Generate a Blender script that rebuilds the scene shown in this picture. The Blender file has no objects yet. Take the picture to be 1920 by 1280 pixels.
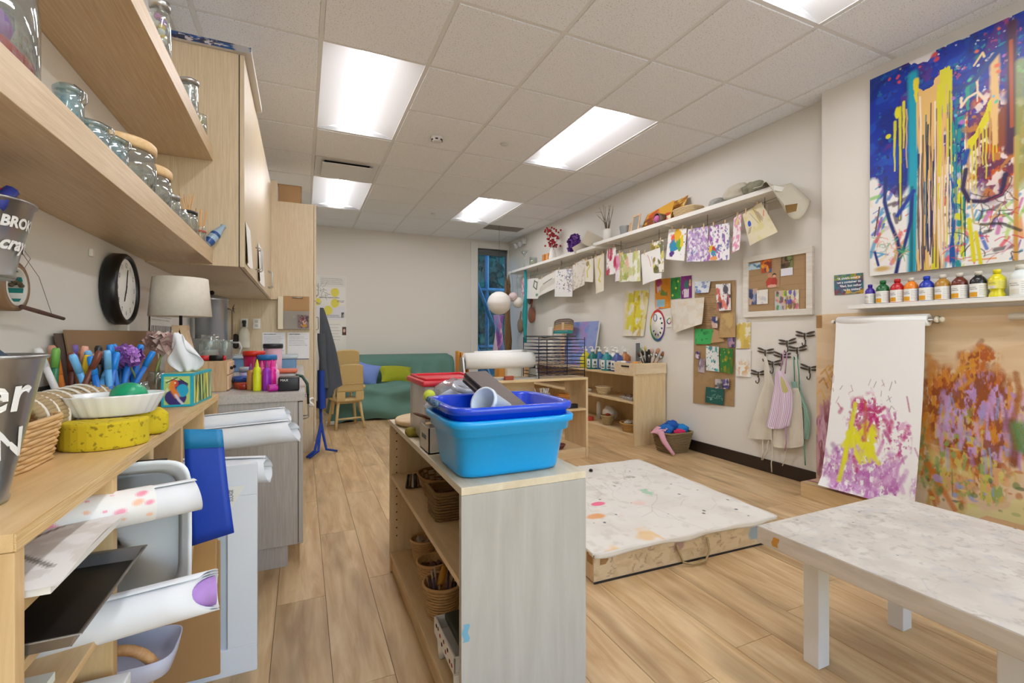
import bpy, bmesh, math, random
import numpy as np
from mathutils import Matrix, Vector, Euler
SC = bpy.context.scene
COL = SC.collection
PI = math.pi
R = math.radians
# ---------------------------------------------------------------- camera, world, exposure
CAMZ, CEIL = 1.0717, 2.743
cd = bpy.data.cameras.new('camera'); cam = bpy.data.objects.new('camera', cd); COL.objects.link(cam)
cam.location = (0, 0, CAMZ); cam.rotation_euler = (R(90), 0, R(-24.1667))
cd.sensor_width = 36.0; cd.lens = 876.75 / 1920 * 36.0; cd.shift_y = -9.5 / 1920; cd.clip_start = 0.02
SC.camera = cam
w = bpy.data.worlds.new('world'); SC.world = w; w.use_nodes = True
nt = w.node_tree; bg = nt.nodes['Background']
sky = nt.nodes.new('ShaderNodeTexSky'); sky.sky_type = 'NISHITA'; sky.sun_disc = False
sky.sun_elevation = R(42); sky.sun_rotation = R(90); sky.air_density = 1.2; sky.dust_density = 0.6
nt.links.new(sky.outputs[0], bg.inputs[0]); bg.inputs[1].default_value = 0.75
SC.view_settings.view_transform = 'Standard'; SC.view_settings.look = 'None'
SC.view_settings.exposure = 0.40; SC.view_settings.gamma = 1.0; SC.view_settings.use_curve_mapping = False
SC.cycles.use_denoising = True
SC.cycles.max_bounces = 6; SC.cycles.diffuse_bounces = 4; SC.cycles.glossy_bounces = 2; SC.cycles.transparent_max_bounces = 8
SC.cycles.use_adaptive_sampling = True; SC.cycles.adaptive_threshold = 0.08; SC.cycles.adaptive_min_samples = 16
SC.cycles.use_light_tree = False
SC.cycles.caustics_reflective = False; SC.cycles.caustics_refractive = False
SC.cycles.sample_clamp_indirect = 4.0
LAMP = 17.0          # strength of the ceiling troffer lenses

sl = bpy.data.lights.new('sun', 'SUN'); sl.energy = 4.0; sl.angle = R(1.0); sl.color = (1.0, 0.96, 0.9)
so = bpy.data.objects.new('sun', sl); COL.objects.link(so); so.rotation_euler = (R(8), R(48), 0); so.location = (8, -5, 8)  # sun added to light the pale slab behind the camera
# ---------------------------------------------------------------- helpers
def lin(c):
    return c / 12.92 if c <= 0.04045 else ((c + 0.055) / 1.055) ** 2.4
def hexc(h):
    h = h.lstrip('#')
    return tuple(lin(int(h[i:i + 2], 16) / 255) for i in (0, 2, 4))
def col4(c):
    c = hexc(c) if isinstance(c, str) else c
    return (c[0], c[1], c[2], 1)
MATS = {}
def newmat(name):
    m = bpy.data.materials.new(name); m.use_nodes = True
    return m, m.node_tree, m.node_tree.nodes['Principled BSDF']
def mat(key, color, rough=0.55, metal=0.0, noise=0.0, nscale=8.0, bump=0.0, bscale=120.0, emit=None, coat=0, sheen=0):
    """plain coloured material with optional mottling and fine relief"""
    if key in MATS: return MATS[key]
    m, t, b = newmat(key); c = col4(color)
    b.inputs['Base Color'].default_value = c; b.inputs['Roughness'].default_value = rough; b.inputs['Metallic'].default_value = metal
    if coat: b.inputs['Coat Weight'].default_value = coat
    if sheen: b.inputs['Sheen Weight'].default_value = sheen
    tc = t.nodes.new('ShaderNodeTexCoord')
    if noise:
        n = t.nodes.new('ShaderNodeTexNoise'); n.inputs['Scale'].default_value = nscale; n.inputs['Detail'].default_value = 2
        mx = t.nodes.new('ShaderNodeMix'); mx.data_type = 'RGBA'
        mx.inputs[6].default_value = tuple(max(0, x * (1 - noise)) for x in c[:3]) + (1,)
        mx.inputs[7].default_value = tuple(min(1, x * (1 + noise)) for x in c[:3]) + (1,)
        t.links.new(tc.outputs['Object'], n.inputs['Vector']); t.links.new(n.outputs[0], mx.inputs[0]); t.links.new(mx.outputs[2], b.inputs['Base Color'])
    if bump:
        n2 = t.nodes.new('ShaderNodeTexNoise'); n2.inputs['Scale'].default_value = bscale; n2.inputs['Detail'].default_value = 1
        bp = t.nodes.new('ShaderNodeBump'); bp.inputs['Strength'].default_value = bump; bp.inputs['Distance'].default_value = 0.004
        t.links.new(tc.outputs['Object'], n2.inputs['Vector']); t.links.new(n2.outputs[0], bp.inputs['Height']); t.links.new(bp.outputs[0], b.inputs['Normal'])
    if emit:
        b.inputs['Emission Color'].default_value = col4(emit[0]); b.inputs['Emission Strength'].default_value = emit[1]
    MATS[key] = m
    return m
def glassmat(key, color='#ffffff', rough=0.02, alpha=0.18):
    """thin clear glass or film: mostly transparent with a glossy skin"""
    if key in MATS: return MATS[key]
    m, t, b = newmat(key)
    t.nodes.remove(b); out = t.nodes['Material Output']
    tr = t.nodes.new('ShaderNodeBsdfTransparent'); tr.inputs[0].default_value = col4(color)
    gl = t.nodes.new('ShaderNodeBsdfGlossy'); gl.inputs['Roughness'].default_value = rough
    df = t.nodes.new('ShaderNodeBsdfDiffuse'); df.inputs[0].default_value = col4(color)
    fr = t.nodes.new('ShaderNodeLayerWeight'); fr.inputs[0].default_value = 0.35
    mr = t.nodes.new('ShaderNodeMapRange'); mr.inputs['To Min'].default_value = 0.05; mr.inputs['To Max'].default_value = 0.75
    m1 = t.nodes.new('ShaderNodeMixShader'); m1.inputs[0].default_value = alpha
    m2 = t.nodes.new('ShaderNodeMixShader')
    t.links.new(tr.outputs[0], m1.inputs[1]); t.links.new(df.outputs[0], m1.inputs[2])
    t.links.new(fr.outputs['Facing'], mr.inputs[0]); t.links.new(mr.outputs[0], m2.inputs[0])
    t.links.new(m1.outputs[0], m2.inputs[1]); t.links.new(gl.outputs[0], m2.inputs[2])
    t.links.new(m2.outputs[0], out.inputs[0])
    MATS[key] = m
    return m
def woodmat(key, c1, c2, axis='Y', scale=1.0, rough=0.5, stretch=14.0, rand=0.0, bump=0.05, spot=0.0):
    """straight wood grain running along AXIS of the object"""
    if key in MATS: return MATS[key]
    m, t, b = newmat(key)
    tc = t.nodes.new('ShaderNodeTexCoord'); mp = t.nodes.new('ShaderNodeMapping')
    s = {'X': (1, stretch, stretch), 'Y': (stretch, 1, stretch), 'Z': (stretch, stretch, 1)}[axis]
    mp.inputs['Scale'].default_value = tuple(x * scale for x in s)
    t.links.new(tc.outputs['Object'], mp.inputs[0])
    if rand:
        oi = t.nodes.new('ShaderNodeObjectInfo'); vm = t.nodes.new('ShaderNodeVectorMath'); vm.operation = 'SCALE'
        cb = t.nodes.new('ShaderNodeCombineXYZ')
        for i in range(3): t.links.new(oi.outputs['Random'], cb.inputs[i])
        t.links.new(cb.outputs[0], vm.inputs[0]); vm.inputs['Scale'].default_value = 37.0
        t.links.new(vm.outputs[0], mp.inputs['Location'])
    n = t.nodes.new('ShaderNodeTexNoise'); n.inputs['Scale'].default_value = 2.2; n.inputs['Detail'].default_value = 4; n.inputs['Roughness'].default_value = 0.62; n.inputs['Distortion'].default_value = 0.6
    t.links.new(mp.outputs[0], n.inputs['Vector'])
    cr = t.nodes.new('ShaderNodeValToRGB'); cr.color_ramp.elements[0].position = 0.33; cr.color_ramp.elements[1].position = 0.70
    cr.color_ramp.elements[0].color = col4(c1); cr.color_ramp.elements[1].color = col4(c2)
    t.links.new(n.outputs[0], cr.inputs[0]); outc = cr.outputs[0]
    if spot:
        n3 = t.nodes.new('ShaderNodeTexNoise'); n3.inputs['Scale'].default_value = 1.1; n3.inputs['Detail'].default_value = 2
        mp3 = t.nodes.new('ShaderNodeMapping'); mp3.inputs['Scale'].default_value = tuple((1.0 if x == 1 else 4.0) * 1.5 for x in s)
        t.links.new(tc.outputs['Object'], mp3.inputs[0])
        if rand: t.links.new(vm.outputs[0], mp3.inputs['Location'])
        t.links.new(mp3.outputs[0], n3.inputs['Vector'])
        r3 = t.nodes.new('ShaderNodeMapRange'); r3.inputs['From Min'].default_value = 0.52; r3.inputs['From Max'].default_value = 0.75; r3.inputs['To Max'].default_value = spot
        t.links.new(n3.outputs[0], r3.inputs[0])
        mx = t.nodes.new('ShaderNodeMix'); mx.data_type = 'RGBA'; mx.blend_type = 'MULTIPLY'; mx.inputs[7].default_value = col4('#8a7558')
        t.links.new(r3.outputs[0], mx.inputs[0]); t.links.new(outc, mx.inputs[6]); outc = mx.outputs[2]
    if rand:
        hv = t.nodes.new('ShaderNodeHueSaturation'); r2 = t.nodes.new('ShaderNodeMapRange')
        r2.inputs['To Min'].default_value = 1 - rand; r2.inputs['To Max'].default_value = 1 + rand
        t.links.new(oi.outputs['Random'], r2.inputs[0]); t.links.new(r2.outputs[0], hv.inputs['Value']); t.links.new(outc, hv.inputs['Color']); outc = hv.outputs[0]
    t.links.new(outc, b.inputs['Base Color']); b.inputs['Roughness'].default_value = rough
    if bump:
        bp = t.nodes.new('ShaderNodeBump'); bp.inputs['Strength'].default_value = bump; bp.inputs['Distance'].default_value = 0.003
        t.links.new(n.outputs[0], bp.inputs['Height']); t.links.new(bp.outputs[0], b.inputs['Normal'])
    MATS[key] = m
    return m
def paintmat(key='painted sheet', rough=0.6):
    """colour comes from the brush-work stored on the mesh"""
    if key in MATS: return MATS[key]
    m, t, b = newmat(key)
    a = t.nodes.new('ShaderNodeAttribute'); a.attribute_name = 'Col'
    t.links.new(a.outputs['Color'], b.inputs['Base Color']); b.inputs['Roughness'].default_value = rough
    MATS[key] = m
    return m
def specklemat(key, base, dots, scale, lo, hi, rough=0.8, amount=0.8):
    if key in MATS: return MATS[key]
    m, t, b = newmat(key)
    tc = t.nodes.new('ShaderNodeTexCoord'); n = t.nodes.new('ShaderNodeTexNoise')
    n.inputs['Scale'].default_value = scale; n.inputs['Detail'].default_value = 2
    r = t.nodes.new('ShaderNodeMapRange'); r.inputs['From Min'].default_value = lo; r.inputs['From Max'].default_value = hi; r.inputs['To Max'].default_value = amount
    mx = t.nodes.new('ShaderNodeMix'); mx.data_type = 'RGBA'; mx.inputs[6].default_value = col4(base); mx.inputs[7].default_value = col4(dots)
    t.links.new(tc.outputs['Object'], n.inputs['Vector']); t.links.new(n.outputs[0], r.inputs[0]); t.links.new(r.outputs[0], mx.inputs[0])
    t.links.new(mx.outputs[2], b.inputs['Base Color']); b.inputs['Roughness'].default_value = rough
    MATS[key] = m
    return m

def tag(o, label, cat, group=None):
    o['label'] = label; o['category'] = cat
    if group: o['group'] = group
    return o
def thing(name, label, cat, loc=(0, 0, 0), rz=0.0, group=None):
    o = bpy.data.objects.new(name, None); COL.objects.link(o); o.empty_display_size = 0.05
    o.location = loc; o.rotation_euler = (0, 0, rz)
    return tag(o, label, cat, group)
def worldloc(o):
    v = Vector((0, 0, 0))
    while o is not None:
        v = v + o.location; o = o.parent
    return v
class MB:
    """collects shapes for ONE mesh object"""
    def __init__(s): s.v = []; s.f = []; s.sm = []
    def add(s, vs, fs, smooth=False, M=None):
        k = len(s.v)
        for p in vs:
            p = Vector(p)
            s.v.append(tuple(M @ p) if M is not None else tuple(p))
        for q in fs: s.f.append(tuple(k + i for i in q)); s.sm.append(smooth)
        return s
    def box(s, x0, y0, z0, x1, y1, z1, M=None):
        vs = [(x0, y0, z0), (x1, y0, z0), (x1, y1, z0), (x0, y1, z0), (x0, y0, z1), (x1, y0, z1), (x1, y1, z1), (x0, y1, z1)]
        return s.add(vs, [(3, 2, 1, 0), (4, 5, 6, 7), (0, 1, 5, 4), (1, 2, 6, 5), (2, 3, 7, 6), (3, 0, 4, 7)], False, M)
    def rbox(s, x0, y0, z0, x1, y1, z1, r=0.01, seg=3, M=None, smooth=True):
        bm = bmesh.new(); bmesh.ops.create_cube(bm, size=1)
        for v in bm.verts: v.co = Vector(((x0 + x1) / 2 + v.co.x * (x1 - x0), (y0 + y1) / 2 + v.co.y * (y1 - y0), (z0 + z1) / 2 + v.co.z * (z1 - z0)))
        bmesh.ops.bevel(bm, geom=bm.edges[:], offset=r, segments=seg, profile=0.5, affect='EDGES')
        bm.verts.index_update()
        s.add([v.co for v in bm.verts], [[v.index for v in f.verts] for f in bm.faces], smooth, M); bm.free(); return s
    def prism(s, poly, a, b, axis='Z', M=None, smooth=False):
        n = len(poly)
        def P(p, h):
            return {'Z': (p[0], p[1], h), 'Y': (p[0], h, p[1]), 'X': (h, p[0], p[1])}[axis]
        vs = [P(p, a) for p in poly] + [P(p, b) for p in poly]
        fs = [tuple(range(n))[::-1], tuple(range(n, 2 * n))] + [(i, (i + 1) % n, n + (i + 1) % n, n + i) for i in range(n)]
        return s.add(vs, fs, smooth, M)
    def lathe(s, prof, c=(0, 0, 0), seg=24, smooth=True, M=None, sx=1.0, sy=1.0):
        """profile of (radius, height) pairs turned about Z"""
        vs, fs, rows = [], [], []
        for r, z in prof:
            if r < 1e-6: rows.append([len(vs)]); vs.append((c[0], c[1], c[2] + z))
            else:
                rows.append(list(range(len(vs), len(vs) + seg)))
                for i in range(seg):
                    a = 2 * PI * i / seg; vs.append((c[0] + sx * r * math.cos(a), c[1] + sy * r * math.sin(a), c[2] + z))
        for A, B in zip(rows, rows[1:]):
            for i in range(seg):
                j = (i + 1) % seg
                if len(A) == 1 and len(B) == 1: continue
                if len(A) == 1: fs.append((A[0], B[j], B[i]))
                elif len(B) == 1: fs.append((A[i], A[j], B[0]))
                else: fs.append((A[i], A[j], B[j], B[i]))
        return s.add(vs, fs, smooth, M)
    def cyl(s, c, r, h, seg=16, r2=None, M=None, smooth=True):
        r2 = r if r2 is None else r2
        return s.lathe([(0, 0), (r, 0), (r2, h), (0, h)], c, seg, smooth, M)
    def tube(s, path, r, seg=8, closed=False, M=None, caps=True):
        pts = [Vector(p) for p in path]; n = len(pts)
        rad = list(r) if hasattr(r, '__len__') else [r] * n
        rings, up = [], None
        for i, p in enumerate(pts):
            a = pts[i - 1] if (i > 0 or closed) else pts[i]; b = pts[(i + 1) % n] if (i < n - 1 or closed) else pts[i]
            d = (b - a).normalized() if (b - a).length > 1e-9 else Vector((0, 0, 1))
            if up is None: up = Vector((0, 0, 1)) if abs(d.z) < 0.9 else Vector((1, 0, 0))
            x = d.cross(up); x = x.normalized() if x.length > 1e-6 else d.orthogonal().normalized()
            y = x.cross(d).normalized(); up = y
            rings.append([p + (x * math.cos(2 * PI * k / seg) + y * math.sin(2 * PI * k / seg)) * rad[i] for k in range(seg)])
        vs = [q for ring in rings for q in ring]; fs = []
        for i in range(n if closed else n - 1):
            j = (i + 1) % n
            for k in range(seg):
                l = (k + 1) % seg; fs.append((i * seg + k, i * seg + l, j * seg + l, j * seg + k))
        if not closed and caps: fs.append(tuple(range(seg))[::-1]); fs.append(tuple((n - 1) * seg + k for k in range(seg)))
        return s.add(vs, fs, True, M)
    def ball(s, c, r, seg=16, rings=10, M=None, fn=None):
        rx, ry, rz = r if hasattr(r, '__len__') else (r, r, r)
        prof = [(math.sin(PI * i / rings), -math.cos(PI * i / rings)) for i in range(rings + 1)]
        k = len(s.v); s.lathe(prof, (0, 0, 0), seg, True)
        for i in range(k, len(s.v)):
            p = Vector(s.v[i]); m = fn(p) if fn else 1.0
            p = Vector((c[0] + p.x * rx * m, c[1] + p.y * ry * m, c[2] + p.z * rz * m)); s.v[i] = tuple(M @ p) if M is not None else tuple(p)
        return s
    def grid(s, nx, ny, fn, smooth=True, M=None, wrap=False):
        """surface fn(u, v) for u, v in 0..1"""
        vs = [fn(i / nx, j / ny) for j in range(ny + 1) for i in range(nx + 1)]
        fs = [(j * (nx + 1) + i, j * (nx + 1) + i + 1, (j + 1) * (nx + 1) + i + 1, (j + 1) * (nx + 1) + i) for j in range(ny) for i in range(nx)]
        return s.add(vs, fs, smooth, M)
    def build(s, name, m, parent=None, bev=0.0, local=False, origin=None, auto=None, solid=0.0):
        me = bpy.data.meshes.new(name)
        vs = s.v
        if parent is not None and not local: o0 = worldloc(parent)
        elif parent is not None or local: o0 = Vector((0, 0, 0))
        elif origin is not None: o0 = Vector(origin)
        else:
            a = np.array(vs); o0 = Vector(((a[:, 0].min() + a[:, 0].max()) / 2, (a[:, 1].min() + a[:, 1].max()) / 2, a[:, 2].min()))
        a = np.array(vs, dtype=float) - np.array(o0)
        me.from_pydata([tuple(p) for p in a], [], s.f)
        me.polygons.foreach_set('use_smooth', s.sm)
        if bev:
            bm = bmesh.new(); bm.from_mesh(me)
            ed = [e for e in bm.edges if len(e.link_faces) == 2 and e.calc_face_angle(0) > 0.5]
            bmesh.ops.bevel(bm, geom=ed, offset=bev, segments=2, profile=0.6, affect='EDGES', clamp_overlap=True)
            bm.to_mesh(me); bm.free()
        for mm in (m if isinstance(m, (list, tuple)) else [m]): me.materials.append(mm)
        o = bpy.data.objects.new(name, me); COL.objects.link(o)
        if parent is not None: o.parent = parent
        elif not local: o.location = o0
        if solid:
            md = o.modifiers.new('thickness', 'SOLIDIFY'); md.thickness = solid; md.offset = 0
        return o
def struct(o): o['kind'] = 'structure'; return o
def piece(mesh, name, parent, loc=(0, 0, 0), rot=(0, 0, 0), scale=None):
    o = bpy.data.objects.new(name, mesh); COL.objects.link(o); o.parent = parent; o.location = loc; o.rotation_euler = rot
    if scale: o.scale = scale
    return o
def dup(root, loc=None, rz=None, label=None, group=None):
    r = root.copy(); COL.objects.link(r)
    if loc is not None: r.location = loc
    if rz is not None: r.rotation_euler = (0, 0, rz)
    if label: r['label'] = label
    if group: r['group'] = group
    for ch in list(root.children):
        c = ch.copy(); COL.objects.link(c); c.parent = r
        for g in list(ch.children):
            d = g.copy(); COL.objects.link(d); d.parent = c
    return r
def TR(loc=(0, 0, 0), rx=0, ry=0, rz=0):
    return Matrix.Translation(loc) @ Euler((rx, ry, rz)).to_matrix().to_4x4()
rng = np.random.default_rng(7)
rnd = random.Random(5)
# ---- a small brush-work painter: strokes rasterised to an array and stored as mesh colours
class Art:
    def __init__(s, w, h, bg='#ffffff'):
        s.w, s.h = w, h; s.a = np.ones((h, w, 3)) * np.array(hexc(bg))
        s.yy, s.xx = np.mgrid[0:h, 0:w]; s.asp = w / h
        s.X = (s.xx + 0.5) / w; s.Y = 1 - (s.yy + 0.5) / h       # 0..1, origin lower left
    def mixin(s, m, c, al=1.0):
        c = np.array(hexc(c) if isinstance(c, str) else c); m = (m * al)[..., None]
        s.a = s.a * (1 - m) + c * m
    def noise(s, sx, sy, seed=0, octv=3):
        r = np.random.default_rng(seed); out = np.zeros((s.h, s.w)); amp, tot = 1.0, 0.0
        for o in range(octv):
            gx, gy = max(2, int(sx * 2 ** o) + 2), max(2, int(sy * 2 ** o) + 2)
            g = r.random((gy, gx)); fx = s.X * (gx - 1.001); fy = s.Y * (gy - 1.001)
            ix, iy = fx.astype(int), fy.astype(int); tx, ty = fx - ix, fy - iy
            tx = tx * tx * (3 - 2 * tx); ty = ty * ty * (3 - 2 * ty)
            out += amp * ((g[iy, ix] * (1 - tx) + g[iy, np.minimum(ix + 1, gx - 1)] * tx) * (1 - ty) + (g[np.minimum(iy + 1, gy - 1), ix] * (1 - tx) + g[np.minimum(iy + 1, gy - 1), np.minimum(ix + 1, gx - 1)] * tx) * ty)
            tot += amp; amp *= 0.5
        return out / tot
    def blob(s, x, y, rx, ry, c, al=1.0, soft=0.25, rag=0.5, seed=0, nf=6):
        n = s.noise(nf, nf, seed) - 0.5
        d = np.sqrt(((s.X - x) / rx) ** 2 + ((s.Y - y) / ry) ** 2) + n * 2 * rag
        s.mixin(np.clip((1 - d) / soft + 0.5, 0, 1), c, al)
    def area(s, m, c, al=1.0): s.mixin(np.clip(m, 0, 1), c, al)
    def wash(s, c, lo, hi, sx, sy, seed, al=1.0, mask=None):
        m = np.clip((s.noise(sx, sy, seed) - lo) / (hi - lo), 0, 1)
        s.mixin(m if mask is None else m * np.clip(mask, 0, 1), c, al)
    def smear(s, x, y, rx, ry, cs, sx, sy, seed, lo=.52, al=.9, ramp=3.0):
        m = np.clip((1.15 - np.hypot((s.X - x) / rx, (s.Y - y) / ry) + (s.noise(9, 9, seed) - .5) * 1.3) * ramp, 0, 1)
        for k, c in enumerate(cs): s.wash(c, lo, lo + .07, sx, sy, seed * 13 + k, al, m)
    def line(s, pts, wd, c, al=1.0, soft=0.4, dry=0.0, seed=0):
        """polyline stroke; widths are fractions of the height"""
        W = s.asp; pts = [(p[0] * W, p[1]) for p in pts]
        xs = [p[0] for p in pts]; ys = [p[1] for p in pts]; pad = wd * 1.5 + 0.01
        i0 = max(0, int((min(xs) - pad) / W * s.w)); i1 = min(s.w, int((max(xs) + pad) / W * s.w) + 2)
        j0 = max(0, int((1 - max(ys) - pad) * s.h)); j1 = min(s.h, int((1 - min(ys) + pad) * s.h) + 2)
        if i1 <= i0 or j1 <= j0: return
        X = s.X[j0:j1, i0:i1] * W; Y = s.Y[j0:j1, i0:i1]; d = np.full(X.shape, 9.0)
        for (ax, ay), (bx, by) in zip(pts, pts[1:]):
            L = (bx - ax) ** 2 + (by - ay) ** 2 + 1e-12
            t = np.clip(((X - ax) * (bx - ax) + (Y - ay) * (by - ay)) / L, 0, 1)
            d = np.minimum(d, np.hypot(X - ax - t * (bx - ax), Y - ay - t * (by - ay)))
        px = 1.0 / s.h
        m = np.clip((wd / 2 - d) / max(px, wd * soft) + 0.5, 0, 1) * al
        if dry: m = m * np.clip(1 - dry * np.random.default_rng(seed).random(m.shape) * 1.6, 0, 1)
        c = np.array(hexc(c) if isinstance(c, str) else c)
        s.a[j0:j1, i0:i1] = s.a[j0:j1, i0:i1] * (1 - m[..., None]) + c * m[..., None]
    def scrib(s, x, y, rx, ry, n, wd, cs, seed, al=0.9, vertical=0.0):
        r = random.Random(seed)
        for k in range(n):
            px_, py_ = x + r.uniform(-rx, rx), y + r.uniform(-ry, ry); a = r.uniform(0, 2 * PI) if not vertical else PI / 2 + r.gauss(0, 0.4)
            L = r.uniform(0.2, 0.8) * max(rx, ry) * (vertical or 1); pts = [(px_, py_)]
            for q in range(4):
                a += r.gauss(0, 0.5); pts.append((pts[-1][0] + math.cos(a) * L / 4 / s.asp, pts[-1][1] + math.sin(a) * L / 4))
            s.line(pts, wd * r.uniform(0.6, 1.5), r.choice(cs), al)
    def dots(s, n, rad, cs, seed, box=(0, 0, 1, 1), al=0.95):
        r = random.Random(seed)
        for k in range(n):
            x, y = r.uniform(box[0], box[2]), r.uniform(box[1], box[3]); q = rad * r.uniform(0.4, 1.5)
            s.line([(x, y), (x + q * 0.3 / s.asp, y + q * r.uniform(-0.6, 0.6))], q * 2, r.choice(cs), al)
    def rect(s, x0, y0, x1, y1, c, al=1.0):
        s.mixin(((s.X >= x0) & (s.X <= x1) & (s.Y >= y0) & (s.Y <= y1)).astype(float), c, al)
    def lines_of_text(s, x0, y0, x1, y1, n, c, seed, wd=0.006, al=0.8):
        """rows of small illegible handwriting or print"""
        r = random.Random(seed)
        for k in range(n):
            y = y1 - (k + 0.5) * (y1 - y0) / n; x = x0; end = x1 - r.uniform(0, 0.25) * (x1 - x0)
            while x < end:
                L = r.uniform(0.03, 0.09); s.line([(x, y), (min(x + L, end), y + r.uniform(-0.002, 0.002))], wd, c, al * r.uniform(0.6, 1)); x += L + 0.018
def artmesh(name, art, fn, m=None, parent=None, origin=None, label=None, cat=None, group=None, solid=0.0):
    """a surface fn(u, v) carrying the picture ART, one face per picture cell"""
    mb = MB(); mb.grid(art.w, art.h, fn)
    o = mb.build(name, m or paintmat(), parent, origin=origin, solid=solid)
    at = o.data.attributes.new('Col', 'FLOAT_COLOR', 'CORNER')
    fc = art.a[::-1].reshape(-1, 3)                                  # v = 0 is the bottom row
    arr = np.ones((len(o.data.loops), 4), dtype=np.float32); arr[:, :3] = np.repeat(fc, 4, axis=0)
    at.data.foreach_set('color', arr.ravel())
    if label: tag(o, label, cat, group)
    return o
def textmesh(txt, size=0.1, bold=0.0, shear=0.0, space=1.0, align='CENTER'):
    """outline letters as flat mesh data: (verts, faces) in the XY plane"""
    cu = bpy.data.curves.new('lettering', 'FONT'); cu.body = txt; cu.size = size; cu.offset = bold; cu.shear = shear; cu.space_character = space
    cu.align_x = align; cu.align_y = 'CENTER'; cu.resolution_u = 3
    o = bpy.data.objects.new('lettering', cu); COL.objects.link(o)
    dg = bpy.context.evaluated_depsgraph_get(); me = bpy.data.meshes.new_from_object(o.evaluated_get(dg))
    vs = [tuple(v.co) for v in me.vertices]; fs = [tuple(p.vertices) for p in me.polygons]
    COL.objects.unlink(o); bpy.data.objects.remove(o); bpy.data.curves.remove(cu); bpy.data.meshes.remove(me)
    return vs, fs

def pix(u, v, X=None, Y=None, Z=None):
    """the point of a known plane of the room that a measured picture point lies on"""
    a, b = (u - 960) / 876.75, (630.5 - v) / 876.75; sn, cs = math.sin(R(24.1667)), math.cos(R(24.1667))
    d = (sn + a * cs, cs - a * sn, b)
    t = X / d[0] if X is not None else Y / d[1] if Y is not None else (Z - CAMZ) / d[2]
    return Vector((d[0] * t, d[1] * t, CAMZ + d[2] * t))
# ---- shapes used many times
def superring(rx, ry, n, k=2.6):
    out = []
    for i in range(n):
        a = 2 * PI * i / n; c, s = math.cos(a), math.sin(a)
        out.append((rx * math.copysign(abs(c) ** (2 / k), c), ry * math.copysign(abs(s) ** (2 / k), s)))
    return out
def basket(name, label, cat, loc, bot, top, h, m, rows=9, stakes=24, k=2.6, rz=0.0, group=None, rim=0.005, strand=0.004, lining=None):
    """woven basket: floor, woven strands, stakes and a rolled rim"""
    t = thing(name, label, cat, loc, rz, group)
    N = stakes * 2
    def ring(f, off=0.0): return [(p[0] * (1 + off / max(bot[0], 0.01)), p[1] * (1 + off / max(bot[1], 0.01))) for p in superring(bot[0] + (top[0] - bot[0]) * f, bot[1] + (top[1] - bot[1]) * f, N, k)]
    mb = MB(); a, b = ring(0, -0.002), ring(1, -0.002)
    vs = [(p[0], p[1], 0.001) for p in a] + [(p[0], p[1], h) for p in b]
    mb.add(vs, [tuple(range(N))[::-1]] + [(i, (i + 1) % N, N + (i + 1) % N, N + i) for i in range(N)], True); mb.build('lining', lining or m, t, local=True)
    mb = MB()
    for r in range(rows):
        f = (r + 0.5) / rows; base = ring(f)
        mb.tube([(p[0] * (1 + 0.022 * (1 if (i // 2 + r) % 2 else -1) * (1 if i % 2 else 0)), p[1] * (1 + 0.022 * (1 if (i // 2 + r) % 2 else -1) * (1 if i % 2 else 0)), h * f) for i, p in enumerate(base)], strand * min(1.0, h / rows / strand / 1.7), 5, closed=True)
    mb.build('weave', m, t, local=True)
    mb = MB()
    for i in range(0, N, 2): mb.tube([(a[i][0], a[i][1], 0), (b[i][0], b[i][1], h)], strand * 0.7, 4)
    mb.build('stakes', m, t, local=True)
    if rim: mb = MB(); mb.tube([(p[0], p[1], h) for p in ring(1)], rim, 6, closed=True); mb.build('rim', m, t, local=True)
    return t
def jar(name, label, loc, r, h, lid=None, lidh=0.02, group=None, neck=0.8, gm=None, seg=20):
    """glass jar: thick-walled body with shoulder, optional lid"""
    t = thing(name, label, 'jar', loc, 0, group); g = gm or glassmat('jar glass', '#eef6f5', 0.02, 0.10)
    mb = MB().lathe([(0, 0.004), (r * 0.86, 0.0), (r, 0.008), (r, h * 0.72), (r * 0.96, h * 0.8), (r * neck, h * 0.87), (r * neck, h), (r * neck - 0.004, h), (r * neck - 0.004, h * 0.86), (r * 0.92, h * 0.78), (r - 0.004, h * 0.7), (r - 0.004, 0.012), (0, 0.01)], (0, 0, 0), seg)
    mb.build('body', g, t, local=True)
    if lid is not None: MB().lathe([(0, h - 0.004), (r * neck + 0.004, h - 0.004), (r * neck + 0.005, h + lidh - 0.003), (r * neck, h + lidh), (0, h + lidh)], (0, 0, 0), seg).build('lid', lid, t, local=True)
    return t
# ================================================================ the room shell
XL, XR, YB, YF = -0.64, 3.36, 7.62, -2.3
XP, YP = 3.25, 2.055                  # face and end of the shallow pier on the right wall
GX0, GY0, G = 0.0971, 2.8438, 0.61    # ceiling grid
WALL = mat('wall paint', '#e6e2da', 0.85)
WHITE = mat('white paint', '#eeece6', 0.45)
TRIM = mat('trim paint', '#e9e7e1', 0.5)
def quadwall(name, boxes, m=WALL):
    mb = MB()
    for b in boxes: mb.box(*b)
    return struct(mb.build(name, m))
T = 0.12
quadwall('wall_left', [(XL - T, YF, 0, XL, YB, 3.0)])
quadwall('wall_right', [(XR, YF, 0, XR + T, YB + T, 3.0)])
quadwall('wall_pier', [(XP, YF, 0, XR, YP, 3.0)])
WX0, WX1, WZ0, WZ1 = 2.765, 3.335, 0.32, 2.60
quadwall('wall_back', [(XL - T, YB, 0, WX0, YB + T, 3.0), (WX1, YB, 0, XR, YB + T, 3.0), (WX0, YB, 0, WX1, YB + T, WZ0), (WX0, YB, WZ1, WX1, YB + T, 3.0)])
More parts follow.
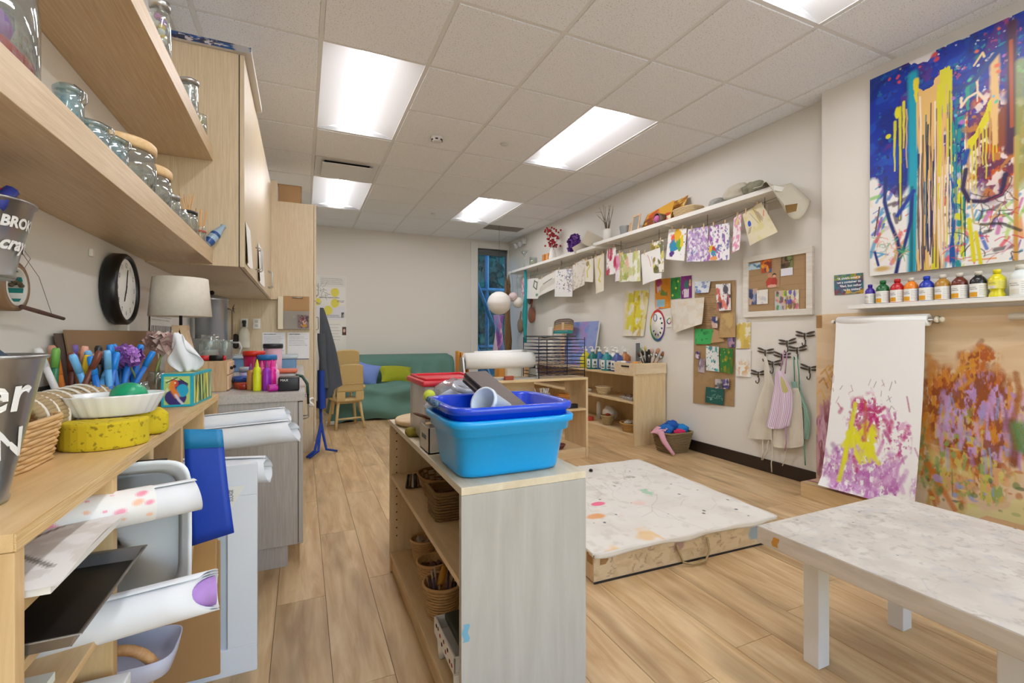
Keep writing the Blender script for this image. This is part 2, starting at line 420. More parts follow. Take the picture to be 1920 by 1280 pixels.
quadwall('wall_front', [(XL - T, YF - T, 0, 0.1, YF, 3.0), (2.9, YF - T, 0, XR + T, YF, 3.0), (0.1, YF - T, 0, 2.9, YF, 0.30), (0.1, YF - T, 2.45, 2.9, YF, 3.0)])
# floor: slab with separate planks running away from the camera
floor = struct(MB().box(XL - T, YF - T, -0.10, XR + T, YB + T, -0.004).build('floor', mat('floor underlay', '#5b4a38', 0.9)))
OAK = woodmat('oak plank', '#bb9769', '#dbc094', 'Y', 1.0, 0.42, 9.0, rand=0.06, bump=0.05, spot=0.55)
PW, PL = 0.182, 1.22; pm = {}; ncol = int(math.ceil((XR - XL) / PW))
for i in range(ncol):
    x0 = XL + i * PW; x1 = min(x0 + PW, XR); y = YF - ((i * 0.47) % 1.0) * PL
    while y < YB:
        a, b = max(y, YF), min(y + PL, YB); y += PL
        if b - a < 0.02: continue
        key = (round(x1 - x0, 3), round(b - a, 3))
        if key not in pm:
            hx, hy = (x1 - x0) / 2 - 0.0009, (b - a) / 2 - 0.0009
            o = MB().box(-hx, -hy, -0.004, hx, hy, 0).build('plank', OAK, local=True); pm[key] = o.data; bpy.data.objects.remove(o)
        piece(pm[key], 'plank', floor, Vector(((x0 + x1) / 2, (a + b) / 2, 0)) - floor.location)
# ceiling: slab above, lay-in tiles and T-bars
ceiling = struct(MB().box(XL, YF, 2.98, XR, YB, 3.05).build('ceiling', mat('ceiling void', '#8a8a86', 0.9)))
TILE = specklemat('acoustic tile', '#f3f5f8', '#8f8c86', 150.0, 0.60, 0.70, 0.9, 0.75)
BAR = mat('grid bar', '#e6e6e4', 0.5)
gx = [XL] + [GX0 + k * G for k in range(-1, 6)] + [XR]
gy = [YF] + [GY0 + k * G for k in range(-8, 8)] + [YB]
lights = [(0, 0), (3, 0), (0, 4), (3, 4), (3, -4), (0, -4), (0, -8), (3, -8)]
taken = set()
for a, b in lights: taken |= {(a, b), (a, b + 1)}
diffuser_cell, grille_cell = (0, 3), (4, 6); taken |= {diffuser_cell}
tm = {}
for i in range(len(gx) - 1):
    for j in range(len(gy) - 1):
        ci = round((gx[i] - GX0) / G) if i else -2; cj = round((gy[j] - GY0) / G) if j else -9
        if (ci, cj) in taken: continue
        x0, x1, y0, y1 = gx[i], gx[i + 1], gy[j], gy[j + 1]
        if (ci, cj) == grille_cell: y0 += 0.30
        key = (round(x1 - x0, 3), round(y1 - y0, 3))
        if min(key) < 0.03: continue
        if key not in tm:
            hx, hy = key[0] / 2 - 0.013, key[1] / 2 - 0.013
            o = MB().box(-hx, -hy, 0, hx, hy, 0.016).build('ceiling_tile', TILE, local=True, bev=0.003); tm[key] = o.data; bpy.data.objects.remove(o)
        piece(tm[key], 'ceiling_tile', ceiling, Vector(((x0 + x1) / 2, (y0 + y1) / 2, CEIL - 0.004)) - ceiling.location)
for x in gx[1:-1]: MB().box(x - 0.012, YF, CEIL, x + 0.012, YB, CEIL + 0.03).build('grid_bar', BAR, ceiling)
for y in gy[1:-1]:
    cj = round((y - GY0) / G); xs = gx[:]; run = [xs[0]]
    gaps = [(GX0 + a * G, GX0 + (a + 1) * G) for a, b in lights if cj == b + 1]
    cuts = [XL] + [q for g_ in sorted(gaps) for q in g_] + [XR]
    for q0, q1 in zip(cuts[0::2], cuts[1::2]): MB().box(q0, y - 0.012, CEIL + 0.0006, q1, y + 0.012, CEIL + 0.03).build('grid_bar', BAR, ceiling)
struct(MB().box(XR - 0.022, YP, CEIL - 0.002, XR, YB, CEIL + 0.02).build('trim_1', BAR))
struct(MB().box(XP - 0.022, YF, CEIL - 0.002, XP, YP, CEIL + 0.02).build('trim_2', BAR))
struct(MB().box(XL, YB - 0.022, CEIL - 0.002, XR, YB, CEIL + 0.02).build('trim_3', BAR))
struct(MB().box(XL, YF, CEIL - 0.002, XL + 0.022, YB, CEIL + 0.02).build('trim_4', BAR))
BB = mat('dark baseboard', '#2c211a', 0.45)
struct(MB().box(XR - 0.012, YP, 0, XR, YB, 0.10).build('baseboard_right', BB, bev=0.003))
struct(MB().box(XL, YB - 0.012, 0, XR - 0.012, YB, 0.10).build('baseboard_back', BB, bev=0.003))
struct(MB().box(XP - 0.012, YF, 0, XP, YP, 0.10).build('baseboard_pier', BB, bev=0.003))
# window at the far end
win = struct(MB().box(WX0 - 0.125, YB - 0.022, 0.20, WX0, YB - 0.0005, WZ1 + 0.10).box(WX0, YB - 0.022, WZ1, XR - 0.002, YB - 0.0005, WZ1 + 0.10).box(WX0 - 0.125, YB - 0.05, WZ0 - 0.05, XR - 0.002, YB - 0.0005, WZ0).build('window_1', TRIM, bev=0.003))
MB().box(WX0, YB + 0.05, WZ0, WX0 + 0.03, YB + 0.09, WZ1).box(WX1 - 0.03, YB + 0.05, WZ0, WX1, YB + 0.09, WZ1).box(WX0, YB + 0.05, WZ1 - 0.03, WX1, YB + 0.09, WZ1).box(WX0, YB + 0.05, WZ0, WX1, YB + 0.09, WZ0 + 0.04).build('window_frame', mat('window bronze', '#55585a', 0.4), win)
MB().box(WX0 + 0.03, YB + 0.066, WZ0 + 0.04, WX1 - 0.03, YB + 0.072, WZ1 - 0.03).build('pane', glassmat('window glass', '#9fc6dd', 0.0, 0.06), win)
MB().tube([(WX0 + 0.01, YB + 0.03, WZ1 - 0.035), (WX1 - 0.01, YB + 0.03, WZ1 - 0.035)], 0.028, 12).box(WX0 + 0.012, YB + 0.02, WZ1 - 0.115, WX1 - 0.012, YB + 0.023, WZ1 - 0.04).build('roller_blind', mat('blind cloth', '#6c6e6e', 0.8), win)
w2 = struct(MB().box(0.1, YF - 0.08, 0.30, 0.15, YF - 0.03, 2.45).box(2.85, YF - 0.08, 0.30, 2.9, YF - 0.03, 2.45).box(1.47, YF - 0.08, 0.30, 1.53, YF - 0.03, 2.45).box(0.1, YF - 0.08, 0.30, 2.9, YF - 0.03, 0.36).box(0.1, YF - 0.08, 2.40, 2.9, YF - 0.03, 2.45).build('window_2', TRIM))

tag(MB().box(-6, -12, -0.16, 9, YF - T - .02, -0.10).build('bounce_patio', mat('pale concrete', '#cfcbc4', 0.9)), 'pale concrete patio added unseen behind the camera to throw daylight on the ceiling', 'bounce_patio')  # unseen pale slab added to bounce daylight up to the ceiling
# ---------------------------------------------------------------- ceiling fittings
LENS = mat('troffer lens', '#ffffff', 0.4, emit=('#fbfaff', LAMP))
WING = mat('troffer reflector', '#dcdcdc', 0.35)
def troffer():
    t = thing('ceiling_light', 'recessed light', 'ceiling light', (0, 0, 0))
    hw, L = 0.293, 1.208; prof = []
    for k in range(9):
        a = k / 8; prof.append((-hw + (hw - 0.075) * a, 0.002 + 0.055 * math.sin(a * PI / 2)))
    for k in (0, 1):
        mb = MB(); s = 1 if k else -1
        mb.grid(8, 1, lambda u, v: (s * -prof[int(round(u * 8))][0], (v - 0.5) * (L - 0.012), prof[int(round(u * 8))][1]))
        mb.build('reflector', WING, t, local=True)
    poly = [(-hw, 0)] + [(-0.075 + 0.15 * k / 12, 0.052 - 0.048 * math.sin(PI * k / 12)) for k in range(13)] + [(hw, 0), (hw, 0.085), (-hw, 0.085)]
    for s in (-1, 1):
        ends = [(-hw, 0.0), (hw, 0.0), (hw, 0.09), (-hw, 0.09)]
        MB().prism(ends, s * (L / 2 - 0.006), s * (L / 2 + 0.002), 'Y').build('end_plate', WING, t, local=True)
    MB().prism([(-0.10, 0.064), (0.10, 0.064), (0.10, 0.09), (-0.10, 0.09)], -L / 2, L / 2, 'Y').build('housing', WING, t, local=True)
    n = 14; lp = [(-0.075 * math.cos(PI * k / n), 0.058 - 0.046 * math.sin(PI * k / n)) for k in range(n + 1)]
    mb = MB(); mb.grid(n, 1, lambda u, v: (lp[int(round(u * n))][0], (v - 0.5) * (L - 0.03), lp[int(round(u * n))][1]))
    k0 = len(mb.v); mb.add([(x, s * (L - 0.03) / 2, z) for s in (-1, 1) for x, z in lp], [tuple(range(n + 1)), tuple(range(2 * n + 1, n, -1))])
    mb.build('lens', LENS, t, local=True)
    return t
TL = {(0, 0): 'recessed ceiling light nearest above the wall cabinets, left of the smoke detector', (3, 0): 'recessed ceiling light right of the smoke detector', (0, 4): 'far recessed ceiling light just beyond the air diffuser', (3, 4): 'far recessed ceiling light next to the grey return grille', (3, -4): 'recessed ceiling light cut by the top edge near the big painting', (0, -4): 'recessed ceiling light above the near end of the wall shelves', (0, -8): 'recessed ceiling light behind the camera on the shelf side', (3, -8): 'recessed ceiling light behind the camera on the easel side'}
t0 = None
for a, b in lights:
    loc = (GX0 + (a + 0.5) * G, GY0 + (b + 1) * G, CEIL + 0.001)
    if t0 is None: t0 = troffer(); t0.location = loc; t0['label'] = TL[(a, b)]; t0['group'] = 'recessed ceiling lights'
    else: dup(t0, loc, 0, TL[(a, b)], 'recessed ceiling lights')
d = thing('air_diffuser', 'white square plaque air diffuser in the ceiling between two lights', 'air vent', (GX0 + 0.5 * G, GY0 + 3.5 * G, CEIL - 0.03))
x, y = d.location[:2]
MB().box(x - 0.29, y - 0.29, CEIL + 0.06, x + 0.29, y + 0.29, CEIL + 0.07).build('backing', mat('vent dark', '#4a4a48', 0.8), d)
mb = MB()
for s in (-1, 1): mb.box(x + s * 0.25 - 0.04, y - 0.29, CEIL + 0.0, x + s * 0.25 + 0.04, y + 0.29, CEIL + 0.012); mb.box(x - 0.21, y + s * 0.25 - 0.04, CEIL + 0.0, x + 0.21, y + s * 0.25 + 0.04, CEIL + 0.012)
mb.build('surround', WING, d); MB().box(x - 0.23, y - 0.23, CEIL - 0.03, x + 0.23, y + 0.23, CEIL - 0.022).build('plaque', WING, d, bev=0.003)
g = thing('return_grille', 'grey slotted return air grille near the far right corner', 'air vent', (GX0 + 4.5 * G, GY0 + 6.25 * G, CEIL - 0.004))
x, y = g.location[:2]
MB().box(x - 0.29, y - 0.14, CEIL + 0.01, x + 0.29, y + 0.14, CEIL + 0.014).build('backing', mat('vent dark', '#4a4a48', 0.8), g)
gm = MB().box(-0.29, -0.002, 0, 0.29, 0.002, 0.012).build('slat', mat('vent grey', '#8d8d8a', 0.5), local=True); gd = gm.data; bpy.data.objects.remove(gm)
for k in range(20): piece(gd, 'slat', g, (0, -0.133 + k * 0.014, 0), (R(35), 0, 0))
s = thing('smoke_detector', 'round white smoke detector on the ceiling', 'smoke detector', (1.03, 3.83, CEIL - 0.045))
MB().lathe([(0, 0.045), (0.052, 0.045), (0.055, 0.03), (0.045, 0.018), (0.04, 0.004), (0.03, 0), (0, 0)], s.location, 24).build('body', WING, s)
for k in range(6):
    a = k * PI / 3 + 0.2; MB().box(-0.011, -0.003, 0, 0.011, 0.003, 0.01, TR((1.03 + 0.044 * math.cos(a), 3.83 + 0.044 * math.sin(a), CEIL - 0.036), rz=a + PI / 2)).build('slot', mat('slot black', '#151515', 0.6), s)
for (x, y, lb) in ((1.60, 3.72, 'round white sprinkler cover beside the smoke detector'), (1.617, 6.21, 'small white sprinkler cover further down the ceiling')):
    tag(MB().lathe([(0, -0.006), (0.034, -0.006), (0.038, -0.002), (0.038, 0), (0.02, 0.004), (0.02, 0.02), (0, 0.02)], (x, y, CEIL - 0.008), 24).build('sprinkler_cover', WING), lb, 'sprinkler', 'sprinkler covers')
e = thing('emergency_light', 'white twin-head emergency light high on the wall in the far corner', 'emergency light', (3.30, 7.0, 2.56))
MB().rbox(3.29, 6.90, 2.59, 3.358, 7.12, 2.68, 0.01).build('body', WING, e)
for y in (6.93, 7.08): MB().lathe([(0, 0), (0.02, 0), (0.045, 0.05), (0.04, 0.055), (0, 0.05)], (0, 0, 0), 16, M=TR((3.28, y, 2.60), 0, R(-120), 0)).build('lamp_head', WING, e)
# ================================================================ left side: casework
LAM = woodmat('maple laminate upright', '#c9b595', '#dccbae', 'Z', 3.0, 0.42, 26.0, bump=0.02)
LAMY = woodmat('maple laminate along', '#c5a983', '#d9c19d', 'Y', 3.0, 0.42, 26.0, bump=0.02)
GREYLAM = woodmat('grey laminate upright', '#b3aca3', '#c9c3bb', 'Z', 3.0, 0.45, 26.0, bump=0.02)
PLY = woodmat('birch plywood', '#d3ac72', '#e3c390', 'Y', 1.6, 0.4, 9.0, bump=0.02)
PLYZ = woodmat('birch plywood upright', '#d0aa74', '#e2c392', 'Z', 1.6, 0.45, 9.0, bump=0.02)
PLYEDGE = woodmat('plywood edge', '#c79a58', '#ecd2a0', 'Y', 4.0, 0.5, 60.0, bump=0.02)
STEEL = mat('brushed steel', '#b9b9b8', 0.28, 1.0)
DARKM = mat('dark metal', '#2a2928', 0.4, 0.6)
BLACK = mat('matt black', '#141414', 0.5)
PAPER = mat('white paper', '#f1efe9', 0.75)
SHADOWGAP = mat('painted gap shade', '#1d1713', 0.7)  # near-black colour painted in for the shade in gaps and holes
def handle(y, x, z0, z1, parent):
    MB().tube([(x, y, z0), (x + 0.022, y, z0 + 0.001), (x + 0.03, y, z0 + 0.008), (x + 0.03, y, z1 - 0.008), (x + 0.022, y, z1 - 0.001), (x, y, z1)], 0.0042, 8).build('handle', STEEL, parent)
# wall shelves
for z0, z1, lb in ((1.410, 1.480, 'lower thick wooden wall shelf full of jars'), (1.892, 1.955, 'upper thick wooden wall shelf beneath the ceiling')):
    tag(MB().box(XL + 0.0006, -0.6, z0, -0.381, 2.5695, z1).build('display_shelf', LAMY, bev=0.0015), lb, 'shelf', 'thick wall shelves')
# wall cabinets
wc = thing('upper_cabinet', 'pale maple wall cabinet with four doors hanging above the counter', 'cabinet', (-0.45, 3.65, 1.404))
MB().box(XL + 0.0005, 2.571, 1.404, -0.277, 4.735, 2.42).build('body', LAM, wc, bev=0.001)
MB().box(-0.277, 2.574, 1.408, -0.2725, 4.733, 2.417).build('edge_gap', SHADOWGAP, wc)
ys = [2.571, 3.215, 3.866, 4.30, 4.735]
for k in range(4):
    dd = MB().box(-0.2725, ys[k] + 0.0015, 1.404, -0.253, ys[k + 1] - 0.0015, 2.42).build('door', LAM, wc, bev=0.001)
    y = (ys[k + 1] - 0.05) if k % 2 == 0 else ys[k] + 0.05
    handle(y, -0.253, 1.47, 1.60, dd)
for (y0, y1, z0, z1, lb) in ((2.60, 2.83, 1.43, 1.63, 'white notice taped to the first door of the wall cabinet'), (3.30, 3.70, 1.42, 1.66, 'white notice taped lower on the second wall cabinet door')):
    mb = MB().grid(6, 6, lambda u, v: (-0.2515 + 0.012 * (abs(u - 0.5) * 2) ** 3 * (1 - v) + 0.001, y0 + (y1 - y0) * u, z0 + (z1 - z0) * v)); o = mb.build('notice', PAPER); tag(o, lb, 'notice', 'notices on the wall cabinet')
# canvas lying on the cabinet
cv = thing('stretched_canvas', 'paint-smeared blue canvas lying on top of the wall cabinet', 'canvas', (-0.40, 2.9, 2.421))
art = Art(60, 6, '#2a2a44'); art.wash('#d9d4d8', .5, .62, 14, 3, 3, .8); art.wash('#1e4c86', .52, .6, 6, 2, 9); art.blob(.03, .5, .06, .9, '#c9893a', 1, seed=2); art.blob(.9, .5, .1, 1, '#b9b5b0', .8, seed=4)
artmesh('painted_edge', art, lambda u, v: (-0.60 + 0.378 * u, 2.5485, 2.421 + 0.03 * v), parent=cv)
MB().box(-0.60, 2.55, 2.421, -0.222, 3.2, 2.451).build('canvas_body', mat('canvas white', '#dcd9d4', 0.8), cv)
# tall cabinet
tc = thing('tall_cabinet', 'tall pale maple storage cabinet at the end of the counter', 'cabinet', (-0.26, 5.1, 0))
MB().box(XL + 0.0005, 4.74, 0.0, 0.098, 5.55, 2.30).build('body', LAM, tc, bev=0.001)
for k, (z0, z1) in enumerate(((0.09, 1.40), (1.405, 2.30))):
    dd = MB().box(0.1005, 4.742, z0, 0.12, 5.145, z1).build('door', LAM, tc, bev=0.001); handle(5.11, 0.12, z0 + (1.05 if k == 0 else 0.08), z0 + (1.18 if k == 0 else 0.21), dd)
    dd = MB().box(0.1005, 5.148, z0, 0.12, 5.55, z1).build('door', LAM, tc, bev=0.001); handle(5.185, 0.12, z0 + (1.05 if k == 0 else 0.08), z0 + (1.18 if k == 0 else 0.21), dd)
MB().box(-0.27, 4.70, 1.404, -0.205, 4.7375, 2.47).build('filler_panel', LAM, tc, bev=0.001)
b = thing('cardboard_box', 'brown cardboard box on top of the tall cabinet', 'box', (-0.1, 4.95, 2.301))
KRAFT = mat('cardboard', '#b08a60', 0.8, noise=0.06, nscale=6)
MB().box(-0.20, 4.80, 2.301, -0.01, 5.2, 2.47).build('body', KRAFT, b, bev=0.003); MB().box(-0.205, 4.795, 2.47, -0.005, 5.0, 2.474).box(-0.0085, 4.80, 2.30 + .005, -0.0035, 5.19, 2.47).build('flap', KRAFT, b)
# base cabinet and worktop
bc = thing('base_cabinet', 'grey laminate base cabinet under the worktop', 'cabinet', (-0.32, 3.57, 0))
MB().box(XL + 0.0005, 2.412, 0.10, -0.0185, 4.7375, 0.769).build('body', GREYLAM, bc, bev=0.001)
MB().box(-0.0185, 2.416, 0.105, -0.0155, 4.735, 0.765).build('edge_gap', SHADOWGAP, bc)
MB().box(XL + 0.0005, 2.42, 0.0, -0.062, 4.73, 0.10).build('plinth', GREYLAM, bc)
yb = [2.412, 2.99, 3.57, 4.15, 4.7375]
for k in range(4):
    dd = MB().box(-0.0155, yb[k] + 0.0015, 0.10, 0.004, yb[k + 1] - 0.0015, 0.765).build('door', GREYLAM, bc, bev=0.001)
    handle((yb[k + 1] - 0.05) if k % 2 == 0 else yb[k] + 0.05, 0.004, 0.60, 0.73, dd)
tag(MB().box(XL + 0.0005, 2.405, 0.7695, 0.012, 4.7385, 0.81).build('worktop', woodmat('grey worktop', '#b5aea6', '#cbc5be', 'Y', 3, 0.4, 20), bev=0.002), 'grey laminate worktop over the base cabinet', 'worktop')
# ---- cubby unit
CX0, CX1, CY0, CY1, CZ = XL + 0.002, -0.335, 0.805, 2.398, 0.82
cu = thing('cubby_shelf', 'long birch plywood cubby shelf along the left wall', 'shelf', ((CX0 + CX1) / 2, (CY0 + CY1) / 2, 0))
MB().box(CX0, CY0, CZ - 0.024, CX1 - 0.001, CY1, CZ).build('top_panel', PLY, cu, bev=0.002)
MB().box(CX1 - 0.001, CY0, CZ - 0.0235, CX1 + 0.0015, CY1, CZ - 0.0005).build('top_edge', PLYEDGE, cu)
for y in (CY0, 1.145, 1.395, 1.705, 2.05, CY1 - 0.024):
    MB().box(CX0, y, 0.0, CX1, y + 0.024, CZ - 0.0245).build('divider', PLYZ, cu, bev=0.0015)
MB().box(CX0, CY0, 0.03, CX0 + 0.006, CY1, CZ - 0.025).build('back_panel', PLYZ, cu)
MB().box(CX0, CY0 + 0.024, 0.03, CX1 - 0.004, CY1 - 0.024, 0.05).build('bottom_panel', PLY, cu)
for (y0, y1, zs) in ((CY0 + 0.0245, 1.1445, (0.71, 0.628, 0.515, 0.38)), (1.1695, 1.3945, (0.33,)), (1.4195, 1.7045, (0.36,)), (1.7295, 2.0495, (0.52, 0.27)), (2.0745, 2.3735, (0.56,))):
    for z in zs: MB().box(CX0 + 0.006, y0, z - 0.008, CX1 - 0.006, y1, z + 0.008).build('board', PLY, cu, bev=0.001)
# ================================================================ things on the left shelves and wall
def col_lid(k, c, r=0.4): return mat('lid ' + k, c, r)
GLASS = glassmat('jar glass', '#f4f9f8', 0.02, 0.05)
AQUA = glassmat('aqua jar glass', '#d6eaee', 0.02, 0.16)
BAMBOO = woodmat('bamboo', '#d9b27a', '#ecd0a2', 'Y', 2.0, 0.45, 8)
WICK = mat('wicker', '#d2ab78', 0.65, noise=0.18, nscale=40)
WICKD = mat('brown wicker', '#9a7040', 0.7, noise=0.3, nscale=40)
S1, S2 = 1.4805, 1.9555
# big jar with steel lid
t = jar('storage_jar', 'big glass jar with steel lid holding red and purple felt bits', (-0.49, 1.03, S1), 0.088, 0.19, STEEL, 0.06, neck=0.97)
MB().ball((0, 0, 0.10), (0.055, 0.06, 0.04)).build('purple_filling', mat('purple felt', '#a45fc0', 0.9), t, local=True)
MB().rbox(-0.01, -0.05, 0.012, 0.07, 0.055, 0.065, 0.014).build('red_filling', mat('coral felt', '#e0435a', 0.9), t, local=True)
MB().rbox(-0.06, -0.06, 0.012, 0.0, 0.05, 0.09, 0.02).build('magenta_filling', mat('magenta felt', '#d01a86', 0.9), t, local=True)
def hinge_jar(lb, y, r, h, gm=None, x=-0.44):
    t = jar('hinge_jar', lb, (x, y, S1), r, h, None, gm=gm or AQUA, neck=0.86, group='glass jars on the lower wall shelf')
    MB().lathe([(0, h + 0.002), (r * 0.9, h + 0.002), (r * 0.9, h + 0.008), (r * 0.6, h + 0.016), (0, h + 0.018)], (0, 0, 0), 20).build('lid', gm or AQUA, t, local=True)
    MB().tube([(r * 0.88, -0.008, h * 0.8), (r * 1.12, -0.008, h * 0.9), (r * 1.1, -0.006, h + 0.006), (r * 0.4, 0, h + 0.02), (r * 1.1, 0.006, h + 0.006), (r * 1.12, 0.008, h * 0.9), (r * 0.88, 0.008, h * 0.8)], 0.0016, 5).build('wire_clasp', STEEL, t, local=True)
    return t
hinge_jar('small hinged glass jar next to the big steel-lidded jar', 1.25, 0.026, 0.09)
hinge_jar('wide hinged glass jar second after the steel-lidded jar', 1.36, 0.038, 0.062)
hinge_jar('wide hinged glass jar third after the steel-lidded jar', 1.47, 0.04, 0.072)
for y, r, h, lb in ((1.665, 0.088, 0.115, 'glass canister with the nearer thick bamboo lid on the lower shelf'), (1.862, 0.084, 0.105, 'glass canister with the farther thick bamboo lid on the lower shelf')):
    t = jar('canister', lb, (-0.475, y, S1), r, h, None, neck=0.95, group='bamboo-lidded canisters')
    MB().lathe([(0, h), (r * 0.94, h), (r * 1.0, h + 0.006), (r * 1.0, h + 0.024), (r * 0.94, h + 0.03), (0, h + 0.03)], (0, 0, 0), 28).build('lid', BAMBOO, t, local=True)
jar('glass_jar', 'clear ribbed glass jar just past the bamboo-lidded canisters', (-0.425, 1.99, S1), 0.034, 0.075, STEEL, 0.012, group='glass jars on the lower wall shelf')
jar('glass_jar', 'clear squat glass jar before the jar of skewers', (-0.42, 2.085, S1), 0.036, 0.06, None, group='glass jars on the lower wall shelf')
t = jar('skewer_jar', 'glass jar with black rim full of wooden skewers', (-0.425, 2.24, S1), 0.042, 0.085, None, neck=0.92)
MB().lathe([(0.0385, 0.078), (0.041, 0.078), (0.041, 0.09), (0.0375, 0.09), (0.0375, 0.078)], (0, 0, 0), 24).build('black_rim', BLACK, t, local=True)
SKEW = mat('skewer wood', '#d6a974', 0.7)
for k in range(9): MB().tube([(rnd.uniform(-.02, .02), rnd.uniform(-.02, .02), 0.012), (rnd.uniform(-.03, .03), rnd.uniform(-.035, .035), rnd.uniform(.13, .175))], 0.0018, 5).build('skewer', SKEW, t, local=True)
t = jar('stick_jar', 'small glass with red ring and craft sticks by the cabinet side', (-0.405, 2.40, S1), 0.024, 0.065, None, neck=0.98)
MB().lathe([(0.0245, 0.04), (0.0255, 0.04), (0.0255, 0.048), (0.0245, 0.048)], (0, 0, 0), 20).build('red_ring', mat('red ring', '#b2574a', 0.5), t, local=True)
for k in range(4): MB().box(-0.004, -0.001, 0, 0.004, 0.001, 0.13, TR((rnd.uniform(-.01, .01), rnd.uniform(-.01, .01), 0.012), rnd.uniform(-.15, .05), rnd.uniform(.0, .2), rnd.uniform(0, 3))).build('craft_stick', SKEW, t, local=True)
# blue and white bottle leaning on the cabinet
p0, p1 = pix(388, 457, Y=2.50), pix(419, 424, Y=2.56)
t = thing('ceramic_bottle', 'blue and white ceramic bottle leaning against the cabinet side', 'bottle', p0)
dv = (p1 - p0); q = dv.to_track_quat('Z', 'Y').to_matrix().to_4x4(); L = dv.length; M0 = Matrix.Translation(p0) @ q
MB().lathe([(0, 0), (0.018, 0), (0.022, L * .12), (0.021, L * .55), (0.013, L * .8), (0.010, L * .95), (0.013, L), (0, L)], (0, 0, 0), 18, M=M0).build('body', mat('pale blue glaze', '#9fb9cf', 0.2), t)
MB().lathe([(0.0215, L * .42), (0.0222, L * .44), (0.0222, L * .52), (0.0212, L * .54)], (0, 0, 0), 18, M=M0).lathe([(0.0185, 0.0), (0.0225, L * .12), (0.0225, L * .2)], (0, 0, 0), 18, M=M0).build('blue_bands', mat('cobalt glaze', '#27508f', 0.2), t)
# upper shelf
t = jar('candy_jar', 'glass jar of coloured pieces on the upper wall shelf', (-0.41, 1.80, S2), 0.03, 0.15, STEEL, 0.02, group='glass jars on the upper wall shelf')
for k in range(14): MB().ball((rnd.uniform(-.012, .012), rnd.uniform(-.012, .012), 0.03 + k * 0.007), 0.011, 8, 6).build('coloured_piece', mat('piece %d' % (k % 4), ['#e8c21a', '#c96fb0', '#eceae4', '#8f62c0'][k % 4], 0.5), t, local=True)
t = jar('foil_jar', 'tall crinkled silvery glass jar on the upper wall shelf', (-0.415, 2.24, S2), 0.033, 0.13, STEEL, 0.012, neck=0.95, group='glass jars on the upper wall shelf')
MB().lathe([(0.028, 0.01), (0.03, 0.03), (0.027, 0.05), (0.03, 0.07), (0.027, 0.09), (0.03, 0.11)], (0, 0, 0), 16).build('foil', mat('foil', '#d8d4d0', 0.2, 0.8), t, local=True)
t = jar('herb_jar', 'small glass jar with yellow-green filling at the upper shelf end', (-0.41, 2.43, S2), 0.028, 0.085, None, neck=0.95, group='glass jars on the upper wall shelf')
MB().ball((0, 0, 0.06), (0.018, 0.018, 0.018)).build('filling', mat('olive filling', '#a7a04a', 0.8), t, local=True)

# ---------------------------------------------------------------- on the left wall
def cone_text(txt, size, base, r0, r1, h, zc, ang, bold=0.0, shear=0.0):
    """lettering wrapped on a tapered bucket"""
    vs, fs = textmesh(txt, size, bold, shear); out = []
    for x, y, z in vs:
        zz = zc + y; r = r0 + (r1 - r0) * zz / h + 0.0012; a = ang + x / r
        out.append((base[0] + r * math.cos(a), base[1] + r * math.sin(a), base[2] + zz))
    return MB().add(out, fs)
def bucket(name, lb, loc, r0, r1, h, lines, ang):
    t = thing(name, lb, 'bucket', loc)
    ZN = mat('galvanised zinc', '#b4b6b6', 0.3, 0.9, noise=0.12, nscale=14)
    MB().lathe([(0, 0.004), (r0 - 0.004, 0.004), (r0, 0.0), (r0 + 0.002, 0.006), (r0, 0.010), (r1, h - 0.006), (r1 + 0.004, h - 0.004), (r1 + 0.005, h), (r1 + 0.001, h + 0.002), (r1 - 0.003, h - 0.004), (r0 - 0.002, 0.012), (0, 0.012)], (0, 0, 0), 40).build('body', ZN, t, local=True)
    for txt, size, zc, da, sh in lines:
        cone_text(txt, size, (0, 0, 0), r0, r1, h, zc, ang + da, 0.0012, sh).build('lettering', mat('white marker ink', '#f6f6f4', 0.6), t, local=True)
    return t
bk = bucket('hanging_bucket', 'small zinc bucket lettered for broken crayons hanging on the wall', (-0.55, 1.168, 1.178), 0.060, 0.086, 0.142, (('BROKEN', 0.026, 0.100, 0.02, 0.0), ('crayons', 0.033, 0.062, 0.12, 0.25)), R(0))
MB().tube([(0, 0.09, 0.125), (0.012, 0.112, 0.12), (0.006, 0.115, 0.08), (-0.004, 0.095, 0.085)], 0.0022, 6).build('ring', DARKM, bk, local=True)
MB().tube([(-0.084, 0, 0.14), (-0.087, 0, 0.17), (-0.0895, 0, 0.135)], 0.003, 6).build('wall_hook', DARKM, bk, local=True)
for k, c in enumerate(('#c2188c', '#2b3fb0', '#6d2c9c', '#d0217a', '#333f9c')):
    MB().tube([(-0.02 + 0.02 * k, 0.03 - 0.02 * k, 0.12), (-0.01 + 0.02 * k, 0.055 - 0.02 * k, 0.158)], 0.011, 8).build('crayon', mat('wax ' + c, c, 0.5), bk, local=True)
# roll of tape
t = thing('tape_roll', 'roll of brown packing tape hanging on the left wall', 'tape', (-0.615, 1.43, 1.185)); M0 = TR((-0.636, 1.43, 1.185), 0, R(90), 0)
MB().lathe([(0.044, 0), (0.056, 0), (0.056, 0.045), (0.044, 0.045), (0.044, 0)], (0, 0, 0), 32, M=M0).build('tape', mat('brown tape', '#8d6f52', 0.35), t)
MB().lathe([(0.039, 0.0), (0.044, 0.0), (0.044, 0.046), (0.039, 0.046), (0.039, 0)], (0, 0, 0), 32, M=M0).build('core', mat('tape core', '#d9d6cf', 0.7), t)
for k in range(9):
    a = k * 0.7; MB().box(0.0384, -0.006, 0.006, 0.0392, 0.006, 0.04, M0 @ Matrix.Rotation(a, 4, 'Z')).build('printed_mark', mat('teal print', '#2b8f8a', 0.6), t)
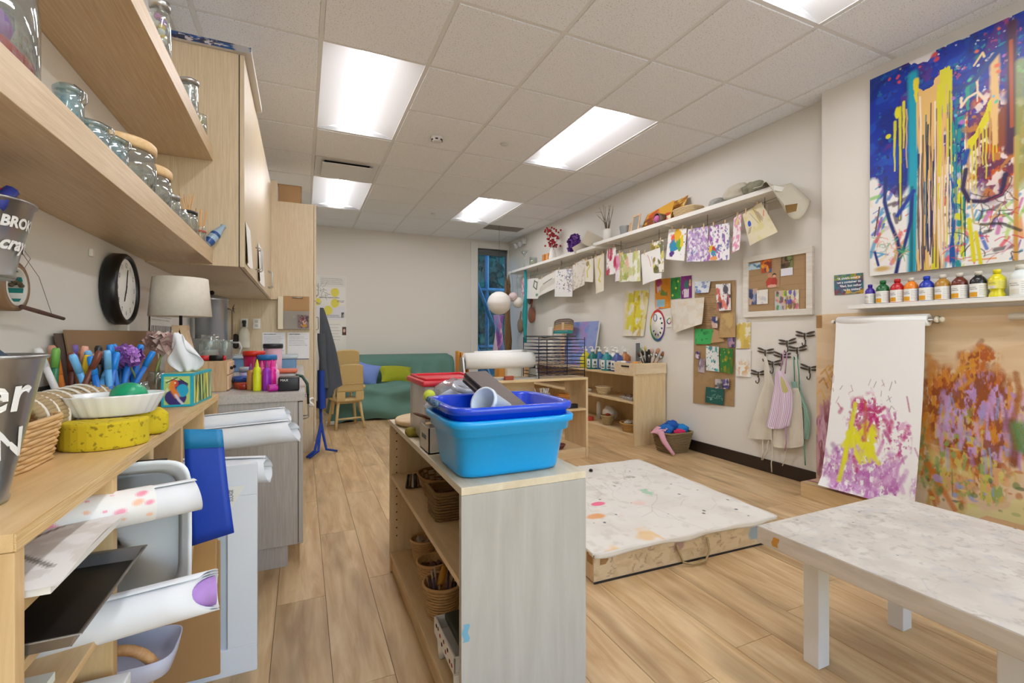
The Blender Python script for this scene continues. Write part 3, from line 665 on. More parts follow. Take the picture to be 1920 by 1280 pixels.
# hanging stick mobile
t = thing('stick_mobile', 'dark stick hanging from threads on the left wall', 'mobile', (-0.58, 1.52, 1.115))
MB().tube([(-0.58, 1.42, 1.139), (-0.579, 1.50, 1.131), (-0.582, 1.56, 1.126), (-0.58, 1.625, 1.119)], [.005, .0055, .005, .0045], 8).build('stick', mat('bark', '#5b4038', 0.8), t)
MB().tube([(-0.58, 1.56, 1.13), (-0.60, 1.55, 1.22), (-0.62, 1.48, 1.30), (-0.62, 1.46, 1.32)], 0.0007, 4).tube([(-0.62, 1.46, 1.32), (-0.60, 1.51, 1.26), (-0.60, 1.45, 1.20)], 0.0007, 4).build('thread', mat('thread', '#7d7468', 0.8), t)
MB().tube([(-0.638, 1.42, 1.33), (-0.60, 1.47, 1.315)], 0.004, 6).build('peg', mat('peg', '#8a7a66', 0.7), t)
for k in range(5): MB().ball((-0.60 + rnd.uniform(-.008, .008), 1.45 + rnd.uniform(-.012, .012), 1.195 + rnd.uniform(-.008, .008)), (.005, .009, .005), 8, 6).build('dried_leaf', mat('dried leaf', '#5e503c', 0.9), t)
# clock
t = thing('wall_clock', 'round black wall clock with white face on the left wall', 'clock', (-0.61, 2.17, 1.115)); M0 = TR((-0.638, 2.17, 1.246), 0, R(90), 0)
MB().lathe([(0, 0), (0.122, 0), (0.131, 0.01), (0.131, 0.044), (0.124, 0.052), (0.116, 0.05), (0.113, 0.044), (0.113, 0.040), (0, 0.040)], (0, 0, 0), 48, M=M0).build('rim', mat('clock black', '#121110', 0.35), t)
MB().lathe([(0, 0.0415), (0.112, 0.0415)], (0, 0, 0), 48, M=M0).build('face', mat('clock face', '#f4f3ef', 0.5), t)
for k in range(12):
    a = 2 * PI * k / 12; vs, fs = textmesh(str(12 if k == 0 else k), 0.026)
    MB().add([(-0.638 + 0.0422, 2.17 + math.sin(a) * 0.088 + x, 1.246 + math.cos(a) * 0.088 + y) for x, y, z in vs], fs).build('numeral', BLACK, t)
for a, L, wd in ((R(12), 0.075, 0.004), (R(205), 0.05, 0.005)): MB().box(-0.0015, -wd / 2, -0.015, 0.0, wd / 2, L, TR((-0.638 + 0.044, 2.17, 1.246), -a, 0, 0)).build('hand', BLACK, t)
t = tag(MB().rbox(XL + 0.0005, 1.965, 1.335, XL + 0.012, 1.985, 1.36, 0.003).build('adhesive_hook', WHITE), 'small white adhesive hook beside the clock', 'hook')
# sheet of card leaning on the wall
t = thing('card_sheet', 'large brown card sheet leaning against the left wall behind the markers', 'card', (-0.60, 2.1, CZ))
MB().prism([(1.74, 0), (2.62, 0), (2.62, 0.278), (1.74, 0.272)], 0, 0.004, 'X', M=Matrix.Translation((-0.585, 0, CZ + 0.0005)) @ Matrix.Rotation(R(-8), 4, 'Y')).build('sheet', mat('brown card', '#9b7a58', 0.75, noise=0.05), t)
MB().prism([(1.70, 0), (1.9, 0), (1.9, 0.262), (1.70, 0.262)], 0, 0.004, 'X', M=Matrix.Translation((-0.592, 0, CZ + 0.0005)) @ Matrix.Rotation(R(-8), 4, 'Y')).build('dark_backing', mat('dark card', '#5d4c40', 0.75), t)

# ---------------------------------------------------------------- on the cubby top
bk = bucket('zinc_bucket', 'tall zinc bucket lettered in white at the near end of the cubby', (-0.456, 0.958, CZ + 0.0005), 0.047, 0.088, 0.222, (('marker', 0.078, 0.165, -1.65, 0.25), ('RETURN', 0.064, 0.090, -1.85, 0.1)), R(0))
for k in range(7): MB().box(-0.025, -0.001, 0, 0.025, 0.001, 0.05, TR((rnd.uniform(-.04, .04), rnd.uniform(-.04, .04), 0.185), rnd.uniform(-.6, .6), rnd.uniform(-.6, .6), rnd.uniform(0, 3))).build('paper_scrap', mat('blue grey scrap', '#5d6c7c', 0.8), bk, local=True)
basket('wicker_basket', 'pale wicker basket beside the zinc bucket on the cubby', 'basket', (-0.545, 1.205, CZ + 0.0005), (0.075, 0.085), (0.088, 0.10), 0.088, WICK, rows=11, stakes=24, k=5, strand=0.0048)
# woven seagrass tray
t = thing('seagrass_mat', 'rolled seagrass mat with white stitching lying behind the wicker basket', 'mat', (-0.57, 1.45, CZ + 0.075))
SG = mat('seagrass', '#a8916a', 0.8, noise=0.25, nscale=30)
mb = MB(); N = 13
for k in range(N):
    a = -0.9 + 2.3 * k / N; y0, y1 = 1.26, 1.70; dx, dz = 0.05 * math.cos(a + 0.6), 0.05 * math.sin(a + 0.6)
    mb.tube([(-0.535 + dx, y0 + (y1 - y0) * i / 8, CZ + 0.068 + dz + 0.004 * math.sin(i)) for i in range(9)], 0.0068, 6)
mb.build('grass_coils', SG, t)
mb = MB()
for k in range(9):
    y = 1.29 + k * 0.048; mb.tube([(-0.535 + 0.056 * math.cos(b), y + 0.018 * (b - 0.8), CZ + 0.068 + 0.056 * math.sin(b)) for b in [(-0.3 + 2.25 * i / 10) for i in range(11)]], 0.0036, 5)
mb.build('white_stitches', mat('white raffia', '#e6dfd0', 0.7), t)
MB().box(-0.60, 1.27, CZ + 0.0005, -0.50, 1.69, CZ + 0.055).build('tray_base', WICKD, t, bev=0.01)
# sponges
def sponge(lb, c, rz, sx, sy, h):
    t = tag(MB().rbox(-sx, -sy, 0, sx, sy, h, 0.016, 3).build('sponge', None or specklemat('yellow sponge', '#d0b81e', '#7d6a12', 90, 0.60, 0.68, 0.9, 0.8), local=True), lb, 'sponge', 'yellow sponges'); t.location = c; t.rotation_euler = (0, 0, rz); return t
def halfround(lb, c, rz, r, L, h):
    pts = [(-L / 2, 0.0), (L / 2, 0.0)] + [(L / 2 * math.cos(a), r * math.sin(a)) for a in [PI * k / 16 for k in range(1, 16)]]
    t = tag(MB().prism([(x, -y) for x, y in pts][::-1], 0, h).build('sponge', specklemat('yellow sponge', '#d0b81e', '#7d6a12', 90, 0.60, 0.68, 0.9, 0.8), local=True, bev=0.006), lb, 'sponge', 'yellow sponges'); t.location = c; t.rotation_euler = (0, 0, rz); return t
halfround('large yellow sponge under the white oval dish', (-0.415, 1.375, CZ + 0.0005), R(4), 0.075, 0.165, 0.062)
sponge('smaller yellow sponge behind the white oval dish', (-0.372, 1.50, CZ + 0.0005), R(20), 0.045, 0.05, 0.062)
# oval fluted dish
t = thing('oval_dish', 'white fluted oval dish resting on the yellow sponges', 'dish', (-0.415, 1.425, CZ + 0.0635), R(14))
mb = MB(); N = 96
rows = [(0.72, 0.0), (0.78, 0.004), (0.98, 0.046), (1.0, 0.05), (0.96, 0.048), (0.74, 0.010)]
vs = [((0.100 * f) * math.cos(2 * PI * i / N) * (1 + (0.022 * math.cos(24 * 2 * PI * i / N) if 0 < q < 3 else 0)), (0.066 * f) * math.sin(2 * PI * i / N) * (1 + (0.022 * math.cos(24 * 2 * PI * i / N) if 0 < q < 3 else 0)), z) for q, (f, z) in enumerate(rows) for i in range(N)]
fs = [(q * N + i, q * N + (i + 1) % N, (q + 1) * N + (i + 1) % N, (q + 1) * N + i) for q in range(5) for i in range(N)] + [tuple(range(N))[::-1], tuple(5 * N + i for i in range(N))]
mb.add(vs, fs, True).build('body', mat('white porcelain', '#f0f0ee', 0.18), t, local=True)
tag(MB().ball((-0.394, 1.455, CZ + 0.106), (0.038, 0.038, 0.031), 24, 14).build('egg_shaker', mat('green plastic', '#0f9a6a', 0.35)), 'smooth green egg shaker in the white dish', 'egg shaker')
# markers in their holder
mh = thing('marker_holder', 'dark divided holder packed with upright markers', 'holder', (-0.55, 1.60, CZ))
MB().box(-0.625, 1.60, CZ + 0.0005, -0.475, 1.90, CZ + 0.012).box(-0.625, 1.60, CZ, -0.618, 1.90, CZ + 0.12).box(-0.482, 1.60, CZ, -0.475, 1.90, CZ + 0.085).box(-0.625, 1.60, CZ, -0.475, 1.607, CZ + 0.10).box(-0.625, 1.893, CZ, -0.475, 1.90, CZ + 0.10).build('box', mat('holder black', '#26221f', 0.6), mh)
mk = [('blue', '#1f6fc4', '#1f86dd', 12), ('light blue', '#5fa8e0', '#77bdf0', 5), ('black', '#1c1c1e', '#262628', 7), ('orange', '#d77b34', '#ec8a3b', 4), ('brown', '#6b3a2c', '#7c4433', 4), ('yellow', '#e0b21c', '#efc32a', 3), ('purple', '#7a5cab', '#8c70bf', 4), ('green', '#2f7d55', '#7ab653', 3), ('flesh pink', '#d8977c', '#e2a58c', 3), ('white', '#d9d5d2', '#efeceb', 3)]
slots = [(-0.608 + 0.028 * a, 1.615 + 0.030 * b_) for a in range(5) for b_ in range(10)]; rnd.shuffle(slots); slots.sort(key=lambda q: -round(q[0] + rnd.uniform(-.03, .03), 2)); si = 0
for nm, c1, c2, n in mk:
    proto = None
    for k in range(n):
        if si >= len(slots): break
        x, y = slots[si]; si += 1
        if proto is None:
            proto = thing('marker', nm + ' marker standing in the crowded marker holder', 'marker', (0, 0, 0), 0, nm + ' markers in the holder')
            MB().lathe([(0, 0), (0.0072, 0), (0.0078, 0.01), (0.0078, 0.10), (0, 0.10)], (0, 0, 0), 10).build('barrel', mat('barrel ' + nm, c1, 0.4), proto, local=True)
            MB().lathe([(0, 0.10), (0.009, 0.10), (0.009, 0.145), (0.0065, 0.152), (0, 0.152)], (0, 0, 0), 10).build('cap', mat('cap ' + nm, c2, 0.35), proto, local=True); o = proto
        else: o = dup(proto)
        o.location = (x, y, CZ + 0.016 + rnd.uniform(0.03, 0.062)); o.rotation_euler = (rnd.gauss(0, 0.16), rnd.gauss(0.05, 0.2), rnd.uniform(0, 6))
# purple dried flower and jars
def bloom(name, lb, cat, c, r, n, cols, stem_to, seed, petal=0.012):
    t = thing(name, lb, cat, stem_to); rr = random.Random(seed); mbs = [MB() for _ in cols]
    for k in range(n):
        d = Vector((rr.gauss(0, 1), rr.gauss(0, 1), rr.gauss(0, 1))).normalized(); q = d.to_track_quat('Z', 'Y').to_matrix().to_4x4()
        M0 = Matrix.Translation(Vector(c) + Vector((d.x * r[0], d.y * r[1], d.z * r[2])) * rr.uniform(0.6, 1.0)) @ q @ Matrix.Rotation(rr.uniform(0, 6), 4, 'Z')
        s = petal * rr.uniform(0.7, 1.3)
        mbs[k % len(cols)].grid(3, 3, lambda u, v: ((u - .5) * s * 2, (v - .5) * s * 2.2, s * (1.4 * (u - .5) ** 2 + 1.0 * (v - .5) ** 2) + rr.uniform(-.1, .1) * s), M=M0)
    for m_, c_ in zip(mbs, cols): m_.build('petals', mat('petal ' + c_, c_, 0.7), t)
    cc = Vector(c); st = Vector(stem_to)
    MB().tube([st, st.lerp(cc, 0.5) + Vector((0.004, 0.008, 0)), cc], 0.0028, 6).build('stem', mat('dry stem', '#7d8a4a', 0.7), t)
    return t
bloom('dried_hydrangea', 'purple dried hydrangea head in a glass jar', 'flower', pix(236, 668, Y=1.78), (0.036, 0.034, 0.028), 150, ('#9a62b8', '#b985cf', '#7b4a96'), pix(258, 735, Y=1.86), 3)
for (u, v, y, r, h, lb) in ((260, 748, 1.87, 0.030, 0.105, 'glass jar holding the purple hydrangea'), (293, 748, 2.16, 0.033, 0.12, 'glass jar holding the faded rose beside the tissue box')):
    p = pix(u, v, Y=y); jar('glass_jar', lb, (p.x, y, CZ + 0.0005), r, h, None, neck=0.8, group='flower jars on the cubby')
pr = pix(302, 642, Y=2.16)
t = bloom('faded_rose', 'faded pink rose drooping from a jar by the tissue box', 'flower', pr, (0.042, 0.03, 0.022), 46, ('#c7a7a0', '#a98883', '#d8c2b8'), pix(290, 720, Y=2.16), 8, petal=0.020)
MB().tube([pix(290, 720, Y=2.16), pix(294, 690, Y=2.16), pix(304, 662, Y=2.16)], 0.0042, 6).build('thick_stem', mat('green stem', '#93a05a', 0.6), t)
for k in range(5): MB().ball(pix(296 + 5 * k, 652, Y=2.15), (0.005, 0.004, 0.014), 8, 6).build('sepal', mat('sepal', '#56603a', 0.8), t)
# tissue box
t = thing('tissue_box', 'turquoise tissue box printed with a toucan and leaves', 'tissue box', (-0.398, 2.14, CZ), 0); t.rotation_euler = (0, 0, R(-4))
MB().box(-0.048, -0.13, 0.0005, 0.048, 0.13, 0.118).build('carton', mat('turquoise card', '#1fb0c8', 0.5), t, local=True, bev=0.001)
a = Art(70, 84, '#1fb0c8'); a.rect(.07, .06, .93, .94, '#b7d67c')
for k in range(12): a.line([(rnd.uniform(.1, .9), rnd.uniform(.5, .92)), (rnd.uniform(.1, .9), rnd.uniform(.2, .9))], 0.04, rnd.choice(['#3f7d3a', '#e6ecb8', '#6aa748']))
a.blob(.45, .28, .36, .26, '#3c2f78', 1, .1, .05); a.blob(.58, .58, .28, .24, '#3c2f78', 1, .1, .05); a.blob(.68, .5, .2, .2, '#20a9cf', 1, .1, .05); a.blob(.42, .72, .13, .12, '#d24a3a', 1, .1, .05)
a.line([(.36, .74), (.33, .6), (.42, .45), (.5, .33)], 0.15, '#f08a34'); a.line([(.46, .36), (.56, .2), (.68, .08)], 0.07, '#d8d4ea'); a.blob(.44, .74, .03, .03, '#f5e9c0', 1, .2, 0); a.line([(.15, .75), (.5, .9)], .03, '#2c4f2c'); a.line([(.6, .85), (.85, .7)], .03, '#20351f')
a.rect(.0, .0, .07, 1, '#1fb0c8'); a.rect(.93, 0, 1, 1, '#1fb0c8'); a.rect(0, 0, 1, .06, '#1fb0c8'); a.rect(0, .94, 1, 1, '#1fb0c8')
o = artmesh('front_print', a, lambda u, v: (-0.046 + 0.092 * u, -0.1308, 0.002 + 0.114 * v), origin=(0, 0, 0)); o.parent = t
b2 = Art(90, 44, '#2ba9b8'); b2.rect(.03, .06, .97, .94, '#cfd67a')
for k in range(22): x = rnd.uniform(.08, .92); b2.line([(x, .1), (x + rnd.uniform(-.1, .1), .9)], 0.10, rnd.choice(['#2f6b35', '#e0c63a', '#7da94a', '#1d3f5a', '#d8e0a0']))
o = artmesh('side_print', b2, lambda u, v: (0.0488, -0.128 + 0.256 * u, 0.002 + 0.114 * v), origin=(0, 0, 0)); o.parent = t
o = artmesh('top_print', b2, lambda u, v: (0.046 - 0.092 * v, -0.128 + 0.256 * u, 0.1188), origin=(0, 0, 0)); o.parent = t
MB().grid(14, 16, lambda u, v: ((u - .5) * (0.045 + 0.07 * math.sin(PI * min(1, v * 1.15)) ** 1.0) - 0.03 * v * v, (u - .5) * 0.02 - 0.01 + 0.012 * math.sin(u * 9 + v * 2), 0.119 + 0.16 * v - 0.06 * v * abs(u - .5) * 2 - 0.012 * math.cos(u * 12) * v)).build('tissue', mat('tissue paper', '#eef0f4', 0.9), t, local=True, solid=0.0006)
# table lamp
t = thing('table_lamp', 'table lamp with linen drum shade and wooden A-frame base', 'lamp', (-0.465, 2.36, CZ))
LIN = mat('linen', '#efe8dc', 0.9, noise=0.08, nscale=60)
MB().lathe([(0.098, 1.315), (0.112, 1.155), (0.110, 1.155), (0.096, 1.315), (0.098, 1.315)], (-0.465, 2.36, 0), 40).build('shade', LIN, t)
MB().tube([(-0.465, 2.36, 1.10), (-0.465, 2.36, 1.20)], 0.006, 8).ball((-0.465, 2.36, 1.215), 0.022, 12, 8).build('stem', DARKM, t)
PINE = woodmat('pine', '#d8b48c', '#eacdaa', 'Z', 2.0, 0.5, 9)
for x in (-0.06, 0.075): MB().prism([(-0.013, 0), (0.013, 0), (0.010, 0.30), (-0.010, 0.30)], -0.03, 0.03, 'Y', M=TR((-0.465 + x, 2.36, CZ + 0.001), 0, -math.atan2(x * 0.86, 0.29), 0)).build('leg', PINE, t)
MB().box(-0.51, 2.345, CZ + 0.08, -0.415, 2.375, CZ + 0.10).build('brace', PINE, t)
MB().box(-0.492, 2.335, 1.098, -0.438, 2.385, 1.118).build('top_block', PINE, t)
# small chest of drawers on the counter
t = thing('drawer_box', 'small wooden chest of drawers at the near counter end', 'drawer box', (-0.40, 2.68, 0.8105))
BOXW = woodmat('acacia box', '#b8946c', '#d8b88e', 'Z', 2.0, 0.5, 10)
MB().box(-0.495, 2.585, 0.8105, -0.328, 2.80, 0.955).build('carcass', BOXW, t, bev=0.002)
for (y0, y1, z0, z1) in ((2.592, 2.69, 0.89, 0.948), (2.695, 2.793, 0.89, 0.948), (2.592, 2.793, 0.817, 0.884)):
    dd = MB().box(-0.328, y0, z0, -0.32, y1, z1).build('drawer', PINE, t, bev=0.002); MB().ball((-0.314, (y0 + y1) / 2, (z0 + z1) / 2), 0.008, 10, 8).build('knob', DARKM, dd)
t = thing('screwdriver_handle', 'red and black tool lying on the drawer box', 'tool', (-0.40, 2.62, 0.955))
MB().tube([(-0.455, 2.62, 0.969), (-0.40, 2.615, 0.969)], 0.0125, 12).build('red_grip', mat('red plastic', '#c0202a', 0.35), t); MB().tube([(-0.40, 2.615, 0.969), (-0.345, 2.61, 0.969)], 0.0135, 12).build('black_grip', mat('black rubber', '#181818', 0.5), t); MB().tube([(-0.345, 2.61, 0.969), (-0.335, 2.609, 0.969)], 0.012, 12).build('end_cap', mat('red plastic', '#c0202a', 0.35), t)
tag(MB().rbox(-0.485, 2.60, 0.9555, -0.465, 2.625, 0.974, 0.003).build('blue_stopper', mat('blue plastic', '#2a7fd4', 0.4)), 'small blue bottle cap on the drawer box', 'cap')
jar('mason_jar', 'clear glass mason jar standing on the drawer box', (-0.415, 2.72, 0.9555), 0.046, 0.125, None, neck=0.82)
t = jar('glass_mug', 'clear glass mug with a handle beside the mason jar', (-0.352, 2.76, 0.9555), 0.030, 0.10, None, neck=0.98)
MB().tube([(0.028, 0, 0.085), (0.058, 0, 0.085), (0.068, 0, 0.06), (0.058, 0, 0.025), (0.028, 0, 0.02)], 0.005, 8).build('handle', glassmat('handle glass', '#f2f6f6', 0.02, 0.4), t, local=True)
# behind the lamp: canister, boxes, papers
t = thing('metal_canister', 'tall grey metal canister with knobbed lid on the worktop', 'canister', (-0.525, 3.5, 0.8105))
GM = mat('grey metal', '#a9aeb4', 0.3, 0.7)
MB().lathe([(0, 0.8105), (0.09, 0.8105), (0.09, 1.30), (0.094, 1.305), (0.085, 1.32), (0.03, 1.335), (0, 1.335)], (-0.525, 3.5, 0), 28).build('body', GM, t)
MB().ball((-0.525, 3.5, 1.349), 0.015, 12, 8).build('knob', BLACK, t)
MB().tube([(-0.436, 3.48, 1.25), (-0.41, 3.48, 1.24), (-0.41, 3.48, 1.05), (-0.436, 3.48, 1.04)], 0.006, 6).build('strap', mat('worn strap', '#7d6a58', 0.7), t)
t = thing('dark_star_ornament', 'small dark spider-like ornament hung on the grey canister', 'ornament', (-0.40, 3.44, 1.22))
for k in range(5): MB().tube([(-0.404, 3.45, 1.25), (-0.395, 3.45 + 0.035 * math.cos(k * 1.26), 1.25 + 0.03 * math.sin(k * 1.26))], [0.004, 0.001], 5).build('arm', BLACK, t)
t = tag(MB().rbox(-0.56, 3.00, 0.8105, -0.42, 3.14, 1.06, 0.004).build('grey_box', mat('grey card box', '#8f8d89', 0.7)), 'grey box on the worktop behind the lamp', 'box')
t = tag(MB().rbox(-0.47, 2.86, 0.8105, -0.40, 2.93, 1.0, 0.004).build('white_carton', PAPER), 'white carton standing behind the glass mason jar', 'box')
a = Art(60, 44, '#eae8e2')
for k in range(14): a.rect(.05 + k * .066, .1, .05 + k * .066 + .035, .55, '#2b2a2a')
a.lines_of_text(.05, .65, .95, .95, 4, '#6b6864', 4, .02)
artmesh('music_sheet', a, lambda u, v: (XL + 0.006 + 0.004 * v, 2.62 + 0.40 * u, 1.02 + 0.19 * v), label='printed sheet with black bars propped on the wall behind the lamp', cat='sheet')
t = tag(MB().rbox(XL + 0.0005, 2.33, 1.08, XL + 0.01, 2.46, 1.16, 0.003).build('outlet_cover', WHITE), 'blank white cover plate on the wall behind the lamp', 'cover plate')
t = thing('scrub_brush', 'dark brush hanging on the tall cabinet above the glass mug', 'brush', (-0.53, 4.71, 0.96))
MB().ball((-0.53, 4.71, 1.03), (0.035, 0.022, 0.065), 14, 8).build('bristles', mat('dark bristle', '#2c2622', 0.9), t); MB().tube([(-0.53, 4.715, 1.08), (-0.53, 4.735, 1.18)], 0.006, 6).build('handle', PINE, t)
# ================================================================ things pushed into the cubby
def roll(name, lb, p0, p1, r, m=PAPER, cat='paper roll', group=None, inner=None, turns=2.3, rag=0.0, art=None):
    """a loose roll of paper: spiral sheet from p0 (inside) to p1 (free end)"""
    t = thing(name, lb, cat, p0, 0, group); p0, p1 = Vector(p0), Vector(p1); d = p1 - p0; L = d.length; q = d.to_track_quat('Z', 'Y').to_matrix().to_4x4(); M0 = Matrix.Translation(p0) @ q
    n = 60
    def sp(u, v):
        a = u * turns * 2 * PI; rr = r * (1 - 0.30 * (1 - u)); z = v * L + (rag * math.sin(7 * u * turns + 2) * v if rag else 0) - (0.05 * v * max(0, math.cos(a - 2.6)) if inner else 0)
        return (rr * math.cos(a), rr * math.sin(a), z)
    MB().grid(n, 8, sp, M=M0).build('sheet', m, t, solid=0.0006)
    if inner: MB().lathe([(r * 0.66, L * 0.6), (r * 0.66, L * 0.985)], (0, 0, 0), 24, M=M0).build('painted_inside', inner, t)
    return t, M0, L
lilac = mat('lilac paint', '#b48ad2', 0.7, noise=0.35, nscale=25)
t, M0, L = roll('paper_roll', 'long white paper roll with lilac paint inside sticking out low', (-0.60, 1.045, 0.545), (-0.160, 1.155, 0.538), 0.042, mat('cool white paper', '#e9ebee', 0.7), inner=lilac, group='paper rolls in the cubby')
t, M0, L = roll('paper_roll', 'white paper roll spotted with pink paint under the cubby top', (-0.61, 1.02, 0.738), (-0.21, 1.215, 0.726), 0.036, mat('cool white paper', '#e9ebee', 0.7), group='paper rolls in the cubby', rag=0.006)
a = Art(70, 50, '#f0eeea'); a.dots(26, .035, ['#f29ab0', '#ee6f93', '#f5c2a2'], 4, (.05, .05, .95, .7)); a.blob(.2, .25, .2, .18, '#ee6f9a', .8, .3, .5, 4); a.wash('#c9c27a', .6, .75, 5, 5, 3, .5, a.Y > .85)
def overl(u, v):
    an = 3.9 - 2.9 * v; return M0 @ Vector((0.0375 * math.cos(an), 0.0375 * math.sin(an), L * (0.30 + 0.52 * u) - 0.05 * (1 - v) * (u < .1)))
artmesh('painted_overlap', a, overl, parent=t)
# rolled big sheets at the far end
cw = mat('cool white paper', '#e9ebee', 0.7)
roll('paper_roll', 'wide white paper roll beside the worktop corner, uppermost of three', (-0.60, 2.18, 0.715), (-0.055, 2.17, 0.745), 0.034, cw, group='paper rolls in the cubby', rag=0.012)
roll('paper_roll', 'wide white paper roll with torn end below the uppermost roll', (-0.60, 2.15, 0.655), (-0.030, 2.09, 0.69), 0.048, cw, group='paper rolls in the cubby', rag=0.02)
roll('paper_roll', 'shorter white paper roll hanging out above the white panelled door', (-0.60, 2.0, 0.60), (-0.115, 1.93, 0.585), 0.050, cw, group='paper rolls in the cubby', rag=0.01)
# baking tray, slides out of the first bay
t = thing('baking_tray', 'blackened metal baking tray pushed into the first cubby bay', 'tray', (-0.45, 0.99, 0.637))
zt = 0.637; x0, x1, y0, y1 = -0.62, -0.285, 0.842, 1.135
mb = MB(); rows = [(0.010, 0.0), (0.0, 0.022), (-0.006, 0.024), (-0.006, 0.0215)]
def trayring(off, z): return [(x0 + off, y0 + off, zt + z), (x1 - off, y0 + off, zt + z), (x1 - off, y1 - off, zt + z), (x0 + off, y1 - off, zt + z)]
vs = [p for o, z in rows for p in trayring(o, z)]; fs = [(k * 4 + i, k * 4 + (i + 1) % 4, k * 4 + 4 + (i + 1) % 4, k * 4 + 4 + i) for k in range(3) for i in range(4)]
mb.add(vs, fs).build('rim', mat('tray aluminium', '#9d9a96', 0.35, 0.8), t, bev=0.002)
MB().box(x0 + 0.01, y0 + 0.01, zt, x1 - 0.01, y1 - 0.01, zt + 0.003).build('blackened_bottom', mat('baked black', '#1b1614', 0.4, noise=0.3, nscale=12), t)
t = thing('sheet_stack', 'stack of painted sheets on the top board of the first bay', 'papers', (-0.46, 0.98, 0.7185))
a = Art(60, 50, '#efedea'); a.blob(.5, .25, .3, .18, '#1b5fb0', .95, .2, .5, 2); a.line([(.2, .9), (.5, .6), (.9, .75)], .03, '#8a8580'); a.wash('#d6cfc6', .5, .6, 6, 6, 5, .6)
artmesh('painted_sheet', a, lambda u, v: (-0.60 + 0.295 * v + 0.0 * u, 0.84 + 0.29 * u, 0.7305 + 0.012 * math.sin(3 * u) * v), parent=t)
MB().box(-0.60, 0.845, 0.7185, -0.315, 1.13, 0.7295).build('sheets', PAPER, t)
t = thing('masking_label', 'strip of tape with white scribbles on the edge of the top board', 'label', (-0.335, 0.95, 0.703))
MB().box(-0.3405, 0.90, 0.7035, -0.3395, 1.0, 0.7165).build('tape', KRAFT, t)
for k in range(5): MB().tube([(-0.339, 0.91 + k * .017, 0.706), (-0.339, 0.914 + k * .017, 0.7145), (-0.339, 0.919 + k * .017, 0.707), (-0.339, 0.923 + k * .017, 0.7135)], 0.0012, 4).build('pen_mark', PAPER, t)
t = tag(MB().box(-0.60, 0.845, 0.3885, -0.30, 1.12, 0.43).build('foam_board', cw, bev=0.003), 'white foam board lying on the lowest board of the first bay', 'board')
t = tag(MB().box(-0.60, 0.85, 0.5235, -0.36, 0.98, 0.537).build('painted_board', mat('green tinged paper', '#e3e8dc', 0.8, noise=0.05)), 'flat pale sheet on the third board of the first bay', 'board')
# second bay: plastic trays on edge
def tub(name, lb, cat, x0, x1, z0, z1, y, depth, m, group=None, lean=0.0, dirty=None):
    """a shallow plastic tray standing on its long edge, open side towards -Y"""
    t = thing(name, lb, cat, ((x0 + x1) / 2, y, z0), 0, group); hx, hz = (x1 - x0) / 2, (z1 - z0) / 2
    def ring(f, yy): return [((x0 + x1) / 2 + p[0] * f, yy + lean * (p[1] / hz), (z0 + z1) / 2 + p[1] * f) for p in superring(hx, hz, 40, 7)]
    rows = [ring(0.80, y + depth), ring(0.86, y + depth - 0.004), ring(0.94, y + 0.004), ring(1.0, y), ring(1.0, y + 0.004), ring(0.955, y + 0.008), ring(0.875, y + depth), ring(0.80, y + depth + 0.003)]
    vs = [p for r_ in rows for p in r_]; fs = [(k * 40 + i, k * 40 + (i + 1) % 40, k * 40 + 40 + (i + 1) % 40, k * 40 + 40 + i) for k in range(7) for i in range(40)] + [tuple(range(40)), tuple(7 * 40 + i for i in range(40))[::-1]]
    MB().add(vs, fs, True).build('body', m, t)
    if dirty:
        for k in range(dirty): MB().ball(((x0 + x1) / 2 + rnd.uniform(-.6, .6) * hx, y + depth - 0.004, (z0 + z1) / 2 + rnd.uniform(-.7, .5) * hz), (.006, .001, .009), 8, 5).build('paint_spot', mat('ink blue', '#173a63', 0.6), t)
    return t
PALE = mat('pale blue plastic', '#f6fbfd', 0.4)
tub('plastic_tray', 'white plastic tray stained with blue paint standing in the second bay', 'tray', -0.55, -0.235, 0.45, 0.79, 1.30, 0.03, PALE, 'plastic trays in the cubby', dirty=7)
tub('plastic_tray', 'clean white plastic tray standing behind the stained one', 'tray', -0.55, -0.245, 0.44, 0.778, 1.345, 0.028, mat('white plastic', '#eef0f0', 0.35), 'plastic trays in the cubby')
tag(MB().box(-0.58, 1.375, 0.34, -0.30, 1.388, 0.775).build('black_foam_board', BLACK, bev=0.002), 'thin black panel standing at the end of the second bay', 'panel')
tag(MB().box(-0.58, 1.19, 0.34, -0.355, 1.225, 0.72).build('cardboard_sheet', mat('cardboard sheet brown', '#9c7c5c', 0.8), bev=0.002), 'brown cardboard standing in the second bay against the divider', 'cardboard')
t = tag(MB().tube([(-0.40 + 0.028 * math.cos(a) , 1.255 , 0.725 + 0.028 * math.sin(a)) for a in [k * 0.35 for k in range(18 * 3)]], [0.004] * 54, 6).build('cord_coil', mat('white cord', '#e7e7e5', 0.6)), 'small coil of white cord at the front of the second bay', 'cord')
t.location.y += 0.0
for i, v_ in enumerate(t.data.vertices): v_.co.y += 0.0006 * (i // 6)
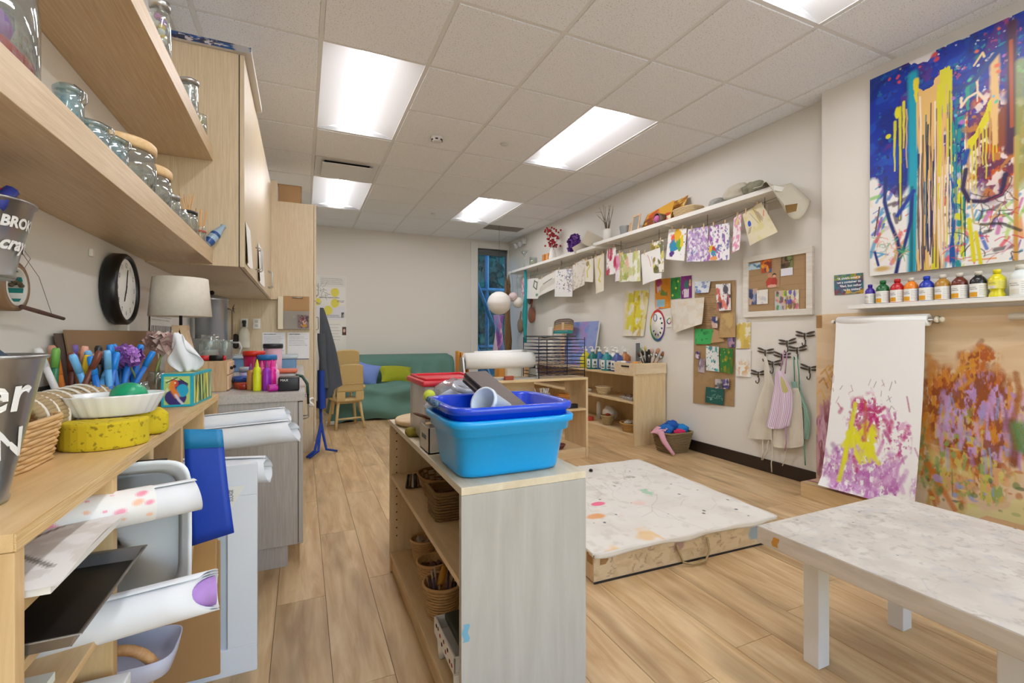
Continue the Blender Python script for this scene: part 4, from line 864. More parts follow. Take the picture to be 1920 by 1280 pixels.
# third bay: blue folder, boards
t = thing('blue_folder', 'dark blue card folder with turquoise top strip hanging from the cubby', 'folder', (-0.27, 1.50, 0.53))
def blue(u, v, o=0.0): return Vector(pix(345, 806, Y=1.50)).lerp(pix(417, 806, Y=1.50), u).lerp(Vector(pix(357, 1024, Y=1.47)).lerp(pix(439, 998, Y=1.47), u), v) + Vector((0, o - 0.012 * math.sin(PI * v), 0))
MB().grid(6, 10, lambda u, v: blue(u, v)).build('blue_card', mat('ultramarine card', '#0f3fae', 0.5), t, solid=0.003)
MB().grid(6, 2, lambda u, v: blue(u, v * 0.17 - 0.01, -0.0035)).build('turquoise_strip', mat('turquoise tape', '#1a7fb4', 0.4), t, solid=0.001)
tag(MB().box(-0.60, 1.60, 0.37, -0.228, 1.618, 0.62).build('tan_board', mat('tan board', '#b98f57', 0.6), bev=0.003), 'tan hardboard standing behind the blue folder', 'board')
t = thing('wooden_board', 'plywood board with a paint dot leaning out of the third bay', 'board', (-0.36, 1.47, 0.37))
MB().box(-0.12, -0.009, 0, 0.16, 0.009, 0.15, TR((-0.43, 1.445, 0.372), R(-28), 0, 0)).build('panel', PLY, t, bev=0.002); MB().ball((-0.34, 1.475, 0.46), (.005, .005, .005), 8, 6).build('paint_dot', mat('orange dot', '#e8673f', 0.6), t)
t = thing('folded_cardboard', 'brown folded cardboard with white torn corner leaning in the third bay', 'cardboard', (-0.24, 1.64, 0.05))
MB().box(-0.60, 1.635, 0.06, -0.224, 1.645, 0.46).build('panel', mat('kraft board', '#b08656', 0.75), t, bev=0.004); MB().prism([(-0.29, 0.50), (-0.235, 0.49), (-0.25, 0.53), (-0.272, 0.56)], 1.625, 1.629, 'Y').build('torn_paper', PAPER, t); MB().box(-0.235, 1.618, 0.28, -0.229, 1.624, 0.50, TR()).build('stick', BLACK, t)
t = thing('grey_tray', 'small lilac grey plastic tray low in the cubby', 'tray', (-0.31, 1.30, 0.3385))
mb = MB(); rows = [(0.85, 0.0), (0.9, 0.004), (1.0, 0.045), (0.97, 0.045), (0.86, 0.006)]; RR = superring(0.09, 0.075, 36, 4.5)
vs = [(-0.345 + p[0] * f, 1.28 + p[1] * f, 0.3385 + z) for f, z in rows for p in RR]; fs = [(k * 36 + i, k * 36 + (i + 1) % 36, k * 36 + 36 + (i + 1) % 36, k * 36 + 36 + i) for k in range(4) for i in range(36)] + [tuple(range(36))[::-1], tuple(4 * 36 + i for i in range(36))]
mb.add(vs, fs, True).build('body', mat('lilac grey plastic', '#b9bacb', 0.4), t)
t = tag(MB().tube([(-0.36 + 0.075 * math.cos(a), 1.23, 0.34 + 0.075 * math.sin(a)) for a in [PI * k / 16 for k in range(17)]], 0.011, 8).build('wooden_hoop', woodmat('hoop wood', '#a97a4a', '#c99a66', 'Y', 3, .5, 8)), 'half wooden hoop handle standing by the lilac tray', 'hoop')
t = thing('bark_bundle', 'clump of dark mossy bark on the board of the third bay', 'bark', (-0.42, 1.50, 0.369))
for k in range(16): MB().tube([(-0.48 + rnd.uniform(0, .15), 1.43 + rnd.uniform(0, .12), 0.374 + rnd.uniform(0, .02)) for _ in range(4)], 0.005, 5).build('strip', mat('dark bark', '#4b3f35', 0.95, noise=.3, nscale=40), t)
# white framed panel standing beside the base cabinet
t = thing('cupboard_leaf', 'white panelled cupboard door standing on the floor before the base cabinet', 'cupboard leaf', (-0.235, 1.715, 0.0))
FW = mat('frame white', '#e8ecf1', 0.5)
for b_ in ((-0.60, 1.7095, 0.0, -0.132, 1.728, 0.085), (-0.60, 1.7095, 0.565, -0.132, 1.728, 0.665), (-0.215, 1.7095, 0.085, -0.132, 1.728, 0.565), (-0.60, 1.7095, 0.085, -0.52, 1.728, 0.565)): MB().box(*b_).build('frame_rail', FW, t, bev=0.002)
MB().box(-0.52, 1.7185, 0.085, -0.215, 1.7235, 0.565).build('inset', mat('inset panel', '#c9d3da', 0.35), t)
tagc = thing('price_card', 'white card with black lettering tucked at the top of the panelled door', 'card', (-0.19, 1.70, 0.55))
MB().prism([(-0.245, 0.535), (-0.20, 0.535), (-0.165, 0.60), (-0.245, 0.60)], 1.700, 1.7015, 'Y').build('card', PAPER, tagc)
MB().add([(-0.20 - y * 0.7 - 0.003, 1.6993, 0.572 + x * 0.42) for x, y, z in textmesh('SOLAGE', 0.024)[0]], textmesh('SOLAGE', 0.024)[1]).build('lettering', BLACK, tagc)

# ================================================================ on the worktop
CT = 0.8105
def squeeze(lb, u, y, c, h=0.125, r=0.02, cap=None, tip=True, group='squeeze bottles on the worktop'):
    p = pix(u, 735, Y=y); t = thing('squeeze_bottle', lb, 'bottle', (p.x, y, CT), 0, group)
    MB().lathe([(0, 0), (r * .95, 0), (r, 0.004), (r, h * .55), (r * .86, h * .62), (r, h * .7), (r * .8, h * .82), (r * .45, h * .86), (0, h * .86)], (0, 0, 0), 18).build('body', mat('squeeze ' + c, c, 0.35), t, local=True)
    MB().lathe([(r * .48, h * .85), (r * .45, h * .93), (r * .12, h * 1.12), (0, h * 1.13)], (0, 0, 0), 14).build('nozzle', mat('squeeze ' + (cap or c), cap or c, 0.35), t, local=True)
    return t
squeeze('tan squeeze bottle beside the yellow one', 470, 2.60, '#c08a4c', 0.115, 0.017, '#7c3f86')
squeeze('bright yellow squeeze bottle at the worktop front', 482, 2.545, '#d8e01c', 0.135, 0.0185)
squeeze('pink squeeze bottle behind the yellow one', 491, 2.62, '#e0609a', 0.125, 0.018)
squeeze('purple squeeze bottle in the middle of the row', 500, 2.55, '#9a22b4', 0.128, 0.019, '#8b2a7a')
squeeze('magenta squeeze bottle right of the purple one', 510, 2.60, '#e5179a', 0.13, 0.019)
squeeze('pale pink squeeze bottle at the end of the row', 518, 2.63, '#e3b6c8', 0.11, 0.016)
p = pix(516, 730, Y=2.48); t = thing('squeeze_bottle', 'magenta squeeze bottle lying on its side at the worktop edge', 'bottle', (p.x, 2.48, CT), 0, 'squeeze bottles on the worktop')
MB().lathe([(0, 0), (0.015, 0), (0.017, 0.004), (0.017, 0.045), (0.012, 0.055), (0, 0.055)], (0, 0, 0), 16, M=TR((-0.03, 0, 0.0175), 0, R(90), R(20))).build('body', mat('squeeze #c0219a', '#c0219a', 0.35), t, local=True)
t = thing('black_case', 'small black box case at the worktop corner', 'case', (-0.055, 2.52, CT))
MB().rbox(-0.105, 2.475, CT, -0.012, 2.57, CT + 0.066, 0.008).build('body', mat('case black', '#1a1820', 0.4), t)
vs, fs = textmesh('MAX', 0.016); MB().add([(-0.078 + x, 2.4742, CT + 0.052 + y) for x, y, z in vs], fs).build('lettering', PAPER, t)
t = thing('food_tub', 'clear tub with orange lid behind the black case', 'tub', (-0.09, 2.70, CT))
MB().rbox(-0.145, 2.64, CT, -0.03, 2.76, CT + 0.075, 0.01).build('body', glassmat('tub plastic', '#e9dbd8', 0.2, 0.5), t); MB().rbox(-0.152, 2.633, CT + 0.075, -0.023, 2.767, CT + 0.092, 0.006).build('lid', mat('orange lid', '#cf6442', 0.4), t)
def pot(lb, u, v, y, r, h, c, lc, cat='tub', base=None):
    p = pix(u, v, Y=y); z = base if base is not None else CT; t = thing('paint_tub', lb, cat, (p.x, y, z), 0, 'paint tubs on the worktop')
    MB().lathe([(0, 0), (r * .86, 0), (r * .88, 0.004), (r, h), (0, h)], (0, 0, 0), 28).build('body', mat('tub ' + c, c, 0.4, noise=.1, nscale=20), t, local=True)
    MB().lathe([(0, h), (r * 1.06, h - 0.008), (r * 1.08, h + 0.012), (r * 1.02, h + 0.018), (0, h + 0.018)], (0, 0, 0), 28).build('lid', mat('tublid ' + lc, lc, 0.4), t, local=True); return t
pot('magenta paint tub with red lid', 476, 690, 2.86, 0.05, 0.165, '#b01a50', '#d8321e')
pot('pink paint tub with blue lid', 501, 690, 2.80, 0.045, 0.145, '#cf2a86', '#1f74b8')
pot('pale paint tub with dark lid behind the pink tub', 512, 690, 3.10, 0.05, 0.20, '#c9a0ae', '#22262c')
pot('small white pot with grey lid', 459, 700, 2.78, 0.026, 0.085, '#b9b3d8', '#aeb6bb')
pot('stacked low pot with blue lid', 452, 720, 2.72, 0.036, 0.042, '#b4532f', '#2a4f9c')
t = thing('red_bowl', 'small red bowl at the front of the worktop', 'bowl', (pix(457, 728, Y=2.64).x, 2.645, CT))
MB().lathe([(0, 0), (0.018, 0), (0.022, 0.003), (0.034, 0.026), (0.031, 0.026), (0.018, 0.006), (0, 0.005)], (0, 0, 0), 24).build('body', mat('red glaze', '#a83422', 0.3), t, local=True)
for (x0, x1, y0, z1, lb) in ((-0.50, -0.20, 3.95, 0.925, 'blue storage bin with grey lid at the back of the worktop, left one'), (-0.195, -0.03, 3.80, 0.925, 'blue storage bin with pale grey lid near the worktop edge')):
    t = thing('storage_bin', lb, 'bin', ((x0 + x1) / 2, y0 + 0.2, CT), 0, 'storage bins on the worktop')
    MB().prism([(x0 + 0.012, y0 + 0.012), (x1 - 0.012, y0 + 0.012), (x1 - 0.012, y0 + 0.388), (x0 + 0.012, y0 + 0.388)], CT, z1 - 0.018).build('body', mat('bin blue', '#6d93bd', 0.35), t, bev=0.01)
    MB().rbox(x0, y0, z1 - 0.018, x1, y0 + 0.40, z1 + 0.004, 0.007).build('lid', mat('bin lid', '#b9c4cb', 0.4), t)
t = thing('green_cable', 'dark green cable draped over the worktop edge', 'cable', (0.0, 2.7, CT))
for k in range(4): MB().tube([(-0.10, 2.72 + k * .01, CT + 0.03), (-0.05, 2.70 + k * .012, CT + 0.062), (0.0, 2.68 + k * .012, CT + 0.052), (0.025, 2.66 + k * .01, CT + 0.012), (0.028, 2.65 + k * .01, CT - 0.04)], 0.007, 8).build('strand', mat('green cable', ['#1e4636', '#2b6a4c', '#33413c', '#26372f'][k], 0.5), t)
MB().tube([(0.028, 2.66, CT - 0.04), (0.029, 2.66, CT - 0.09)], 0.006, 8).build('plug', BLACK, t)
t = thing('child_lock', 'white child lock looped on the base cabinet handles', 'lock', (0.035, 2.99, 0.66))
MB().tube([(0.048 + 0.012 * math.sin(2 * a), 2.99 + 0.05 * math.cos(a), 0.685 + 0.022 * math.sin(a)) for a in [2 * PI * k / 24 for k in range(24)]], 0.006, 8, closed=True).build('loop', WHITE, t)
# ---- on the side of the tall cabinet
YT = 4.7395
def plate(lb, u0, v0, u1, v1, nm='outlet'):
    a, b_ = pix(u0, v1, Y=YT), pix(u1, v0, Y=YT); t = thing(nm, lb, 'outlet', (a.x, YT, a.z), 0, 'outlets above the worktop')
    MB().rbox(a.x, YT - 0.006, a.z, b_.x, YT - 0.0005, b_.z, 0.002).build('cover', WHITE, t)
    for z in (.3, .7): MB().box((a.x + b_.x) / 2 - 0.012, YT - 0.0075, a.z + (b_.z - a.z) * z - 0.012, (a.x + b_.x) / 2 + 0.012, YT - 0.006, a.z + (b_.z - a.z) * z + 0.012).build('socket', mat('socket grey', '#c9c7c2', .5), t)
plate('white wall outlet behind the spray bottle', 451, 597, 465, 614); plate('white wall outlet right of the spray bottle', 474, 597, 488, 616)
p = pix(458, 652, Y=4.70); t = thing('spray_bottle', 'frosted spray bottle with black nozzle hung beside the outlets', 'bottle', (p.x, 4.70, p.z))
MB().lathe([(0, 0), (0.042, 0), (0.045, 0.006), (0.045, 0.13), (0.03, 0.165), (0.016, 0.185), (0, 0.185)], (0, 0, 0), 20, sx=.95, sy=.6).build('body', mat('frosted plastic', '#e6e1d2', 0.4), t, local=True); MB().box(-0.012, -0.02, 0.185, 0.012, 0.012, 0.215).box(-0.014, -0.035, 0.215, 0.014, 0.016, 0.24).build('nozzle', BLACK, t, local=True); MB().box(-0.02, 0.0, 0.10, 0.02, 0.039, 0.11).build('hook', WHITE, t, local=True)
t = thing('clipboard_pocket', 'clipboard with clear pocket and photo on the tall cabinet side', 'clipboard', (-0.045, YT, 1.137))
a0, b0 = pix(534, 617, Y=YT), pix(580, 556, Y=YT)
MB().box(a0.x - .01, YT - 0.006, a0.z, b0.x, YT - 0.0005, b0.z).build('board', KRAFT, t); MB().box(a0.x - .01, YT - 0.045, a0.z, b0.x, YT - 0.006, a0.z + 0.165).build('pocket', glassmat('acrylic', '#e8e2da', 0.05, 0.35), t)
MB().box(a0.x - .055, YT - 0.05, a0.z, a0.x - .012, YT - 0.0005, b0.z - 0.01).build('file_rack', mat('cream rack', '#e5dcc4', 0.5), t)
MB().tube([(a0.x + 0.06, YT - 0.009, b0.z - 0.012), (a0.x + 0.15, YT - 0.009, b0.z - 0.012)], 0.006, 8).build('clip', STEEL, t)
a = Art(36, 44, '#7d6a6c'); a.blob(.5, .45, .3, .35, '#d8b0a4', 1, .2, .5, 3); a.blob(.45, .7, .2, .15, '#8c4a58', 1, .2, .5, 5); a.blob(.6, .2, .25, .12, '#c08a3a', 1, .3, .5, 7); a.wash('#3a2a30', .55, .65, 5, 5, 2, .8)
artmesh('photo_print', a, lambda u, v: (b0.x - 0.10 + 0.095 * u, YT - 0.046, a0.z + 0.01 + 0.12 * v), parent=t)
for k, (u0, u1) in enumerate(((492, 535), (539, 580))):
    p0, p1 = pix(u0, 675, Y=YT), pix(u1, 623, Y=YT); a = Art(50, 64, '#e9eaf0'); a.lines_of_text(.08, .9, .6, .96, 1, '#222222', 3 + k, .03); a.lines_of_text(.08, .25 if k == 0 else .5, .94, .86, 11 if k == 0 else 6, '#6d6f76', 5 + k, .014)
    if k: a.rect(.35, .02, .97, .045, '#1c1c24')
    artmesh('printed_notice', a, lambda u, v: (p0.x + (p1.x - p0.x) * u, YT - 0.003 - 0.002 * math.sin(PI * u), p0.z + (p1.z - p0.z) * v), label=('left' if k == 0 else 'right') + ' of two laminated text notices on the tall cabinet side', cat='notice', group='laminated notices')
# garment on the tall cabinet front
t = thing('smock', 'dark grey smock hanging from a hook on the tall cabinet', 'smock', (0.20, 5.0, 0.30))
CLOTH = mat('grey cotton', '#4a4f57', 0.9, noise=0.1, nscale=18)
def smock(u, v):
    a = u * 2 * PI; w = 0.018 + 0.085 * v ** 0.75; pl = 1 + 0.22 * math.sin(5 * a + 1.5 * v) * min(1, v * 2)
    return (0.165 + 0.035 * v + 0.10 * v * (1 - v) * 0.3 + w * 1.3 * max(-.35, math.cos(a)) * pl, 4.90 + w * 0.75 * math.sin(a) * pl, 1.35 - 0.83 * v - 0.09 * v * math.cos(a - 0.6) * -1)
MB().grid(60, 26, smock).build('cloth', CLOTH, t)
MB().grid(14, 20, lambda u, v: (0.165 + 0.03 * v + 0.034 * math.cos(u * 2 * PI) * (1 + .1 * math.sin(9 * v)), 4.80 + 0.03 * math.sin(u * 2 * PI), 1.10 - 0.52 * v)).build('sleeve', CLOTH, t)
MB().tube([(0.122, 4.90, 1.40), (0.16, 4.90, 1.385), (0.168, 4.90, 1.41)], 0.006, 6).build('hook', STEEL, t)
t = thing('blue_apron', 'royal blue apron with long straps hanging under the grey smock', 'apron', (0.17, 4.9, 0.0))
RB = mat('royal blue cloth', '#1b3f9c', 0.85)
MB().grid(30, 12, lambda u, v: (0.17 + 0.035 * math.cos(u * 2 * PI) * (1 + .2 * math.sin(6 * PI * u)), 4.80 + 0.06 * math.sin(u * 2 * PI), 0.75 - 0.36 * v)).build('cloth', RB, t)
for k, (y0, pts) in enumerate(((4.82, [(575, 857), (590, 845)]), (4.86, [(580, 858), (597, 845)]), (4.90, [(632, 845), (612, 842)]))):
    e_, m_ = pix(*pts[0], Z=0.012), pix(*pts[1], Z=0.05)
    MB().tube([(0.16, y0, 0.40), (0.165, y0, 0.25), (0.5 * (0.165 + m_.x), (y0 + m_.y) / 2, 0.14), m_, e_], [0.014, 0.014, 0.013, 0.012, 0.010], 6).build('strap', RB, t)
# ================================================================ island shelf
IX0, IX1, IY0, IY1, IZ = 0.365, 0.735, 1.125, 2.19, 0.69
GREYW = woodmat('whitewashed plywood', '#aeaaa2', '#bab7b0', 'Z', 1.2, 0.5, 10, bump=0.02)
BIRCH = woodmat('birch board', '#d8b98a', '#e8cfa5', 'Y', 1.4, 0.45, 8, bump=0.02)
BIRCHX = woodmat('birch board across', '#d8b98a', '#e8cfa5', 'X', 1.4, 0.45, 8, bump=0.02)
BIRCHZ = woodmat('birch board upright', '#d6b88a', '#e7cfa6', 'Z', 1.4, 0.45, 8, bump=0.02)
t = thing('island_shelf', 'low open plywood shelf unit carrying the blue tubs', 'shelf', ((IX0 + IX1) / 2, (IY0 + IY1) / 2, 0))
MB().box(IX0, IY0, IZ - 0.02, IX1, IY1, IZ).build('top_panel', woodmat('pale washed birch', '#d3c4a6', '#e2d6bd', 'Y', 1.4, .45, 8, bump=.02), t, bev=0.0015)
MB().box(IX0, IY0, 0, IX1, IY0 + 0.019, IZ - 0.0205).build('end_panel', GREYW, t, bev=0.0015)
MB().box(IX0, IY1 - 0.019, 0, IX1, IY1, IZ - 0.0205).build('end_panel', BIRCHZ, t, bev=0.0015)
MB().box(IX1 - 0.008, IY0 + 0.0195, 0.05, IX1 - 0.001, IY1 - 0.0195, IZ - 0.0205).build('back_panel', BIRCHZ, t)
MB().box(IX0 + 0.004, IY0 + 0.0195, 0.426, IX1 - 0.0085, IY1 - 0.0195, 0.444).build('shelf_board', BIRCH, t, bev=0.001)
MB().box(IX0 + 0.002, IY0 + 0.0195, 0.069, IX1 - 0.0085, IY1 - 0.0195, 0.087).build('bottom_board', BIRCH, t, bev=0.001)
MB().box(IX0 + 0.010, IY0 + 0.0195, 0.0, IX0 + 0.028, IY1 - 0.0195, 0.0685).build('plinth', BIRCH, t)
for x in (IX0 + 0.03, IX1 - 0.05):
    for k in range(14): MB().cyl((0, 0, 0), 0.003, 0.0012, 8, M=TR((x, IY1 - 0.0192, 0.16 + k * 0.036), R(90), 0, 0)).build('peg_hole', SHADOWGAP, t)
MB().grid(3, 6, lambda u, v: (IX0 + 0.004 + 0.016 * u + 0.003 * math.sin(9 * v), IY0 - 0.0006, 0.30 + 0.045 * v)).build('blue_paint_smear', mat('dry blue paint', '#6fa6c0', 0.6), t)
# ---- plastic tubs
def washtub(name, lb, c, rim, bot, h, m, ky=1.0, cat='tub', group=None):
    t = thing(name, lb, cat, c, 0, group); N = 64
    def ring(rx, ry, z, k=6): return [(p[0], p[1], z) for p in superring(rx, ry, N, k)]
    rx, ry = rim; bx, by = bot
    rows = [ring(bx - .02, by - .02, 0.0), ring(bx - .004, by - .004, 0.004), ring(bx, by, 0.014), ring(rx - .022, ry - .022, h - .045), ring(rx - .012, ry - .012, h - .042), ring(rx - .010, ry - .010, h - .022), ring(rx, ry, h - .018), ring(rx + .001, ry + .001, h - .004), ring(rx - .002, ry - .002, h), ring(rx - .016, ry - .016, h), ring(rx - .022, ry - .022, h - .006), ring(bx - .005, by - .005, 0.016), ring(bx - .02, by - .02, 0.008)]
    vs = [p for r_ in rows for p in r_]; n = len(rows)
    fs = [(k * N + i, k * N + (i + 1) % N, k * N + N + (i + 1) % N, k * N + N + i) for k in range(n - 1) for i in range(N)] + [tuple(range(N))[::-1], tuple((n - 1) * N + i for i in range(N))]
    MB().add(vs, fs, True).build('body', m, t, local=True); return t
TX, TY = 0.535, 1.30
washtub('wash_tub', 'light blue plastic wash tub standing on the island shelf', (TX, TY, IZ + 0.0005), (0.192, 0.165), (0.155, 0.125), 0.160, mat('cyan plastic', '#04a2ea', 0.3, coat=.2), group='nested plastic tubs')
washtub('wash_tub', 'dark blue plastic tub nested inside the light blue one', (TX, TY, IZ + 0.045), (0.188, 0.160), (0.145, 0.118), 0.150, mat('cobalt plastic', '#0342d2', 0.25, coat=.3), group='nested plastic tubs')
zt = IZ + 0.06
DK = mat('dark frame', '#5c4f48', 0.5); DK2 = mat('darker frame', '#3a322f', 0.5)
t = thing('dark_boards', 'stack of dark flat boards leaning in the dark blue tub', 'boards', (0.56, 1.34, zt + 0.01))
p0, p1 = pix(885, 700, Y=1.42), pix(960, 765, Y=1.24)
def leanboard(o, m, wd=0.085):
    d = Vector((p1.x - p0.x, p1.y - p0.y, p1.z - p0.z)); dn = d.normalized(); sd = Vector((0.30, 0.75, 0.30)).normalized(); sd = (sd - sd.dot(dn) * dn).normalized(); nn = dn.cross(sd).normalized()
    vs = []
    for k in (0, 1):
        for a, b in ((0, 0), (1, 0), (1, 1), (0, 1)): vs.append(Vector(p0) + d * a * 1.12 + sd * wd * (b - .35) + nn * (o + 0.006 * k))
    MB().add(vs, [(3, 2, 1, 0), (4, 5, 6, 7), (0, 1, 5, 4), (1, 2, 6, 5), (2, 3, 7, 6), (3, 0, 4, 7)]).build('board', m, t)
for k, m_ in enumerate((DK, DK2, mat('grey brown board', '#8a7866', 0.6), DK2)): leanboard(-0.009 * k, m_)
t = thing('plastic_cup', 'white plastic beaker lying in the dark blue tub', 'beaker', (0.46, 1.22, zt))
qa, qb = pix(958, 782, Y=1.28), pix(905, 752, Y=1.215); dv = qb - qa
MB().lathe([(0, 0.0), (0.030, 0), (0.033, 0.004), (0.039, dv.length - .014), (0.043, dv.length - .012), (0.043, dv.length), (0.036, dv.length), (0.030, 0.010), (0, 0.008)], (0, 0, 0), 26, M=Matrix.Translation(qa) @ dv.to_track_quat('Z', 'Y').to_matrix().to_4x4()).build('body', mat('white translucent plastic', '#d5e2ec', 0.35), t)
t = thing('speckled_brush', 'dark blue speckled brush handle over the tub rim', 'brush', (0.40, 1.3, zt + .12))
MB().tube([pix(803, 748, Y=1.33), pix(822, 760, Y=1.28), pix(850, 771, Y=1.23)], [0.009, 0.011, 0.008], 10).build('handle', specklemat('speckled blue', '#24466e', '#7ea3b8', 260, .5, .6), t)
# clear bag with tape ring
t = thing('clear_bag', 'clear plastic bag with a white ring of tape behind the blue tub', 'bag', (0.47, 1.60, IZ + 0.15))
c = pix(858, 730, Y=1.56)
MB().ball(c, (0.085, 0.06, 0.038), 20, 12, fn=lambda p: 1 + 0.10 * math.sin(9 * p.x + 3) * math.cos(8 * p.y + 5 * p.z)).build('film', glassmat('bag film', '#f2f4f8', 0.08, 0.22), t)
MB().lathe([(0.030, 0), (0.040, 0), (0.040, 0.016), (0.030, 0.016), (0.030, 0)], (0, 0, 0), 28, M=TR((c.x + .02, c.y, c.z), R(20), R(10), 0)).build('tape_ring', mat('tape white', '#dfe5f2', 0.5), t)
MB().tube([(c.x - 0.02, c.y, c.z - .01), (c.x - 0.08, c.y - .01, c.z - 0.035), (c.x - 0.12, c.y - .03, c.z - 0.05)], [0.016, 0.014, 0.010], 8).build('bag_tail', mat('tape white', '#dfe5f2', 0.5), t)
# container with red lid
t = thing('food_container', 'clear container with bright red lid on the island shelf', 'container', (0.50, 1.74, IZ))
MB().rbox(0.392, 1.62, IZ + 0.0005, 0.612, 1.88, 0.902, 0.02).build('body', glassmat('frosted container', '#e9e2da', 0.25, 0.62), t)
MB().rbox(0.382, 1.61, 0.895, 0.622, 1.89, 0.915, 0.006).build('lid', mat('lid red', '#cf2233', 0.35), t)
MB().tube([(0.40, 1.628, 0.917), (0.604, 1.628, 0.917), (0.604, 1.872, 0.917), (0.40, 1.872, 0.917)], 0.007, 6, closed=True).build('lid_ridge', mat('lid red', '#cf2233', 0.35), t)
MB().rbox(0.42, 1.65, 0.695, 0.585, 1.85, 0.80, 0.03).build('contents', mat('pale contents', '#d9c9c4', 0.8), t)
# cardboard tray with wooden tools
t = thing('cardboard_tray', 'white printed cardboard tray beside the blue tubs', 'tray', (0.42, 1.58, IZ))
mb = MB(); x0, x1, y0, y1, z0, z1 = 0.372, 0.53, 1.485, 1.605, IZ + 0.0005, IZ + 0.085
for b_ in ((x0, y0, z0, x1, y1, z0 + .004), (x0, y0, z0, x0 + .004, y1, z1), (x1 - .004, y0, z0, x1, y1, z1), (x0, y0, z0, x1, y0 + .004, z1), (x0, y1 - .004, z0, x1, y1, z1)): mb.box(*b_)
mb.build('carton', mat('white carton board', '#cfc4b6', 0.7), t)
for k in range(4): MB().box(x0 - 0.0012, 1.52 + k * .016, IZ + .042, x0 - .0002, 1.53 + k * .016, IZ + .056).build('printed_mark', mat('print grey', '#5f6660', 0.7), t)
def spoon(lb, a, b, c1='#6b4224', bowl=0.016):
    t = thing('wooden_spoon', lb, 'spoon', b, 0, 'wooden tools in the cardboard tray'); a, b = Vector(a), Vector(b)
    MB().tube([a, a.lerp(b, .7), b], [0.0045, 0.005, 0.006], 8).build('handle', mat('wood ' + c1, c1, 0.5), t); q = (a - b).to_track_quat('Z', 'Y').to_matrix().to_4x4()
    MB().ball((0, 0, 0), (bowl, bowl * .35, bowl * 1.6), 14, 10, M=Matrix.Translation(b) @ q).build('bowl', mat('wood ' + c1, c1, 0.5), t)
spoon('dark wooden spoon in the cardboard tray', (0.47, 1.56, IZ + 0.075), (0.365, 1.575, IZ + 0.115), '#5e3a20')
spoon('pale wooden spoon lying across the cardboard tray', (0.50, 1.54, IZ + 0.10), (0.40, 1.61, IZ + 0.098), '#c79a62', 0.014)
spoon('light wooden spatula in the cardboard tray', (0.49, 1.59, IZ + 0.09), (0.385, 1.52, IZ + 0.095), '#d8b584', 0.012)
tag(MB().ball(pix(805, 742, Y=1.50), 0.020, 18, 12).build('felt_ball', mat('tennis felt', '#c3cc4a', 0.95)), 'small yellow-green ball beside the clear bag', 'ball')
p = pix(775, 818, Z=IZ); tag(MB().rbox(p.x - .028, p.y - .02, IZ + .0005, p.x + .038, p.y + .035, IZ + .033, 0.013).build('olive_sponge', mat('olive sponge', '#8b7d2c', 0.9, noise=.15, nscale=40)), 'olive sponge on the edge of the island shelf', 'sponge')
t = thing('turntable', 'round wooden turntable at the far end of the island shelf', 'turntable', (0.52, 2.03, IZ + .0005))
MB().lathe([(0, 0), (0.10, 0), (0.10, 0.008), (0, 0.008)], (0, 0, 0), 32).build('foot', PINE, t, local=True); MB().lathe([(0, 0.008), (0.152, 0.008), (0.156, 0.012), (0.156, 0.022), (0.152, 0.026), (0, 0.026)], (0, 0, 0), 48).build('disc', BIRCHX, t, local=True)
tag(MB().rbox(0.50, 2.0, IZ + .0275, 0.58, 2.06, IZ + .045, 0.008).build('wood_scraper', mat('wood #c79a62', '#c79a62', .5)), 'small wooden block on the turntable', 'block')
# ---- on the island boards
basket('bread_basket', 'wicker basket with dark lining on the middle island board', 'basket', (0.50, 1.80, 0.4445), (0.055, 0.075), (0.085, 0.10), 0.085, WICKD, rows=8, stakes=20, lining=mat('pale lining', '#c9b9a0', .9))
t = basket('seagrass_box', 'square woven seagrass basket on the middle island board', 'basket', (0.475, 1.60, 0.4445), (0.062, 0.062), (0.065, 0.065), 0.095, mat('seagrass brown', '#8a6a3e', .8, noise=.3, nscale=60), rows=10, stakes=20, k=8)
t = thing('brush_bundle', 'dark brushes lying on the middle island board', 'brushes', (0.42, 1.98, 0.4445))
for k in range(7): MB().tube([(0.39 + k * .012, 1.92, .455 + .004 * (k % 2)), (0.43 + k * .01, 2.08, .456)], 0.006, 6).build('brush', mat('brush dark %d' % (k % 3), ['#2a2522', '#6b4a30', '#b9b3aa'][k % 3], .5), t)
rb = []
for (x, y, r, h, lb) in ((0.455, 1.615, 0.068, 0.115, 'round wicker basket full of dark paint brushes on the bottom board'), (0.47, 1.815, 0.060, 0.10, 'middle round wicker basket on the bottom island board'), (0.49, 2.05, 0.055, 0.09, 'farthest round wicker basket on the bottom island board')):
    b_ = basket('round_basket', lb, 'basket', (x, y, 0.0875), (r * .72, r * .72), (r, r), h, WICK, rows=11, stakes=20, k=2, group='round wicker baskets', strand=.0035); rb.append(b_)
t = thing('paint_brushes', 'paint brushes standing in the nearest round wicker basket', 'brushes', (0.455, 1.615, 0.10))
for k in range(16):
    a = rnd.uniform(0, 6.28); q0 = Vector((0.455 + .03 * math.cos(a), 1.615 + .03 * math.sin(a), 0.105)); q1 = Vector((0.455 + .055 * math.cos(a), 1.615 + .055 * math.sin(a), 0.215 + rnd.uniform(0, .03)))
    MB().tube([q0, q1], 0.004, 6).build('brush', mat('brush wood %d' % (k % 4), ['#3a2a22', '#8a6a4a', '#c9bda8', '#4d3a5a'][k % 4], .5), t)
MB().tube([(0.44, 1.60, .2), (0.47, 1.64, .24)], .012, 8).build('brush', mat('mustard grip', '#c98f2c', .5), t)
